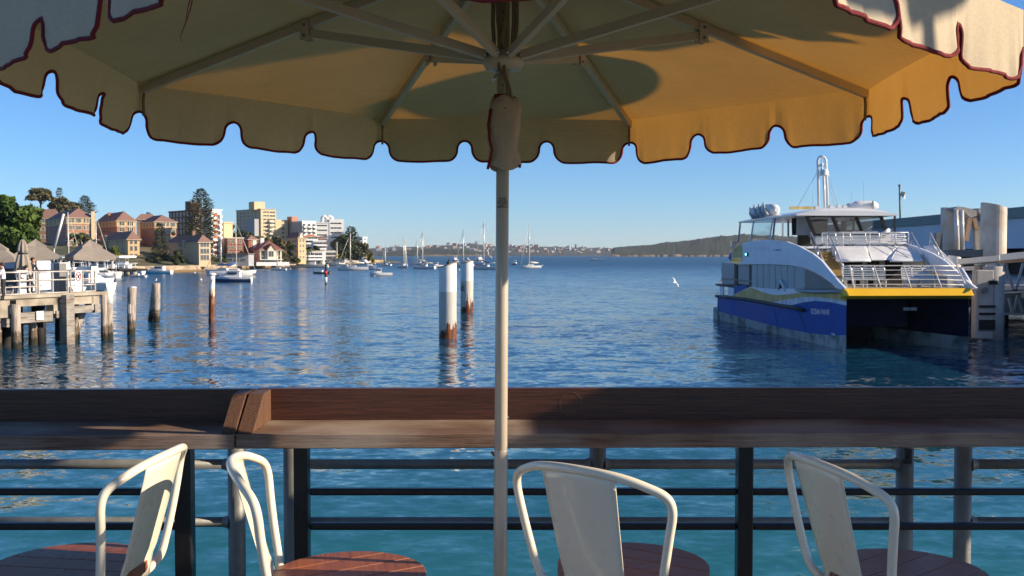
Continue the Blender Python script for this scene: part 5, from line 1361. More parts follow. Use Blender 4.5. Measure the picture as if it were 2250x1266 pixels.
# wake of the distant motorboat
wk = MB(); a = G(1303, 573.5, 0.03); c = G(1245, 571.5, 0.03)
wk.grid([[a, a + Vector((0, 6, 0))], [(a + c) / 2, (a + c) / 2 + Vector((0, 5, 0))], [c, c + Vector((0, 1, 0))]], sm=False)
tag(wk.build('boat_wake', mat('wake_foam', (0.5,0.55,0.58), 0.8, var=0.4, scale=0.2), fix=False), kind='stuff')

# ---- marina boats crowded behind the left jetty
mar = [('white cruiser with raised flybridge at the marina behind the jetty railing', 176, 640, 8.0, 172, 'fly', None), ('white sports cruiser with its bow out past the jetty end', 212, 622, 8.0, -25, 'cruiser', 'boat_navy'),
       ('white cabin cruiser behind the closed grey umbrella', 118, 630, 8.5, 165, 'fly', None), ('white motorboat behind the jetty warning sign', 150, 618, 8.0, 185, 'cruiser', None),
       ('white cruiser under the right jetty umbrella', 215, 610, 8.5, 170, 'fly', None), ('white runabout beside the marina pontoon', 242, 606, 6.5, 175, 'runabout', None),
       ('white cruiser at the pontoon left of the small dinghy', 262, 603, 7.5, 175, 'fly', None),
       ('white cruiser moored side on below the right jetty umbrella', 190, 628, 7.0, 20, 'fly', None), ('small white cabin boat between the jetty railing posts', 136, 645, 6.0, 150, 'cruiser', None), ('white boat with raised bow beside the jetty end post', 226, 616, 6.0, -60, 'fish', None),
       ('white cruiser far left behind the jetty people', 70, 622, 8.0, 172, 'fly', None), ('white motorboat behind the leaning spar', 105, 612, 8.0, 10, 'cruiser', None), ('white launch behind the marquee tent', 170, 607, 8.0, 165, 'fly', None), ('white launch moored beyond the pontoon rail', 285, 603, 6.5, 172, 'fish', None)]
for lb, px, py, L_, hd_, st_, sr in mar:
    motorboat(lb, px, py, L_, R_(hd_), style=st_, stripe=sr)
sailboat('sailboat with thick pale mast standing behind the jetty umbrellas', 145, 622, 147, 466, 10.5, R_(80))
sailboat('sailboat at the marina with slim mast right of the thick masted one', 206, 612, 207, 470, 10.0, R_(70))
b = MB(); rk = thing('spar', 'leaning pale spar beside the thick sailboat mast', 'spar', P(138, 550, 150)); b.tube([P(119, 545, 150), P(140, 470, 150)], 0.2, 8); b.build('shaft', MT['mast_alu'], rk, True); b = MB(); b.tube([P(119, 545, 150), P(118, 575, 150)], 0.1, 6); b.build('heel', MT['mast_alu'], rk, True)
# ------------------------------------------------------------------ left timber jetty with railing, umbrellas and people
T('jetty_conc', (0.36,0.32,0.25), 0.85, var=0.25, scale=1.2, col2=(0.24,0.20,0.15), c2scale=1.0)
T('jetty_timber', (0.27,0.25,0.22), 0.85, var=0.35, scale=2.0, stretch=(1,1,6), col2=(0.16,0.12,0.09), c2scale=1.3)
T('jetty_rail', (0.55,0.50,0.44), 0.5, 0.2, var=0.15, scale=4)
T('taupe_canvas', (0.27,0.23,0.19), 0.85, var=0.12, scale=2.0)
T('sign_white', (0.70,0.70,0.68), 0.5, var=0.04); T('sign_red', (0.45,0.05,0.07), 0.5)
JL = P(-60, 655, 44.5); JR = P(232, 640, 51.5)       # near edge of the jetty deck
JDIR = (JR - JL); JDIR.z = 0; JLEN = JDIR.length; JDIR.normalize(); JN = Vector((-JDIR.y, JDIR.x, 0)); JZ = P(120, 648, 48.5).z
def JP(s, n, z): 
    v = JL + JDIR * s + JN * n; return Vector((v.x, v.y, z))
def JS(px):   # distance along the near edge seen at px
    r = ray(px, 650); a = JL; # solve (a + t*dir) x r = 0
    t = (a.x * r.y - a.y * r.x) / (JDIR.y * r.x - JDIR.x * r.y); return t
jt = thing('jetty', 'old timber and concrete jetty on piles at left with people on it', 'jetty', JP(JLEN / 2, 2, 0))
JA = atan2(JDIR.y, JDIR.x)
def jbox(s0, s1, n0, n1, z0, z1, nm, mt_, bevel=0.0):
    b = MB(); pts = [JP(s0,n0,z0), JP(s1,n0,z0), JP(s1,n1,z0), JP(s0,n1,z0), JP(s0,n0,z1), JP(s1,n0,z1), JP(s1,n1,z1), JP(s0,n1,z1)]; b.hexa(pts); return b.build(nm, mt_, jt, True, bevel=bevel)
jbox(-4, JLEN, 0, 11, JZ - 0.16, JZ, 'deck', MT['jetty_conc'])
jbox(-4, JLEN + 0.1, -0.12, 0.12, JZ - 0.10, JZ + 0.06, 'kerb', MT['jetty_conc'])
# fascia beams between posts
def sj(px): return JS(px)
for x0, x1, y0, y1 in ((0, 22, 14, 44), (36, 130, 14, 22), (118, 132, 14, 42), (150, 206, 14, 24), (202, 219, 14, 40)):
    jbox(sj(x0), sj(x1), 0.02, 0.5, JZ - M(y1, 48), JZ - M(12, 48) + 0.1, 'fascia', MT['jetty_conc'])
for x0, x1, y0, y1 in ((40, 114, 36, 58), (122, 134, 36, 52), (152, 201, 28, 44), (207, 219, 26, 46), (12, 22, 46, 64)):
    jbox(sj(x0), sj(x1), -0.05, 0.35, JZ - M(y1, 48), JZ - M(y0, 48), 'walers', MT['jetty_timber'])
jbox(sj(120), sj(240), 4.0, 4.4, 0.75, 1.15, 'rear_beam', MT['dark_timber'])
for x0, n in ((60, 6), (100, 7)):
    pass
def jpile(px, topdz, r, n, mt_, lean=0.0, sq=False, foot=0.0):
    s = sj(px); a = JP(s + foot, n, -0.8); c = JP(s + lean, n, JZ - topdz)
    b = MB()
    if sq: b.bar(a, c, r * 2, r * 2, up=JN)
    else: b.tube([a, a.lerp(c, 0.35), a.lerp(c, 0.7), c], [r, r * 1.06, r * 0.96, r], 10)
    b.build('pile', mt_, jt, True)
jpile(28, 0.35, 0.21, -0.18, MT['pile_wood']); jpile(140, 0.02, 0.24, -0.2, MT['jetty_timber'], sq=True); jpile(6, 1.2, 0.26, 0.5, MT['pile_wood'])
jpile(225, 0.1, 0.16, -0.1, MT['pile_wood']); jpile(239, -0.12, 0.19, 0.0, MT['pile_wood'])
jpile(186, 0.9, 0.24, 1.0, MT['pile_wood'], 0.75, False, -0.35); jpile(104, 1.1, 0.2, 1.0, MT['pile_wood']); jpile(82, 1.0, 0.26, 2.0, MT['dark_timber'], 0.35, False, -0.3); jpile(44, 1.0, 0.18, 1.6, MT['pile_wood'])
for px, n in ((58, 2.2), (118, 2.6), (200, 2.2), (208, 1.4), (64, 5), (18, 4), (150, 6), (95, 5), (196, 5), (215, 4), (36, 3), (50, 4), (74, 3.4), (90, 2.5), (112, 4), (128, 5), (160, 4), (174, 3), (183, 6), (205, 6.5)):
    jpile(px, 0.3, 0.22, n, MT['dark_timber'])
b = MB(); c = JP(sj(239), 0.0, JZ + 0.15); b.lathe([(0.21,-0.75),(0.21,-0.02),(0.18,0.03),(0,0.06)], 12, c); b.build('white_sleeve', MT['boat_white'], jt, True)
b = MB(); c = JP(sj(83), -0.12, JZ - 0.95); b.box(c, (0.4, 0.03, 0.42), rz=JA); b.build('notice_plate', MT['sign_white'], jt, True)
b = MB(); c = JP(sj(117), 0.9, 0.75); b.lathe([(0.20,-0.9),(0.21,0.0),(0.20,0.05),(0,0.06)], 12, c); b.build('drum', MT['dark_timber'], jt, True)
# railing panels
rl = thing('jetty_railing', 'pale metal railing along the front of the left jetty', 'railing', JP(sj(100), 0.2, JZ))
ztop = JZ + 1.12
def rbar(p, q, r, nm): 
    b = MB(); b.tube([p, q], r, 6); b.build(nm, MT['jetty_rail'], rl, True)
for px in (2, 12, 19, 51, 88, 93, 124, 157, 163, 190, 217):
    b = MB(); s = sj(px); b.bar(JP(s, 0.25, JZ), JP(s, 0.25, ztop), 0.07, 0.07); b.build('post', MT['jetty_rail'], rl, True)
for a, c in ((-30, 12), (15, 88), (93, 157), (163, 190), (190, 218)):
    for t in (1.0, 0.64, 0.38, 0.08):
        if a in (93,) and t == 0.38: continue
        rbar(JP(sj(a), 0.25, JZ + 1.12 * t), JP(sj(c), 0.25, JZ + 1.12 * t), 0.034, 'rail')
rbar(JP(sj(217), 0.25, ztop), JP(sj(217), 6, ztop), 0.034, 'rail'); rbar(JP(sj(217), 0.25, JZ + 0.6), JP(sj(217), 6, JZ + 0.6), 0.03, 'rail')
sg = thing('warning_sign', 'white banner sign with red no-diving ring tied on the jetty railing', 'sign', JP(sj(178), 0.2, JZ + 0.2))
b = MB(); c = JP(sj(178), 0.16, JZ + 0.66); b.box(c, (0.42, 0.02, 0.98), rz=JA); b.build('board', MT['sign_white'], sg, True)
b = MB(); c2 = JP(sj(177.5), 0.14, JZ + 0.86); e1 = JDIR; pts = [c2 + e1 * (0.15 * cos(a)) + Vector((0, 0, 0.22 * sin(a))) for a in [i * 2 * pi / 20 for i in range(20)]]
b.tube(pts, 0.022, 6, closed=True); b.tube([c2 + e1 * -0.1 + Vector((0,0,0.15)), c2 + e1 * 0.1 + Vector((0,0,-0.15))], 0.02, 6); b.build('red_ring', MT['sign_red'], sg, True)
b = MB(); b.tube([c2 + e1 * -0.05 + Vector((0,0.01,-0.08)), c2 + e1 * 0.02 + Vector((0,0.01,0.02)), c2 + e1 * 0.06 + Vector((0,0.01,0.1))], [0.03,0.035,0.02], 6); b.build('diver_figure', MT['black_ink'], sg, True)
b = MB(); c3 = JP(sj(178), 0.14, JZ + 0.42); b.box(c3, (0.26, 0.01, 0.03), rz=JA); b.box(c3 + Vector((0,0,-0.07)), (0.22, 0.01, 0.03), rz=JA); tag(b.build('small_print', MT['bird_grey'], sg, True), kind='stuff')
for (px, w_, h_, n, nm, lb, m_) in ((63, 0.55, 1.15, 0.5, 'screen_panel', 'pale blue-grey screen panel behind the jetty railing', 'slate_wall'), (172, 0.45, 1.5, 1.2, 'service_cabinet', 'grey steel cabinet behind the warning sign', 'galv')):
    root = thing(nm, lb, nm.split('_')[1], JP(sj(px), n, JZ)); b = MB(); b.box(JP(sj(px), n, JZ + h_ / 2), (w_, 0.12 if nm == 'screen_panel' else 0.4, h_), rz=JA); b.build('body', MT[m_], root, True, bevel=0.02)
    b = MB(); b.box(JP(sj(px), n, JZ + h_ + 0.03), (w_ + 0.06, 0.2 if nm == 'screen_panel' else 0.46, 0.05), rz=JA); b.build('top', MT['rail_white'], root, True)
# umbrellas of the jetty bar: two-tier square canopies
def jetty_umb(label, px, ytop, yeave, wpx, d, rot, base):
    c = P(px, ytop, d); ze = P(px, yeave, d).z; zt_ = c.z; w_ = M(wpx, d) / 2
    root = thing('cafe_umbrella', label, 'umbrella', (c.x, d, base), rot, 'taupe cafe umbrellas on the jetty')
    z0 = base; h = zt_ - ze
    b = MB(); b.tube([(0,0,0), (0,0,zt_ - z0)], 0.04, 8); b.build('pole', MT['rail_white'], root)
    def tier(zlo, zhi, wlo, whi, skirt):
        b = MB(); n = 8; ring = lambda w, z: [(w * x, w * y, z) for x, y in ((-1,-1),(0,-1),(1,-1),(1,0),(1,1),(0,1),(-1,1),(-1,0))]
        def cyc(r): return r + [r[0]]
        lo = [(x, y, z - (0.10 if (i % 2) else 0)) for i, (x, y, z) in enumerate(ring(wlo, zlo))]
        rows = [cyc(ring(whi, zhi)), cyc([(x*0.55+a*0.45, y*0.55+b_*0.45, z*0.45 + c_*0.55 - 0.05) for (x,y,z),(a,b_,c_) in zip(lo, ring(whi, zhi))]), cyc(lo), cyc([(x*1.01, y*1.01, z - skirt) for x, y, z in lo])]
        b.grid(rows, sm=False); return b
    lo_w = w_ / 1.2
    tier(ze - z0, ze - z0 + h * 0.62, lo_w, lo_w * 0.30, 0.22).build('canopy', MT['taupe_canvas'], root, fix=False)
    tier(ze - z0 + h * 0.60, zt_ - z0, lo_w * 0.48, 0.02, 0.14).build('top_tier', MT['taupe_canvas'], root, fix=False)
    b = MB()
    for x, y in ((1,1),(1,-1),(-1,1),(-1,-1)): b.tube([(0,0,ze - z0 - 0.2), (x*lo_w*0.95, y*lo_w*0.95, ze - z0)], 0.025, 4)
    b.build('ribs', MT['rail_white'], root)
    return root
jetty_umb('open taupe umbrella with torn top tier, left of the closed umbrella', 78, 526, 560, 108, 55, 0.45, JZ)
jetty_umb('open taupe umbrella at the jetty end, right of the closed one', 198, 527, 562, 104, 56, 0.62, JZ)
jetty_umb('open taupe umbrella cut by the left picture edge', -2, 534, 566, 84, 52, 0.3, JZ)
cu_ = thing('closed_umbrella', 'tall closed taupe umbrella tied up behind the jetty railing', 'umbrella', JP(sj(91), 1.2, JZ))
c = JP(sj(91), 1.2, JZ); dcu = c.y; zt_ = P(91, 525, dcu).z
b = MB(); rows = []; n = 16
for z, r in ((P(91, 603, dcu).z, 0.31), (P(91, 580, dcu).z, 0.27), (P(91, 562, dcu).z, 0.19), (P(91, 557, dcu).z, 0.14), (P(91, 551, dcu).z, 0.19), (P(91, 540, dcu).z, 0.16), (P(91, 530, dcu).z, 0.10), (zt_, 0.02)):
    rows.append([(c.x + r * (1 + 0.34 * (j % 2)) * cos(2*pi*j/n), c.y + r * (1 + 0.34 * (j % 2)) * sin(2*pi*j/n), z) for j in range(n)] + [(c.x + r * cos(0), c.y, z)])
b.grid(rows, sm=False); b.build('furled_canopy', MT['taupe_canvas'], cu_, True, fix=False)
b = MB(); b.tube([(c.x, c.y, JZ), (c.x, c.y, zt_)], 0.045, 8); b.build('pole', MT['black_metal'], cu_, True)
b = MB(); b.tube([(c.x + 0.21 * cos(a), c.y + 0.21 * sin(a), P(91, 557, dcu).z) for a in [i*2*pi/12 for i in range(12)]], 0.03, 5, closed=True); b.build('strap', MT['black_metal'], cu_, True)
# cafe table and bench behind the rail
tbk = thing('picnic_table', 'pale timber picnic table behind the jetty railing', 'table', JP(sj(108), 1.6, JZ))
tw = MT['rail_white']
jb_ = lambda s0, s1, n0, n1, z0, z1, nm, par, m_: (lambda b: (b.hexa([JP(s0,n0,z0), JP(s1,n0,z0), JP(s1,n1,z0), JP(s0,n1,z0), JP(s0,n0,z1), JP(s1,n0,z1), JP(s1,n1,z1), JP(s0,n1,z1)]), b.build(nm, m_, par, True)))(MB())
s0, s1 = sj(97), sj(122)
jb_(s0, s1, 1.3, 2.0, JZ + 0.70, JZ + 0.75, 'top', tbk, tw); jb_(s0, s1, 0.95, 1.2, JZ + 0.42, JZ + 0.46, 'bench', tbk, tw); jb_(s0, s1, 2.1, 2.4, JZ + 0.42, JZ + 0.46, 'bench', tbk, tw)
for s_ in (s0 + 0.08, s1 - 0.08):
    b = MB(); b.bar(JP(s_, 0.95, JZ), JP(s_, 1.5, JZ + 0.7), 0.06, 0.09); b.build('leg', tw, tbk, True); b = MB(); b.bar(JP(s_, 2.35, JZ), JP(s_, 1.8, JZ + 0.7), 0.06, 0.09); b.build('leg', tw, tbk, True)

# ---- people on the jetty
def person(label, px, d, h, shirt, trousers, skin, hair, yaw, lean=0.0, arms=((0.25, 0.9), (0.25, 0.9)), head_down=0.0, base=None):
    c = P(px, 640, d); base = JZ if base is None else base
    root = thing('person', label, 'person', (c.x, d, base), yaw)
    k = h / 1.75
    V = []; E = []; Rr = []
    def v(p, r, par=None):
        V.append(Vector(p) * k); Rr.append(r * k)
        if par is not None: E.append((par, len(V) - 1))
        return len(V) - 1
    L_ = lean
    pel = v((0, 0, 0.95), 0.15); sp1_ = v((0, -0.10 * L_, 1.12), 0.145, pel); sp2_ = v((0, -0.25 * L_, 1.32), 0.165, sp1_); nk = v((0, -0.36 * L_, 1.47), 0.062, sp2_)
    hd0 = v((0, -0.40 * L_ - 0.03 - head_down, 1.56), 0.085, nk); hd1 = v((0, -0.42 * L_ - 0.04 - head_down * 1.4, 1.66), 0.098, hd0); v((0, -0.42 * L_ - 0.035 - head_down * 1.5, 1.73), 0.07, hd1)
    v((0, -0.40 * L_ - 0.135 - head_down * 1.3, 1.60), 0.018, hd0)     # nose
    for s_, (el, fwd) in zip((-1, 1), arms):
        sh = v((s_ * 0.19, -0.30 * L_, 1.40), 0.065, sp2_); eb = v((s_ * (0.27), -0.30 * L_ - 0.02 - 0.1 * fwd, 1.14), 0.046, sh); wr = v((s_ * (0.27 - 0.13 * fwd), -0.30 * L_ - 0.30 * fwd, 1.14 + (-0.24 + el * 0.42)), 0.033, eb)
        pa = v((s_ * (0.26 - 0.16 * fwd), -0.30 * L_ - 0.37 * fwd - 0.01, 1.12 + (-0.30 + el * 0.48)), 0.036, wr)
        for q in (-1, 0, 1): v((s_ * (0.26 - 0.18 * fwd) + q * 0.022, -0.30 * L_ - 0.43 * fwd - 0.02, 1.10 + (-0.36 + el * 0.54) - abs(q) * 0.004), 0.012, pa)
        hp = v((s_ * 0.10, 0, 0.86), 0.10, pel); kn = v((s_ * 0.11, -0.02, 0.48), 0.066, hp); an = v((s_ * 0.115, 0.02, 0.08), 0.045, kn); v((s_ * 0.13, -0.14, 0.035), 0.035, an)
    me = bpy.data.meshes.new('body'); me.from_pydata(V, E, []); o = bpy.data.objects.new('tmp_body', me); COL.objects.link(o)
    sk = o.modifiers.new('skin', 'SKIN'); lay = me.skin_vertices[0].data
    for i, r in enumerate(Rr): lay[i].radius = (r, r * (0.72 if 0 < i < 3 else 1)); lay[i].use_root = (i == 0)
    su = o.modifiers.new('sub', 'SUBSURF'); su.levels = 1; su.render_levels = 1
    dg = bpy.context.evaluated_depsgraph_get(); dg.update()
    m2 = bpy.data.meshes.new_from_object(o.evaluated_get(dg)); bpy.data.objects.remove(o); m2.name = 'body'
    m2.materials.clear()
    for m_ in (skin, shirt, trousers): m2.materials.append(m_)
    for p in m2.polygons:
        z = p.center.z / k; x = abs(p.center.x) / k
        p.material_index = 2 if z < 0.98 and x < 0.24 else (1 if z < 1.46 and (x < 0.25 or z > 1.24) and not (x > 0.20 and z < 1.20) and p.center.y / k > -0.30 - 0.3 * L_ else 0)
        p.use_smooth = True
    inst('body', m2, root)
    b = MB(); yc = (-0.42 * L_ - 0.01 - head_down * 1.45) * k; b.ball((0, yc + 0.012 * k, 1.685 * k), (0.104 * k, 0.112 * k, 0.105 * k), 12, 8)
    hm = b.build('hair', hair, root)
    return root
SK1 = mat('skin_fair', (0.50,0.27,0.20), 0.55, var=0.06); SK2 = mat('skin_tan', (0.36,0.18,0.11), 0.55, var=0.06)
HB = mat('hair_dark', (0.018,0.012,0.01), 0.6); HBr = mat('hair_brown', (0.05,0.028,0.018), 0.6)
person('man in a white short-sleeved shirt at the left edge of the jetty', 8, 45.8, 1.72, mat('shirt_white', (0.72,0.72,0.76), 0.8, var=0.06), mat('trousers_dark', (0.02,0.022,0.03), 0.8), SK1, HBr, R_(-75), 0.1, ((0.3, 0.8), (0.3, 0.8)), base=JZ - 0.15)
person('person in a black top with arms folded, bowed over the jetty rail', 35, 47.2, 1.30, mat('top_black', (0.012,0.012,0.016), 0.8), mat('jeans', (0.03,0.045,0.08), 0.8), SK2, HB, R_(150), 0.3, ((0.55, 1.0), (0.55, 1.0)), 0.06)
person('woman in a white top standing behind the pale screen panel', 57, 48.0, 1.42, mat('top_white', (0.70,0.69,0.67), 0.8, var=0.06), mat('trousers_grey', (0.08,0.08,0.09), 0.8), SK1, HB, R_(165), 0.1, ((0.4, 0.9), (0.4, 0.9)))
person('man in black leaning forward beside the closed umbrella', 66, 49.2, 1.78, mat('shirt_black', (0.012,0.012,0.014), 0.8), mat('trousers_black', (0.015,0.015,0.018), 0.8), SK2, HB, R_(70), 0.45, ((0.5, 0.9), (0.5, 0.9)))

# ---- floating marina restaurant and pontoon behind the jetty
T('marina_white', (0.72,0.72,0.70), 0.5, var=0.06, scale=1.0)
dp = 175.0
mp_ = thing('marina_pavilion', 'white open-sided marina pavilion behind the jetty umbrellas', 'pavilion', P(150, 590, dp))
def mbox(x0, x1, y0, y1, d0, dep, nm, m_):
    a = P(x0, y1, d0); c = P(x1, y0, d0); b = MB(); b.box(((a.x + c.x) / 2, d0 + dep / 2, (a.z + c.z) / 2), (c.x - a.x, dep, c.z - a.z)); return b.build(nm, m_, mp_, True)
mbox(55, 262, 562, 566.5, dp, 8, 'roof', MT['marina_white']); mbox(55, 262, 591, 595, dp, 8, 'floor', MT['dark_timber'])
for px in range(58, 262, 17): mbox(px, px + 2.4, 566.5, 591, dp + 0.3, 0.3, 'post', MT['marina_white'])
mbox(60, 255, 572, 591, dp + 6, 0.3, 'back_wall', MT['dark_glass']); mbox(60, 160, 578, 590, dp + 3, 0.5, 'counter', MT['marina_white']); mbox(180, 250, 580, 590, dp + 3, 0.5, 'counter', MT['marina_white'])
tn = thing('marquee', 'white peaked marquee tent at the marina', 'tent', P(222, 585, 165)); c = P(222, 584, 165); zp = P(222, 562, 165).z; ze = P(222, 574, 165).z; wv = M(24, 165)
b = MB(); rows = []
for t in (0.02, 0.25, 0.5, 0.75, 1.0):
    rows.append([(c.x + wv * t * x, c.y + wv * t * y, zp + (ze - zp) * (t ** 0.6)) for x, y in ((-1,-1),(1,-1),(1,1),(-1,1),(-1,-1))])
b.grid(rows, sm=False); b.build('canopy', MT['marina_white'], tn, True, fix=False)
for x, y in ((-1,-1),(1,-1),(1,1),(-1,1)):
    b = MB(); b.tube([(c.x + wv * x * .98, c.y + wv * y * .98, 0.8), (c.x + wv * x * .98, c.y + wv * y * .98, ze)], 0.08, 6); b.build('leg', MT['steel'], tn, True)
po = thing('pontoon', 'dark pontoon on brown floats left of the small dinghy', 'pontoon', P(250, 600, 200)); a = P(180, 595, 200); c = P(300, 595, 200)
b = MB(); b.box(((a.x + c.x) / 2, 203, 1.25), (c.x - a.x, 6, 0.5)); b.build('deck', MT['dark_timber'], po, True)
for i in range(9):
    b = MB(); x = a.x + (c.x - a.x) * (i + 0.5) / 9; b.tube([(x - 0.42, 200.4, 0.55), (x + 0.42, 200.4, 0.55)], 0.5, 10); b.build('float', MT['jetty_conc'], po, True)
for i in range(7):
    x = a.x + (c.x - a.x) * (i + 0.2) / 6.5; b = MB(); b.tube([(x, 200.6, 1.4), (x, 200.6, 2.6)], 0.06, 5); b.build('railing_post', MT['marina_white'], po, True)
for z in (2.0, 2.6):
    b = MB(); b.tube([(a.x, 200.6, z), (c.x, 200.6, z)], 0.05, 5); b.build('railing', MT['marina_white'], po, True)
kh = thing('kiosk', 'grey kiosk with green roof edge at the left picture edge', 'kiosk', P(20, 600, 60)); 
def kbox(x0, x1, y0, y1, d0, dep, nm, m_):
    a = P(x0, y1, d0); c = P(x1, y0, d0); b = MB(); b.box(((a.x + c.x) / 2, d0 + dep / 2, (a.z + c.z) / 2), (c.x - a.x, dep, c.z - a.z)); return b.build(nm, m_, kh, True)
kbox(-80, 62, 569, 640, 62, 3, 'wall', MT['slate_wall']); kbox(-80, 66, 565, 569, 61.6, 3.8, 'roof_edge', MT['green_roof']); kbox(38, 58, 572, 592, 61.9, 0.1, 'window', MT['dark_glass']); kbox(-30, 34, 590, 640, 61.9, 0.1, 'dado', MT['black_metal'])
# ------------------------------------------------------------------ left bank: ground, sea wall, buildings
T('grass', (0.065,0.075,0.030), 0.9, var=0.3, scale=0.3, col2=(0.19,0.15,0.07), c2scale=0.08)
def stone_mat():
    m = bpy.data.materials.new('sandstone_wall'); m.use_nodes = True; N = m.node_tree.nodes; L = m.node_tree.links; b = N['Principled BSDF']
    tc = N.new('ShaderNodeTexCoord'); mp = N.new('ShaderNodeMapping'); mp.inputs['Scale'].default_value = (0.7,0.7,1.6); L.new(tc.outputs['Object'], mp.inputs[0])
    vo = N.new('ShaderNodeTexVoronoi'); vo.inputs['Scale'].default_value = 1.0; L.new(mp.outputs[0], vo.inputs['Vector'])
    cr = N.new('ShaderNodeValToRGB'); cr.color_ramp.elements[0].color = (0.20,0.14,0.085,1); cr.color_ramp.elements[1].color = (0.50,0.40,0.29,1); L.new(vo.outputs['Color'], cr.inputs[0])
    sp = N.new('ShaderNodeSeparateXYZ'); L.new(tc.outputs['Object'], sp.inputs[0]); mr = N.new('ShaderNodeMapRange'); mr.inputs[1].default_value = 0.35; mr.inputs[2].default_value = 0.75; L.new(sp.outputs[2], mr.inputs[0])
    mx = N.new('ShaderNodeMix'); mx.data_type = 'RGBA'; L.new(mr.outputs[0], mx.inputs[0]); mx.inputs[6].default_value = (0.16,0.10,0.04,1); L.new(cr.outputs[0], mx.inputs[7]); L.new(mx.outputs[2], b.inputs['Base Color']); b.inputs['Roughness'].default_value = 0.9
    return m
MT['stone'] = stone_mat()
WH = 1.55
SH = [(-420, 604), (60, 603), (180, 601.5), (300, 600), (430, 597), (500, 593.5), (560, 590), (640, 586), (720, 582.5), (800, 579.5), (842, 578)]
shore = [G(p[0], p[1]) for p in SH]
g_ = MB()
tp_ = [1.0] * 8 + [0.45, 0.12, 0.04]
back1 = [Vector((v.x * (1 + .04 * k), v.y * (1 + .04 * k) + 1, WH + 0.7 * k)) for v, k in zip(shore, tp_)]; back2 = [Vector((v.x * (1 + .25 * k), v.y * (1 + .25 * k) + 2, WH + 5 * k)) for v, k in zip(shore, tp_)]; back3 = [Vector((v.x * (1 + .9 * k), v.y * (1 + .9 * k) + 4, WH + 10 * k)) for v, k in zip(shore, tp_)]
top = [Vector((v.x, v.y + 0.6, WH)) for v in shore]
g_.grid([top, back1, back2, back3], sm=True)
e0, e1_, e2, e3 = top[-1], back1[-1], back2[-1], back3[-1]
g_.add([e0, e1_, e2, e3, (e3.x + 8, e3.y, -0.5), (e2.x + 14, e2.y, -0.5), (e1_.x + 8, e1_.y, -0.5), (e0.x + 4, e0.y, -0.5)], [(0,7,6,1),(1,6,5,2),(2,5,4,3)])
tag(g_.build('ground', MT['grass']), kind='structure')
sw = thing('sea_wall', 'long sandstone sea wall along the left shore', 'wall', shore[4])
for i in range(len(shore) - 1):
    a, c = shore[i], shore[i+1]; b = MB(); n = Vector((-(c - a).y, (c - a).x, 0)).normalized()
    b.hexa([(a.x, a.y, -0.6), (c.x, c.y, -0.6), (c.x, c.y + 1.2, -0.6), (a.x, a.y + 1.2, -0.6), (a.x, a.y + 0.25, WH + 0.05), (c.x, c.y + 0.25, WH + 0.05), (c.x, c.y + 1.2, WH + 0.05), (a.x, a.y + 1.2, WH + 0.05)]); b.build('wall_run', MT['stone'], sw, True)
T('brick_orange', (0.39,0.19,0.125), 0.85, var=0.15, scale=1.2); T('brick_red', (0.26,0.09,0.06), 0.85, var=0.15, scale=1.2); T('brick_brown', (0.25,0.15,0.105), 0.85, var=0.18, scale=1.0); T('brick_dark', (0.13,0.085,0.075), 0.85, var=0.15)
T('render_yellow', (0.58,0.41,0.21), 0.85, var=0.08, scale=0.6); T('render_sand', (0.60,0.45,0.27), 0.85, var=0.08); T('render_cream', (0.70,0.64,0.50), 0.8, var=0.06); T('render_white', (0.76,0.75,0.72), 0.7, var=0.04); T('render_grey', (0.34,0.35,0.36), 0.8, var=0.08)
T('tile_roof', (0.24,0.135,0.105), 0.85, var=0.18, scale=1.6, stretch=(1,1,3)); T('tile_roof_red', (0.23,0.10,0.075), 0.85, var=0.15); T('tile_orange', (0.45,0.17,0.08), 0.85, var=0.15); T('slate_roof', (0.12,0.11,0.11), 0.8, var=0.15)
T('orange_panel', (0.50,0.13,0.06), 0.7, var=0.08)
WINM = {}
def window_mesh(w, h, dark=False):
    k = (round(w, 2), round(h, 2), dark)
    if k not in WINM:
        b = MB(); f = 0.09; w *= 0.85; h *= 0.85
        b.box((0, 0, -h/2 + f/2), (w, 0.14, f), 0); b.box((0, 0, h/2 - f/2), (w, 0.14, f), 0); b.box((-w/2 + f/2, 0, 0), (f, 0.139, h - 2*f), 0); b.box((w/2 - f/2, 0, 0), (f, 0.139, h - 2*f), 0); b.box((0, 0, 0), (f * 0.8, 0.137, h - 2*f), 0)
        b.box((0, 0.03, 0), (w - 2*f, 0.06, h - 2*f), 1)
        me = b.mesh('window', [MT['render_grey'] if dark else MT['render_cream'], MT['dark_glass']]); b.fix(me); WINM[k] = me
    return WINM[k]
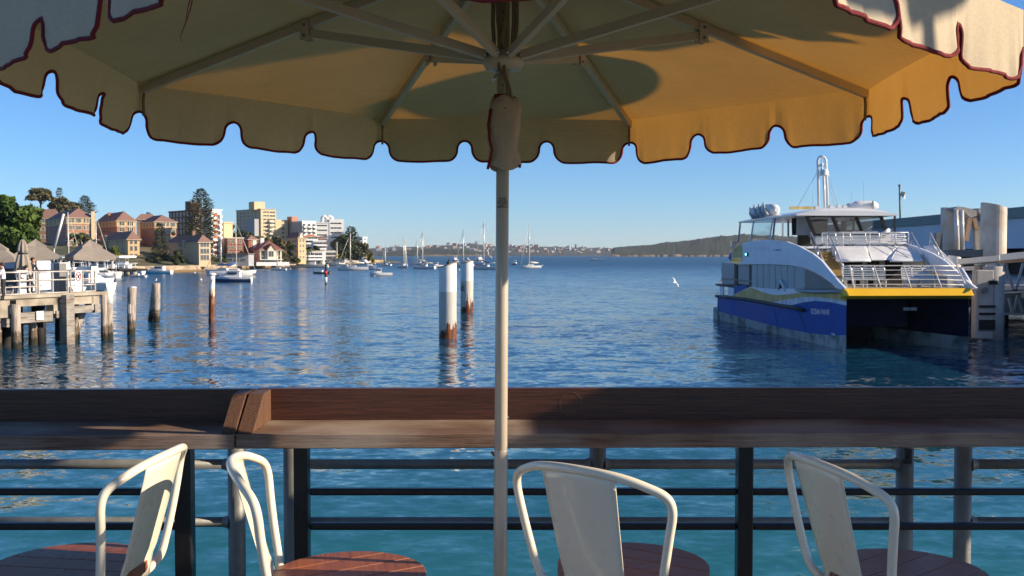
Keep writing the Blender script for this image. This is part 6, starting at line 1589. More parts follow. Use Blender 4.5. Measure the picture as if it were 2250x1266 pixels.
def building(name, label, xc, xl, xr, ytop, d, a, wall, roof=None, ridge=None, roofm='tile_roof', band=None, win=(), winL=(), base=0.5, over=0.5, cat='building', flat=0.35, wallL=None):
    """corner at pixel xc and depth d; right face runs to pixel xr, left face to xl; a = yaw of the right face"""
    ar = radians(a); C = P(xc, ytop, d); zt_ = C.z
    rd = Vector((cos(ar), sin(ar), 0)); ld = Vector((-sin(ar), cos(ar), 0))
    def solve(px, dr):
        k = (px - 1125) / FPX / ray(px, 560).y
        return (k * C.y - C.x) / (dr.x - k * dr.y)
    WR = solve(xr, rd); WL = solve(xl, ld)
    WL = max(3.0, min(WL, 40)); WR = max(3.0, min(WR, 60))
    root = thing(name, label, cat, (C.x, C.y, base), ar)
    H = zt_ - base
    b = MB(); b.box((WR/2, WL/2, H/2), (WR, WL, H)); b.build('wall', MT[wall], root)
    if band:
        zb_ = P(xc, band[0], d).z - base; b = MB(); b.box((WR/2, WL/2, (zb_ + H)/2 - 0.02), (WR + 0.16, WL + 0.16, H - zb_)); b.build('upper_wall', MT[band[1]], root)
        b = MB(); b.box((WR/2, WL/2, zb_), (WR + 0.36, WL + 0.36, 0.22)); b.build('string_course', MT['render_sand'], root)
    prd = 0.10 if band else 0.0
    def face_windows(spec, right):
        for cols, rows_, w, h, dk in spec:
            W_ = WR if right else WL
            for py in rows_:
                z = P(xc, py, d).z - base
                if z < 0.8: continue
                pr = prd if (band and py < band[0]) else 0.0
                for cidx in cols:
                    t = cidx * W_
                    if right: inst('window', window_mesh(w, h, dk), root, (t, -0.02 - pr, z))
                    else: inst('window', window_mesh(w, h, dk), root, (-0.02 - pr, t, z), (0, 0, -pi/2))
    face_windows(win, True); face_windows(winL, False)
    if ridge is not None:
        zr = P(xc, ridge, d + WL * 0.4).z - base; o_ = over
        x0, x1, y0, y1 = -o_, WR + o_, -o_, WL + o_; s_ = min(x1 - x0, y1 - y0) / 2 * 0.98
        if x1 - x0 > y1 - y0: r0, r1 = (x0 + s_, (y0 + y1)/2), (x1 - s_, (y0 + y1)/2)
        else: r0, r1 = ((x0 + x1)/2, y0 + s_), ((x0 + x1)/2, y1 - s_)
        b = MB(); zb_ = H - 0.05
        V = [(x0,y0,zb_),(x1,y0,zb_),(x1,y1,zb_),(x0,y1,zb_),(r0[0],r0[1],zr),(r1[0],r1[1],zr)]
        F = [(0,1,5,4),(2,3,4,5),(1,2,5),(3,0,4),(3,2,1,0)] if x1 - x0 > y1 - y0 else [(0,1,4),(1,2,5,4),(2,3,5),(3,0,4,5),(3,2,1,0)]
        b.add(V, F); b.build('roof', MT[roofm], root)
        b = MB(); b.box((WR/2, WL/2, zb_ - 0.06), (WR + 2*o_ - 0.05, WL + 2*o_ - 0.05, 0.12)); b.build('eaves', MT['render_cream'], root)
    else:
        b = MB(); b.box((WR/2, WL/2, H + flat/2 - 0.02), (WR + 0.5, WL + 0.5, flat)); b.build('roof_slab', MT[roofm], root)
    return root, WR, WL, H, d, zt_
def chimney(root, x, y, z0, z1, w=0.7, m_='render_cream'):
    b = MB(); b.box((x, y, (z0 + z1)/2), (w, w, z1 - z0)); b.box((x, y, z1 + 0.08), (w + 0.2, w + 0.2, 0.16)); b.build('chimney', MT[m_], root)
F4 = [0.14, 0.26, 0.40, 0.52, 0.64, 0.78, 0.90]
B = building
r, WR, WL, H, *_ = B('apartment_building', 'long brick flats with brown hipped roof behind the big fig tree', 62, 20, 132, 479, 330, 14, 'brick_brown', ridge=459, band=(492, 'render_sand'), win=[([.1,.22,.34,.46,.58,.7,.82,.92], [485, 503, 520], 1.1, 1.5, False)])
chimney(r, WR*.3, WL*.5, H, H + 2.6)
r, WR, WL, H, *_ = B('apartment_building', 'orange brick flats with yellow top floor, nearest the thick pale mast', 147, 90, 208, 478, 290, 33, 'brick_orange', ridge=461, band=(491.5, 'render_yellow'),
   win=[([.12,.22,.38,.48,.66,.74,.88], [484.5, 500, 517, 534, 551], 1.0, 1.6, False)], winL=[([.12,.3,.5,.7,.88], [485, 501, 518, 535, 551], 1.0, 1.6, True)])
chimney(r, WR*.5, WL*.8, H, H + 2.8, m_='brick_orange'); b = MB(); b.box((WR - 0.4, 0.0, H*0.5 + 0.7), (1.0, 1.0, H + 2.4)); b.build('corner_pier', MT['render_sand'], r)
r, WR, WL, H, *_ = B('apartment_building', 'brick flats with yellow top floor and dark shaded side, second from the thick mast', 257, 211, 298, 485, 300, 34, 'brick_orange', ridge=467, band=(497, 'render_yellow'),
   win=[([.22,.32,.66,.78], [491, 504, 520], 1.3, 1.7, False)], winL=[([.12,.26,.4,.58,.74,.9], [491, 505, 520], 1.0, 1.5, True)])
chimney(r, WR*.2, WL*.5, H, H + 2.8, m_='brick_orange')
r, WR, WL, H, *_ = B('apartment_building', 'lower yellow brick flats with brown hipped roof behind the marina', 281, 213, 306, 526, 268, 34, 'render_yellow', ridge=510,
   win=[([.3,.68], [531, 546, 563, 575], 0.8, 1.6, True)], winL=[([.15,.3,.62,.8], [531, 547, 563], 0.9, 1.5, True)])
chimney(r, -0.3, WL*.62, H - 5, H + 1.2, m_='render_sand')
r, WR, WL, H, *_ = B('apartment_building', 'tall brick flats with yellow top floor behind the small dark pine', 340, 309, 388, 487, 305, 36, 'brick_orange', ridge=473, band=(500, 'render_yellow'),
   win=[([.12,.26,.42,.6,.78,.9], [493, 508, 524, 540], 1.0, 1.7, False)], winL=[([.1,.3,.5,.7,.9], [493, 508, 524, 540, 556], 0.9, 1.6, True)])
r, WR, WL, H, *_ = B('apartment_building', 'long low brick flats with brown roof behind the yellow topped flats', 300, 255, 345, 482, 360, 20, 'brick_brown', ridge=470, roofm='tile_roof')
r, WR, WL, H, *_ = B('apartment_building', 'dark brick apartment block with white windows left of the giant pine', 424, 372, 462, 463, 330, 42, 'brick_dark', roofm='brick_dark',
   win=[([.2,.5,.8], [475, 490, 505, 520], 2.2, 1.3, False)], winL=[([.08,.22,.36,.5,.64,.78,.92], [470, 483, 496, 509, 522], 1.5, 1.8, False)])
b = MB(); b.box((1.5, 3.5, H + 1.6), (3.4, 4.0, 3.2)); b.build('lift_tower', MT['brick_dark'], r)
r, WR, WL, H, dd, zt = B('apartment_building', 'brown house-like flats with pale yellow sunlit end right on the sea wall', 437, 371, 463, 532, 258, 36, 'render_sand', ridge=517, roofm='tile_roof',
   win=[([.25,.5,.76], [537, 552, 566], 0.75, 1.6, True)], winL=[([.55,.62], [537, 552, 556], 0.9, 1.8, True)], base=1.2)
chimney(r, WR*.5, WL*.35, H, H + 2.9, m_='brick_brown'); chimney(r, -0.3, WL*.45, H - 1.5, H + 0.4, 0.5, 'render_cream')
# orange and white balcony tower
r, WR, WL, H, dd, zt = B('apartment_tower', 'orange and white balcony tower right behind the giant pine', 464, 446, 487, 462, 300, 50, 'render_white', roofm='render_white', wallL='render_white')
for i in range(10):
    z = H - 1.6 - i * 1.62
    if z < 1: break
    b = MB(); b.box((WR * .42, -0.06, z), (WR * .36, 0.14, 1.15)); b.build('orange_panel', MT['orange_panel'], r)
    b = MB(); b.box((WR * .14, -0.5, z - 0.55), (WR * .30, 1.1, 0.5)); b.build('balcony', MT['render_white'], r)
    b = MB(); b.box((WR * .86, -0.35, z - 0.2), (WR * .24, 0.8, 0.8)); b.build('bay', MT['render_white'], r)
    inst('window', window_mesh(1.1, 0.9), r, (WR * .7, -0.04, z + 0.1))
B('apartment_tower', 'plain beige slab flats right of the orange balcony tower', 492, 486, 502, 490, 305, 48, 'render_sand', roofm='render_sand')
B('brick_house', 'red brick house with pale arched windows behind the sailboat masts', 499, 490, 535, 524, 300, 22, 'brick_red', roofm='render_cream', win=[([.12,.35,.58,.82], [531, 544, 557], 0.9, 1.3, False)])
r, WR, WL, H, *_ = B('brick_house', 'dark red brick house with hipped roof left of the cream gabled house', 546, 533, 566, 526, 315, 40, 'brick_red', ridge=517, win=[([.4,.6], [532, 546], 0.9, 1.6, False)])
# cream gabled villa
r, WR, WL, H, dd, zt = B('villa', 'cream gabled villa with brown roof and two white chimneys on the shore', 571, 546, 619, 549, 305, 24, 'render_cream', ridge=529, roofm='tile_roof_red',
   win=[([.14,.86], [557, 569], 1.3, 2.0, False), ([.42,.54], [556], 0.8, 2.2, True), ([.4,.5,.6], [571], 0.9, 1.8, True)], base=1.4)
b = MB(); zg = P(594, 539, 305).z - 1.4; b.prism([(WR*.33, -0.9, H*0.2), (WR*.66, -0.9, H*0.2), (WR*.66, -0.9, H), (WR*.495, -0.9, zg), (WR*.33, -0.9, H)], (0, 3, 0)); b.build('gable_bay', MT['render_cream'], r)
b = MB(); b.prism([(WR*.30, -1.1, H - 0.2), (WR*.495, -1.1, zg + 0.25), (WR*.69, -1.1, H - 0.2), (WR*.69, -1.1, H), (WR*.495, -1.1, zg + 0.55), (WR*.30, -1.1, H)], (0, 4, 0)); b.build('gable_roof', MT['tile_roof_red'], r)
inst('window', window_mesh(0.8, 2.0, True), r, (WR*.44, -0.93, H*.72)); inst('window', window_mesh(0.8, 2.0, True), r, (WR*.55, -0.93, H*.72))
b = MB(); b.box((WR*.5, -0.8, 1.4), (WR * 1.05, 1.5, 0.2)); b.build('veranda_roof', MT['render_white'], r)
chimney(r, 0.5, WL*.6, H - 1, H + 3.2, 1.1, 'render_white'); chimney(r, WR*.3, WL*.35, H, H + 3.6, 1.1, 'render_white')
b = MB(); b.box((WR*.5, -3.2, 0.1), (WR*1.5, 0.4, 1.1)); b.build('garden_wall', MT['render_white'], r)
# towers on the hill
r, WR, WL, H, dd, zt = B('apartment_tower', 'tall stepped apartment tower, grey shaded side and sandy balconies', 573, 520, 607, 460, 430, 40, 'render_sand', roofm='render_grey',
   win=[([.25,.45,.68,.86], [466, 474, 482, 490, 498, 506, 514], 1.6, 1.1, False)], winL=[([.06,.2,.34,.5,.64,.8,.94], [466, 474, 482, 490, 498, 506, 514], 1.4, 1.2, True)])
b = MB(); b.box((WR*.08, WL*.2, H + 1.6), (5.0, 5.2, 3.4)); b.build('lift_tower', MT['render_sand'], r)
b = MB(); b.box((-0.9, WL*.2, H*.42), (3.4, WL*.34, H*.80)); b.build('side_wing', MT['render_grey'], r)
b = MB(); b.box((WR + 2.6, 3.5, H*.40), (6.0, 7.5, H*.83)); b.build('right_wing', MT['render_sand'], r)
for i in range(5):
    z = H*.78 - i * 1.75; b = MB(); b.box((WR*.62, -0.8, z), (WR*.28, 1.6, 0.75)); b.build('balcony', MT['render_cream'], r)
    b = MB(); b.box((WR*.62, -0.03, z + 0.85), (WR*.27, 0.1, 0.9)); b.build('balcony_glass', MT['dark_glass'], r)
    inst('window', window_mesh(1.3, 1.0, True), r, (WR + 3.2, -0.28, z + 0.4)); 
r, WR, WL, H, dd, zt = B('apartment_tower', 'grey and white balcony tower left of the white banded block', 664, 629, 694, 487, 430, 40, 'render_white', roofm='render_white',
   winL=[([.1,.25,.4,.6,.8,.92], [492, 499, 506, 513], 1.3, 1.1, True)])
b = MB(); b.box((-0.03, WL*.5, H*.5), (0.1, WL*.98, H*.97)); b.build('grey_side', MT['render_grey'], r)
b = MB(); b.box((1.0, WL*.72, H + 1.1), (3.0, 4.2, 2.6)); b.build('lift_tower', MT['brick_orange'], r)
for i in range(6):
    z = H - 1.8 - i * 1.75
    for t, w_ in ((.14, .22), (.5, .26), (.86, .24)):
        b = MB(); b.box((WR*t, -0.6, z - 0.4), (WR*w_, 1.3, 0.65)); b.build('balcony', MT['render_white'], r)
        b = MB(); b.box((WR*t, -0.03, z + 0.4), (WR*w_*.9, 0.1, 0.8)); b.build('balcony_glass', MT['dark_glass'], r)
r, WR, WL, H, dd, zt = B('apartment_block', 'bright white block with long window bands and round roof vents', 694, 692, 756, 490, 470, 14, 'render_white', roofm='render_white')
b = MB(); b.box((WR*.74, 1.5, H*.5 + 0.9), (WR*.52, 3.4, H + 1.8)); b.build('raised_wing', MT['render_white'], r)
for i in range(5):
    z = H - 1.2 - i * 2.2
    b = MB(); b.box((WR*.22, -0.02, z), (WR*.36, 0.12, 0.55)); b.build('window_band', MT['dark_glass'], r)
    for x_, w_ in ((.58, .1), (.70, .1), (.84, .14)):
        b = MB(); b.box((WR*x_, -0.24, z + 1.1), (WR*w_, 0.12, 0.6)); b.build('window_band', MT['dark_glass'], r)
for x_, w_ in ((WR*.22, 1.4), (WR*.40, 1.4)):
    b = MB(); b.tube([(x_, 1.4, H + 0.2), (x_ + 0.3, 1.4, H + 2.4), (x_ + 1.0, 1.4, H + 3.2), (x_ + 2.2, 1.4, H + 2.6), (x_ + 2.6, 1.4, H + 0.2)], 0.9, 8); b.build('roof_vent', MT['render_white'], r)
r, WR, WL, H, dd, zt = B('apartment_building', 'yellow flats with brown roof standing near the shore', 655, 630, 671, 523, 330, 46, 'render_yellow', ridge=510, roofm='tile_roof',
   win=[([.3,.7], [529, 540, 552, 565], 0.9, 1.3, False)], winL=[([.2,.4,.8], [530, 541, 552, 563], 1.2, 1.2, False)], base=1.2)
b = MB(); b.prism([(WR*.1, -0.3, H), (WR*.6, -0.3, H), (WR*.35, -0.3, H + 1.8)], (0, 1.4, 0)); b.build('gable', MT['render_cream'], r)
for (lb, xc, xl, xr, yt, d, a, m_, rf, ws) in (
   ('white terraced house with orange tile roof below the balcony tower', 671, 668, 697, 520, 400, 22, 'render_white', 'tile_orange', [523, 531]),
   ('white flats with long balconies between the trees', 688, 684, 716, 530, 390, 20, 'render_white', 'render_white', [535, 543]),
   ('white low house with pergola behind the grey boathouse', 672, 668, 708, 553, 370, 18, 'render_white', 'render_cream', [559, 566]),
   ('pale low house in front of the pine covered point', 708, 704, 737, 553, 400, 18, 'render_cream', 'render_white', [558, 566]),
   ('small red roofed house below the white banded block', 700, 694, 718, 524, 430, 26, 'brick_red', 'tile_roof_red', [529])):
    r, WR, WL, H, dd, zt = B('terrace_house', lb, xc, xl, xr, yt, d, a, m_, roofm=rf, win=[([.15,.4,.65,.88], ws, 1.6, 1.3, True)], ridge=(yt - 5) if 'tile' in rf else None)
    if 'balcon' in lb or 'pergola' in lb:
        for py in ws:
            b = MB(); z = P(xc, py + 4, d).z - 0.5; b.box((WR/2, -0.9, z), (WR*1.02, 1.8, 0.7)); b.build('balcony', MT['render_white'], r)
r, WR, WL, H, dd, zt = B('apartment_tower', 'narrow white balcony block at the end of the point', 797, 783, 806, 522, 520, 52, 'render_white', roofm='render_white')
for i in range(7):
    z = H - 1.4 - i * 1.6; b = MB(); b.box((-0.3, WL*.4, z - 0.4), (0.9, WL*.5, 0.6)); b.build('balcony', MT['render_white'], r)
    b = MB(); b.box((-0.03, WL*.4, z + 0.35), (0.1, WL*.48, 0.75)); b.build('balcony_glass', MT['dark_glass'], r)
    b = MB(); b.box((WR*.5, -0.03, z + 0.3), (WR*.4, 0.1, 0.7)); b.build('window_band', MT['dark_glass'], r)
for lb, x0, x1, y0, y1, d, m_, rf in (('pale flat-roofed boathouse wall on the shore', 670, 709, 573, 579, 366, 'render_cream', 'render_white'), ('long grey-roofed boathouse beside the trees', 712, 757, 570, 580, 396, 'render_grey', 'slate_roof'), ('low grey shed roof right of the red brick house', 497, 546, 559, 575, 290, 'render_grey', 'slate_roof')):
    a = P(x0, y1, d); c = P(x1, y0, d); root = thing('boathouse', lb, 'boathouse', ((a.x + c.x)/2, d, 1.0)); h = c.z - 1.0; W_ = c.x - a.x
    b = MB(); b.box((0, 3, h/2), (W_, 6, h)); b.build('wall', MT[m_], root); b = MB(); b.box((0, 3, h + 0.15), (W_ + 0.6, 6.8, 0.3)); b.build('roof', MT[rf], root)
    for i in range(3): inst('window', window_mesh(1.4, 0.8, True), root, (W_ * (-.3 + .3 * i), -0.03, h * .55))
# ------------------------------------------------------------------ trees and shrubs
def leaf_mat(name, c1, c2):
    m = mat(name, c1, 0.75, var=0.45, scale=0.6, col2=c2, c2scale=0.35, c2lo=0.4, c2hi=0.6, spec=0.2, detail=3)
    return m
MT['leaf_fig'] = leaf_mat('fig_leaves', (0.036,0.072,0.014), (0.070,0.115,0.022)); MT['leaf_pine'] = leaf_mat('pine_needles', (0.045,0.062,0.028), (0.085,0.095,0.042)); MT['leaf_gum'] = leaf_mat('gum_leaves', (0.075,0.075,0.035), (0.13,0.11,0.055)); MT['leaf_lime'] = leaf_mat('lime_leaves', (0.14,0.16,0.02), (0.22,0.21,0.03)); MT['leaf_dark'] = leaf_mat('dark_shrub', (0.030,0.045,0.018), (0.065,0.080,0.030)); MT['leaf_palm'] = leaf_mat('palm_fronds', (0.05,0.065,0.02), (0.10,0.10,0.035))
MT['bark'] = mat('bark', (0.11,0.085,0.065), 0.9, var=0.3, scale=2, stretch=(1,1,0.3)); 
def leaf_cloud(b, c, r, n, size, rnd, squash=1.0, hollow=0.35):
    c = Vector(c)
    for i in range(n):
        while True:
            v = Vector((rnd.uniform(-1,1), rnd.uniform(-1,1), rnd.uniform(-1,1)))
            if hollow < v.length < 1: break
        p = c + Vector((v.x * r[0], v.y * r[1], v.z * r[2] * squash)); s = size * rnd.uniform(0.55, 1.35)
        nrm = (v * 0.7 + Vector((rnd.uniform(-1,1), rnd.uniform(-1,1), rnd.uniform(-0.3,1)))).normalized(); t = nrm.orthogonal().normalized(); t = Matrix.Rotation(rnd.uniform(0, 6.28), 3, nrm) @ t; u = nrm.cross(t)
        b.add([p - t*s - u*s*0.45, p + t*s*0.3 - u*s*0.7, p + t*s + u*s*0.1, p + t*s*0.1 + u*s*0.65], [(0,1,2,3)])
def broad_tree(name, label, px, ytop, ybot, wpx, d, leaf, n=26, lsize=0.5, per=170, seed=1, trunk=True, flatness=0.8, group=None, ground=None, umbrella=False, cat='tree'):
    rnd = random.Random(seed); c = P(px, ybot, d); H = P(px, ytop, d).z - c.z; W_ = M(wpx, d); zb = c.z if ground is None else ground
    root = thing(name, label, cat, (c.x, d, zb), group=group); z0 = c.z - zb
    b = MB(); tr = MB()
    tops = []
    for i in range(n):
        a = rnd.uniform(0, 6.28); q = rnd.random() ** 0.5
        zz = rnd.random()
        if umbrella: zz = 0.55 + 0.45 * rnd.random() ** 0.7
        env = sqrt(max(0.05, 1 - abs(zz * 2 - 0.9) ** 2.2 * 0.8))
        x = cos(a) * q * W_/2 * env * 0.85; y = sin(a) * q * W_/2 * env * 0.6; z = z0 + H * (0.08 + 0.84 * zz)
        rr = W_ * rnd.uniform(0.10, 0.19)
        leaf_cloud(b, (x, y, z), (rr, rr, rr * flatness), per, lsize, rnd); tops.append(Vector((x, y, z)))
    b.build('crown', MT[leaf], root, fix=False)
    if trunk:
        base = Vector((0, 0, 0)); fork = Vector((W_ * 0.02, 0, z0 + H * 0.25 if not umbrella else z0 + H * 0.35))
        tr.tube([base, fork * 0.5, fork], [W_ * 0.035, W_ * 0.028, W_ * 0.024], 7)
        for t in tops[::2]:
            m_ = fork.lerp(t, 0.5) + Vector((0, 0, H * 0.05)); tr.tube([fork, m_, t], [W_ * 0.014, W_ * 0.009, W_ * 0.003], 5)
        tr.build('trunk', MT['bark'], root)
    return root
def norfolk(name, label, px, ytop, ybot, wpx, d, seed=1, whorls=24, dens=1.0, ground=1.5, round_top=False, leaf='leaf_pine', lsz=0.3):
    rnd = random.Random(seed); c = P(px, ybot, d); zt_ = P(px, ytop, d).z; zb = P(px, ybot, d).z; W_ = M(wpx, d)
    root = thing(name, label, 'pine tree', (c.x, d, ground), group='pine trees on the left bank')
    H = zt_ - ground; z0 = zb - ground
    b = MB(); b.tube([(0,0,0), (0,0,H*0.6), (0,0,H)], [W_*0.04, W_*0.025, 0.04], 7); b.build('trunk', MT['bark'], root)
    b = MB(); wd = MB()
    for i in range(whorls):
        t = i / (whorls - 1); z = z0 + (H - z0) * t
        rad = W_/2 * ((1 - t) ** 0.75 * 0.97 + 0.05) * (0.86 + 0.28 * rnd.random())
        if round_top: rad = W_/2 * (min(1, (1 - t) * 2.0) ** 0.6) * (0.78 + 0.3 * rnd.random()) * (0.80 + 0.20 * min(1, t * 2.2))
        nb = int(7 + 3 * rnd.random()); a0 = rnd.uniform(0, 6.28)
        for k in range(nb):
            a = a0 + 2 * pi * k / nb + rnd.uniform(-0.15, 0.15); R1 = rad * rnd.uniform(0.8, 1.1); up = 0.22 + 0.35 * t
            tip = Vector((cos(a) * R1, sin(a) * R1, z + R1 * up * 0.55)); st = Vector((0, 0, z))
            if R1 > 0.6: wd.tube([st, tip], [0.06, 0.02], 3, cap=False)
            nl = max(5, int(R1 * 4.2 * dens))
            for q in range(nl):
                s = 0.22 + 0.78 * (q + rnd.random()) / nl; p = st.lerp(tip, s); p.z += 0.10 * R1 * s * s
                sz = lsz * rnd.uniform(0.7, 1.4); dr = Vector((cos(a + rnd.uniform(-0.9, 0.9)), sin(a + rnd.uniform(-0.9, 0.9)), rnd.uniform(-0.15, 0.55))).normalized(); sd_ = dr.cross(Vector((rnd.uniform(-1,1), rnd.uniform(-1,1), 1))).normalized()
                b.add([p - sd_*sz*0.34, p + dr*sz*1.4 - sd_*sz*0.2, p + dr*sz*1.9, p + dr*sz*1.2 + sd_*sz*0.36], [(0,1,2,3)])
    b.build('crown', MT[leaf], root, fix=False); wd.build('branches', MT['bark'], root, fix=False)
    return root
norfolk('norfolk_pine', 'giant broad pine towering over the flats left of centre', 443, 417, 572, 72, 275, 3, 36, 1.25, round_top=True, lsz=0.46)
norfolk('norfolk_pine', 'small dark conical pine between the brick flats', 352, 493, 582, 40, 262, 4, 26, 1.5, lsz=0.40)
norfolk('norfolk_pine', 'distant layered pine on the skyline right of the gum trees', 187, 432, 470, 46, 380, 5, 14, 1.1, lsz=0.5, ground=6)
norfolk('norfolk_pine', 'slender pine tip rising among the gum trees', 131, 415, 470, 26, 385, 6, 16, 1.1, lsz=0.42, ground=6)
norfolk('norfolk_pine', 'tall pine at the middle of the tree covered point', 772, 500, 575, 56, 470, 8, 20, 1.2, lsz=0.7, ground=1.5)
norfolk('norfolk_pine', 'leaning pine at the left of the tree covered point', 742, 501, 572, 36, 480, 9, 15, 1.0, lsz=0.7, ground=1.5)
norfolk('norfolk_pine', 'small pine tip beside the dark brick block', 326, 469, 490, 10, 380, 10, 9, 1.0, lsz=0.4, ground=6)
broad_tree('fig_tree', 'large leafy green fig tree at the left picture edge', 18, 428, 556, 150, 110, 'leaf_fig', 60, 0.30, 260, 11, ground=1.5)
broad_tree('fig_tree', 'lower green tree beside the big fig, behind the cafe umbrellas', 62, 470, 556, 66, 112, 'leaf_fig', 26, 0.28, 220, 12, ground=1.5)
broad_tree('gum_tree', 'spreading brown-green gum tree on the skyline', 88, 414, 470, 78, 370, 'leaf_gum', 26, 0.55, 90, 13, flatness=0.55, umbrella=True, ground=6)
broad_tree('gum_tree', 'bushy olive gum trees right of the spreading gum', 140, 438, 475, 62, 372, 'leaf_gum', 22, 0.6, 110, 14, flatness=0.7, ground=6)
for i, (nm, lb, px, yt, yb, w_, d, lf, n, ls, per) in enumerate((
  ('shrub', 'lime green bush beside the low yellow flats', 255, 541, 566, 22, 220, 'leaf_lime', 9, 0.30, 130), ('shrub', 'dark round shrub below the brown house-like flats', 392, 553, 582, 40, 250, 'leaf_dark', 12, 0.34, 150),
  ('shrub', 'dark hedge at the foot of the small pine', 335, 566, 585, 44, 252, 'leaf_dark', 10, 0.3, 120), ('broad_tree', 'olive tree between the villa and the yellow flats', 622, 538, 578, 30, 318, 'leaf_gum', 16, 0.4, 130),
  ('broad_tree', 'dark tree behind the villa roof', 612, 516, 560, 52, 345, 'leaf_gum', 18, 0.5, 120), ('broad_tree', 'dark tree in front of the yellow flats', 637, 528, 575, 22, 322, 'leaf_dark', 13, 0.4, 120),
  ('shrub', 'hedge under the yellow flats', 648, 567, 578, 30, 322, 'leaf_dark', 7, 0.3, 110), ('broad_tree', 'broad dark trees covering the point', 757, 520, 575, 72, 455, 'leaf_dark', 26, 0.7, 150),
  ('broad_tree', 'olive trees at the right of the point', 792, 533, 576, 44, 465, 'leaf_gum', 14, 0.65, 120), ('broad_tree', 'low bushes on the tip of the stone point', 815, 557, 577, 22, 480, 'leaf_lime', 8, 0.5, 100),
  ('shrub', 'yellow-green bush at the foot of the point trees', 747, 557, 572, 30, 440, 'leaf_lime', 8, 0.5, 100), ('broad_tree', 'dark trees behind the red brick houses', 540, 508, 545, 60, 350, 'leaf_dark', 14, 0.5, 110),
  ('broad_tree', 'trees behind the beige slab flats', 505, 486, 530, 26, 360, 'leaf_dark', 10, 0.5, 110), ('broad_tree', 'trees between the terraced white houses', 690, 540, 572, 40, 385, 'leaf_dark', 14, 0.45, 110),
  ('broad_tree', 'tree by the dark red brick house', 535, 550, 578, 18, 300, 'leaf_dark', 8, 0.35, 110), ('broad_tree', 'bare olive scrub before the brick flats', 382, 505, 550, 22, 290, 'leaf_gum', 9, 0.35, 60), ('broad_tree', 'dark bush line at the foot of the orange tower', 480, 566, 580, 40, 285, 'leaf_dark', 8, 0.35, 110))):
    broad_tree(nm, lb, px, yt, yb, w_, d, MT and lf, n, ls, per, 40 + i, ground=1.4 if yb > 540 else 6, trunk=True, cat='shrub' if nm == 'shrub' else 'tree', group='trees and shrubs on the left bank')
def palm(label, px, ytop, ybot, d, L_, seed):
    rnd = random.Random(seed); c = P(px, ybot, d); zt_ = P(px, ytop, d).z; root = thing('palm_tree', label, 'palm tree', (c.x, d, 1.5)); H = zt_ - 1.5
    b = MB(); b.tube([(0,0,0), (0.1,0,H*.5), (0,0,H)], [0.3, 0.22, 0.25], 7); b.build('trunk', MT['bark'], root); b = MB()
    for i in range(26):
        a = rnd.uniform(0, 6.28); el = rnd.uniform(-0.1, 1.2); pts = []
        for k in range(7):
            t = k / 6; r = L_ * t * cos(el * (1 - 0.3 * t)); pts.append(Vector((cos(a)*r, sin(a)*r, H + L_ * (sin(el) * t - 0.75 * t * t))))
        sd_ = Vector((-sin(a), cos(a), 0))
        b.grid([[p - sd_ * L_ * 0.10 * sin(pi * min(1, 0.12 + 0.85 * k/6)) - Vector((0,0,0.1*L_)), p, p + sd_ * L_ * 0.10 * sin(pi * min(1, 0.12 + 0.85 * k/6)) - Vector((0,0,0.1*L_))] for k, p in enumerate(pts)], sm=False)
    b.build('crown', MT['leaf_palm'], root, fix=False); return root
palm('palm tree in front of the orange brick flats', 172, 518, 560, 240, 3.2, 1); palm('palm tree beside the first palm, before the orange flats', 186, 523, 560, 238, 2.8, 2); palm('palm tree above the villa roof', 582, 524, 560, 322, 3.0, 3)
palm('palm tree beside the yellow flats and terraces', 676, 546, 572, 360, 2.6, 4)

# ------------------------------------------------------------------ far shores
T('hill_far', (0.026,0.036,0.030), 0.95, var=0.5, scale=0.02, col2=(0.055,0.058,0.052), c2scale=0.03, detail=8); T('hill_head', (0.014,0.025,0.013), 0.95, var=0.5, scale=0.03, col2=(0.034,0.040,0.024), c2scale=0.02, c2lo=0.5, c2hi=0.7, detail=8); T('cliff', (0.16,0.125,0.09), 0.95, var=0.4, scale=0.03, stretch=(1,1,4))
def hills(name, label, prof, d, depth, mt_, seed, rough, shore_z=1.0, mi_cliff=None):
    rows = []; nx = 600; x0, x1 = prof[0][0], prof[-1][0]
    def top(px):
        for (a, ya), (c, yc) in zip(prof[:-1], prof[1:]):
            if a <= px <= c: return ya + (yc - ya) * (px - a) / (c - a)
        return prof[-1][1]
    for k in range(9):
        t = k / 8; row = []
        for i in range(nx + 1):
            px = x0 + (x1 - x0) * i / nx; dd = d + depth * t; base = P(px, 559, dd); H = P(px, top(px), d + depth * 0.6).z
            prof_t = sin(min(1.0, t / 0.62) * pi / 2) if t <= 0.62 else cos((t - 0.62) / 0.38 * pi / 2)
            nz = noise.noise(Vector((px * 0.035 + seed, t * 4, seed))) * 0.5 + noise.noise(Vector((px * 0.16, t * 9, seed + 5))) * 0.35 + noise.noise(Vector((px * 0.45, t * 20, seed + 9))) * 0.35 + noise.noise(Vector((px * 1.1, t * 40, seed + 3))) * 0.15
            z = shore_z * (t > 0) + (H - shore_z) * prof_t * (1 + rough * nz) - (2 if t == 0 else 0)
            row.append((base.x, dd, z))
        rows.append(row)
    b = MB(); b.grid(rows, sm=True); o = b.build(name, mt_, fix=False); tag(o, label, kind='structure'); return rows
h1 = hills('far_hills', 'hazy far harbour shore with houses', [(560, 552), (700, 549), (810, 546), (880, 543), (950, 542), (1000, 537), (1040, 535), (1080, 541), (1160, 541), (1250, 544), (1340, 546), (1500, 549), (1700, 551), (2600, 552)], 2900, 900, MT['hill_far'], 2.0, 0.16)
h2 = hills('wooded_ridge', 'low wooded ridge before the far shore', [(830, 556), (880, 550), (930, 547), (975, 546), (1030, 549), (1075, 556)], 2300, 350, MT['hill_head'], 5.0, 0.15)
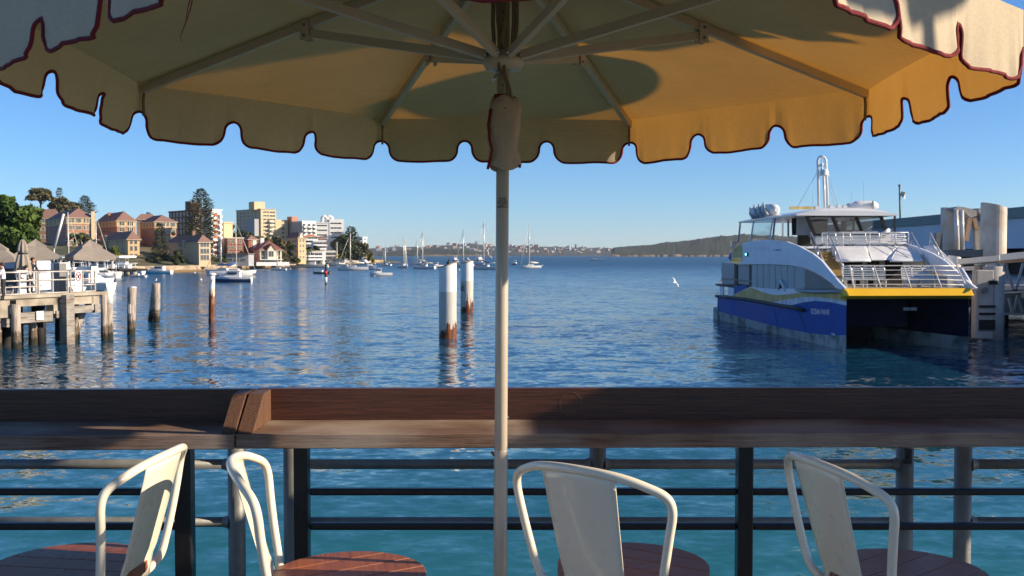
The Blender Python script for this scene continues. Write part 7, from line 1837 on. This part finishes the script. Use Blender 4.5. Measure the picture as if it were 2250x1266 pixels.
h3 = hills('headland', 'dark wooded headland right of centre', [(1343, 553), (1348, 544), (1380, 541), (1420, 539), (1460, 533), (1510, 529), (1550, 522), (1580, 519), (1640, 515), (1720, 519), (1900, 522), (2200, 528), (2700, 535)], 2000, 420, MT['hill_head'], 8.0, 0.14)
cl_ = MB(); rnd = random.Random(8); row0 = []; row1 = []
for i in range(120):
    px = 1344 + i * 6; p = P(px, 559, 1998 + rnd.uniform(-4, 4)); row0.append((p.x, p.y, -1)); row1.append((p.x, p.y + 6, 2.2 + 2.5 * noise.noise(Vector((px * 0.03, 0, 3))) + rnd.uniform(0, 2)))
cl_.grid([row0, row1], sm=False); tag(cl_.build('cliff', MT['cliff'], fix=False), kind='structure')
cl_ = MB(); row0 = []; row1 = []
for i in range(60):
    px = 932 + i * 2.5; p = P(px, 559, 2290); row0.append((p.x, p.y, -1)); row1.append((p.x, p.y + 10, 4 + 2 * noise.noise(Vector((px * 0.1, 0, 3)))))
cl_.grid([row0, row1], sm=False); tag(cl_.build('beach', MT['cliff'], fix=False), kind='structure')
T('house_white', (0.46,0.45,0.44), 0.8, var=0.05); T('house_cream', (0.34,0.29,0.24), 0.8, var=0.05); T('house_roof', (0.30,0.14,0.09), 0.85, var=0.1); T('house_grey', (0.36,0.37,0.38), 0.8)
HM_ = []
for (w_, d_, h_, wm, rm) in ((18, 12, 8, 'house_white', 'house_roof'), (24, 12, 11, 'house_cream', 'house_roof'), (14, 12, 14, 'house_white', 'house_grey'), (26, 14, 9, 'house_grey', 'house_grey'), (16, 12, 7, 'house_cream', 'house_grey')):
    b = MB(); b.box((0,0,h_/2), (w_, d_, h_), 0); b.prism([(-w_/2-0.6,-d_/2-0.6,h_),(w_/2+0.6,-d_/2-0.6,h_),(w_/2+0.6,0,h_+4),(-w_/2-0.6,0,h_+4)], (0,0.6,0.0), 1)
    b.add([(-w_/2,-d_/2,h_),(w_/2,-d_/2,h_),(w_/2,0,h_+3.6),(-w_/2,0,h_+3.6),(w_/2,d_/2,h_),(-w_/2,d_/2,h_)], [(0,1,2,3),(3,2,4,5),(1,4,2),(0,3,5)], 1)
    for i in range(3): b.box((w_*(-.3+.3*i), -d_/2-0.05, h_*.55), (w_*.14, 0.2, h_*.3), 2)
    me = b.mesh('far_house', [MT[wm], MT[rm], MT['dark_glass']]); b.fix(me); HM_.append(me)
rnd = random.Random(21)
nh = 0
while nh < 130:
    i = rnd.randint(70, 234); k = rnd.choice([1,1,2,2,2,3,3,3,4,5]); px = 560 + 2040 * i / 600
    if not (815 < px < 1345): continue
    p = Vector(h1[k][i]); q = Vector(h1[k][i+1]); f_ = rnd.random(); p = p.lerp(q, f_)
    if 880 < px < 1060 and rnd.random() < 0.3: continue
    s = rnd.uniform(0.3, 0.65)
    o = inst('far_house', rnd.choice(HM_), None, (p.x, p.y, p.z - 1.5), (0, 0, rnd.uniform(-0.9, 0.9)), (s, s, s * rnd.uniform(0.8, 1.3)))
    tag(o, 'tiny pale house among trees on the hazy far shore', 'house', 'houses on the far shore'); nh += 1
for px, yt, w_, lb in ((1046, 531, 5.5, 'white tower block on the skyline left of the umbrella pole'), (1033, 534, 4, 'lower pale tower block on the skyline beside the white one'), (1265, 537, 4, 'grey tower block on the skyline right of the lone sailboat'), (1247, 541, 3, 'small pale block on the far skyline'), (1181, 538, 5, 'flat topped block on the far skyline right of the lone sailboat'), (1327, 543, 3, 'small block on the skyline near the headland')):
    c = P(px, yt, 3500); root = thing('far_tower', lb, 'tower block', (c.x, 3500, 8)); H = c.z - 8; W_ = M(w_, 3500); b = MB(); b.box((0,0,H/2), (W_, W_*.8, H)); b.build('wall', MT['house_white'] if 'white' in lb else MT['house_grey'], root)
    b = MB(); b.box((0,0,H + 1.0), (W_*.4, W_*.4, 2.4)); b.build('plant_room', MT['house_grey'], root)
    for z in (0.9, 0.8, 0.7): b = MB(); b.box((0, -W_*.402, H*z), (W_*.8, 0.3, 1.6)); b.build('window_band', MT['dark_glass'], root)
rm = thing('radio_mast', 'thin radio mast on the far skyline', 'mast', P(847, 545, 3400)); b = MB(); b.tube([P(847, 548, 3400), P(847, 532, 3400)], [1.2, 0.5], 5); b.build('shaft', MT['house_grey'], rm, True); b = MB(); b.ball(P(847, 532, 3400), 1.5, 6, 4); b.build('tip', MT['house_grey'], rm, True)

# ------------------------------------------------------------------ haze: one closed box of pale air
hz = MB(); hz.box((0, 3500, 59), (10400, 7600, 126)); 
hm = bpy.data.materials.new('haze_air'); hm.use_nodes = True; N = hm.node_tree.nodes; N.remove(N['Principled BSDF']); pv = N.new('ShaderNodeVolumePrincipled'); pv.inputs['Color'].default_value = (0.86,0.93,1.0,1); pv.inputs['Density'].default_value = 0.00006; pv.inputs['Anisotropy'].default_value = 0.2
hm.node_tree.links.new(pv.outputs[0], N['Material Output'].inputs['Volume'])
haze = hz.build('haze', hm); tag(haze, kind='stuff')
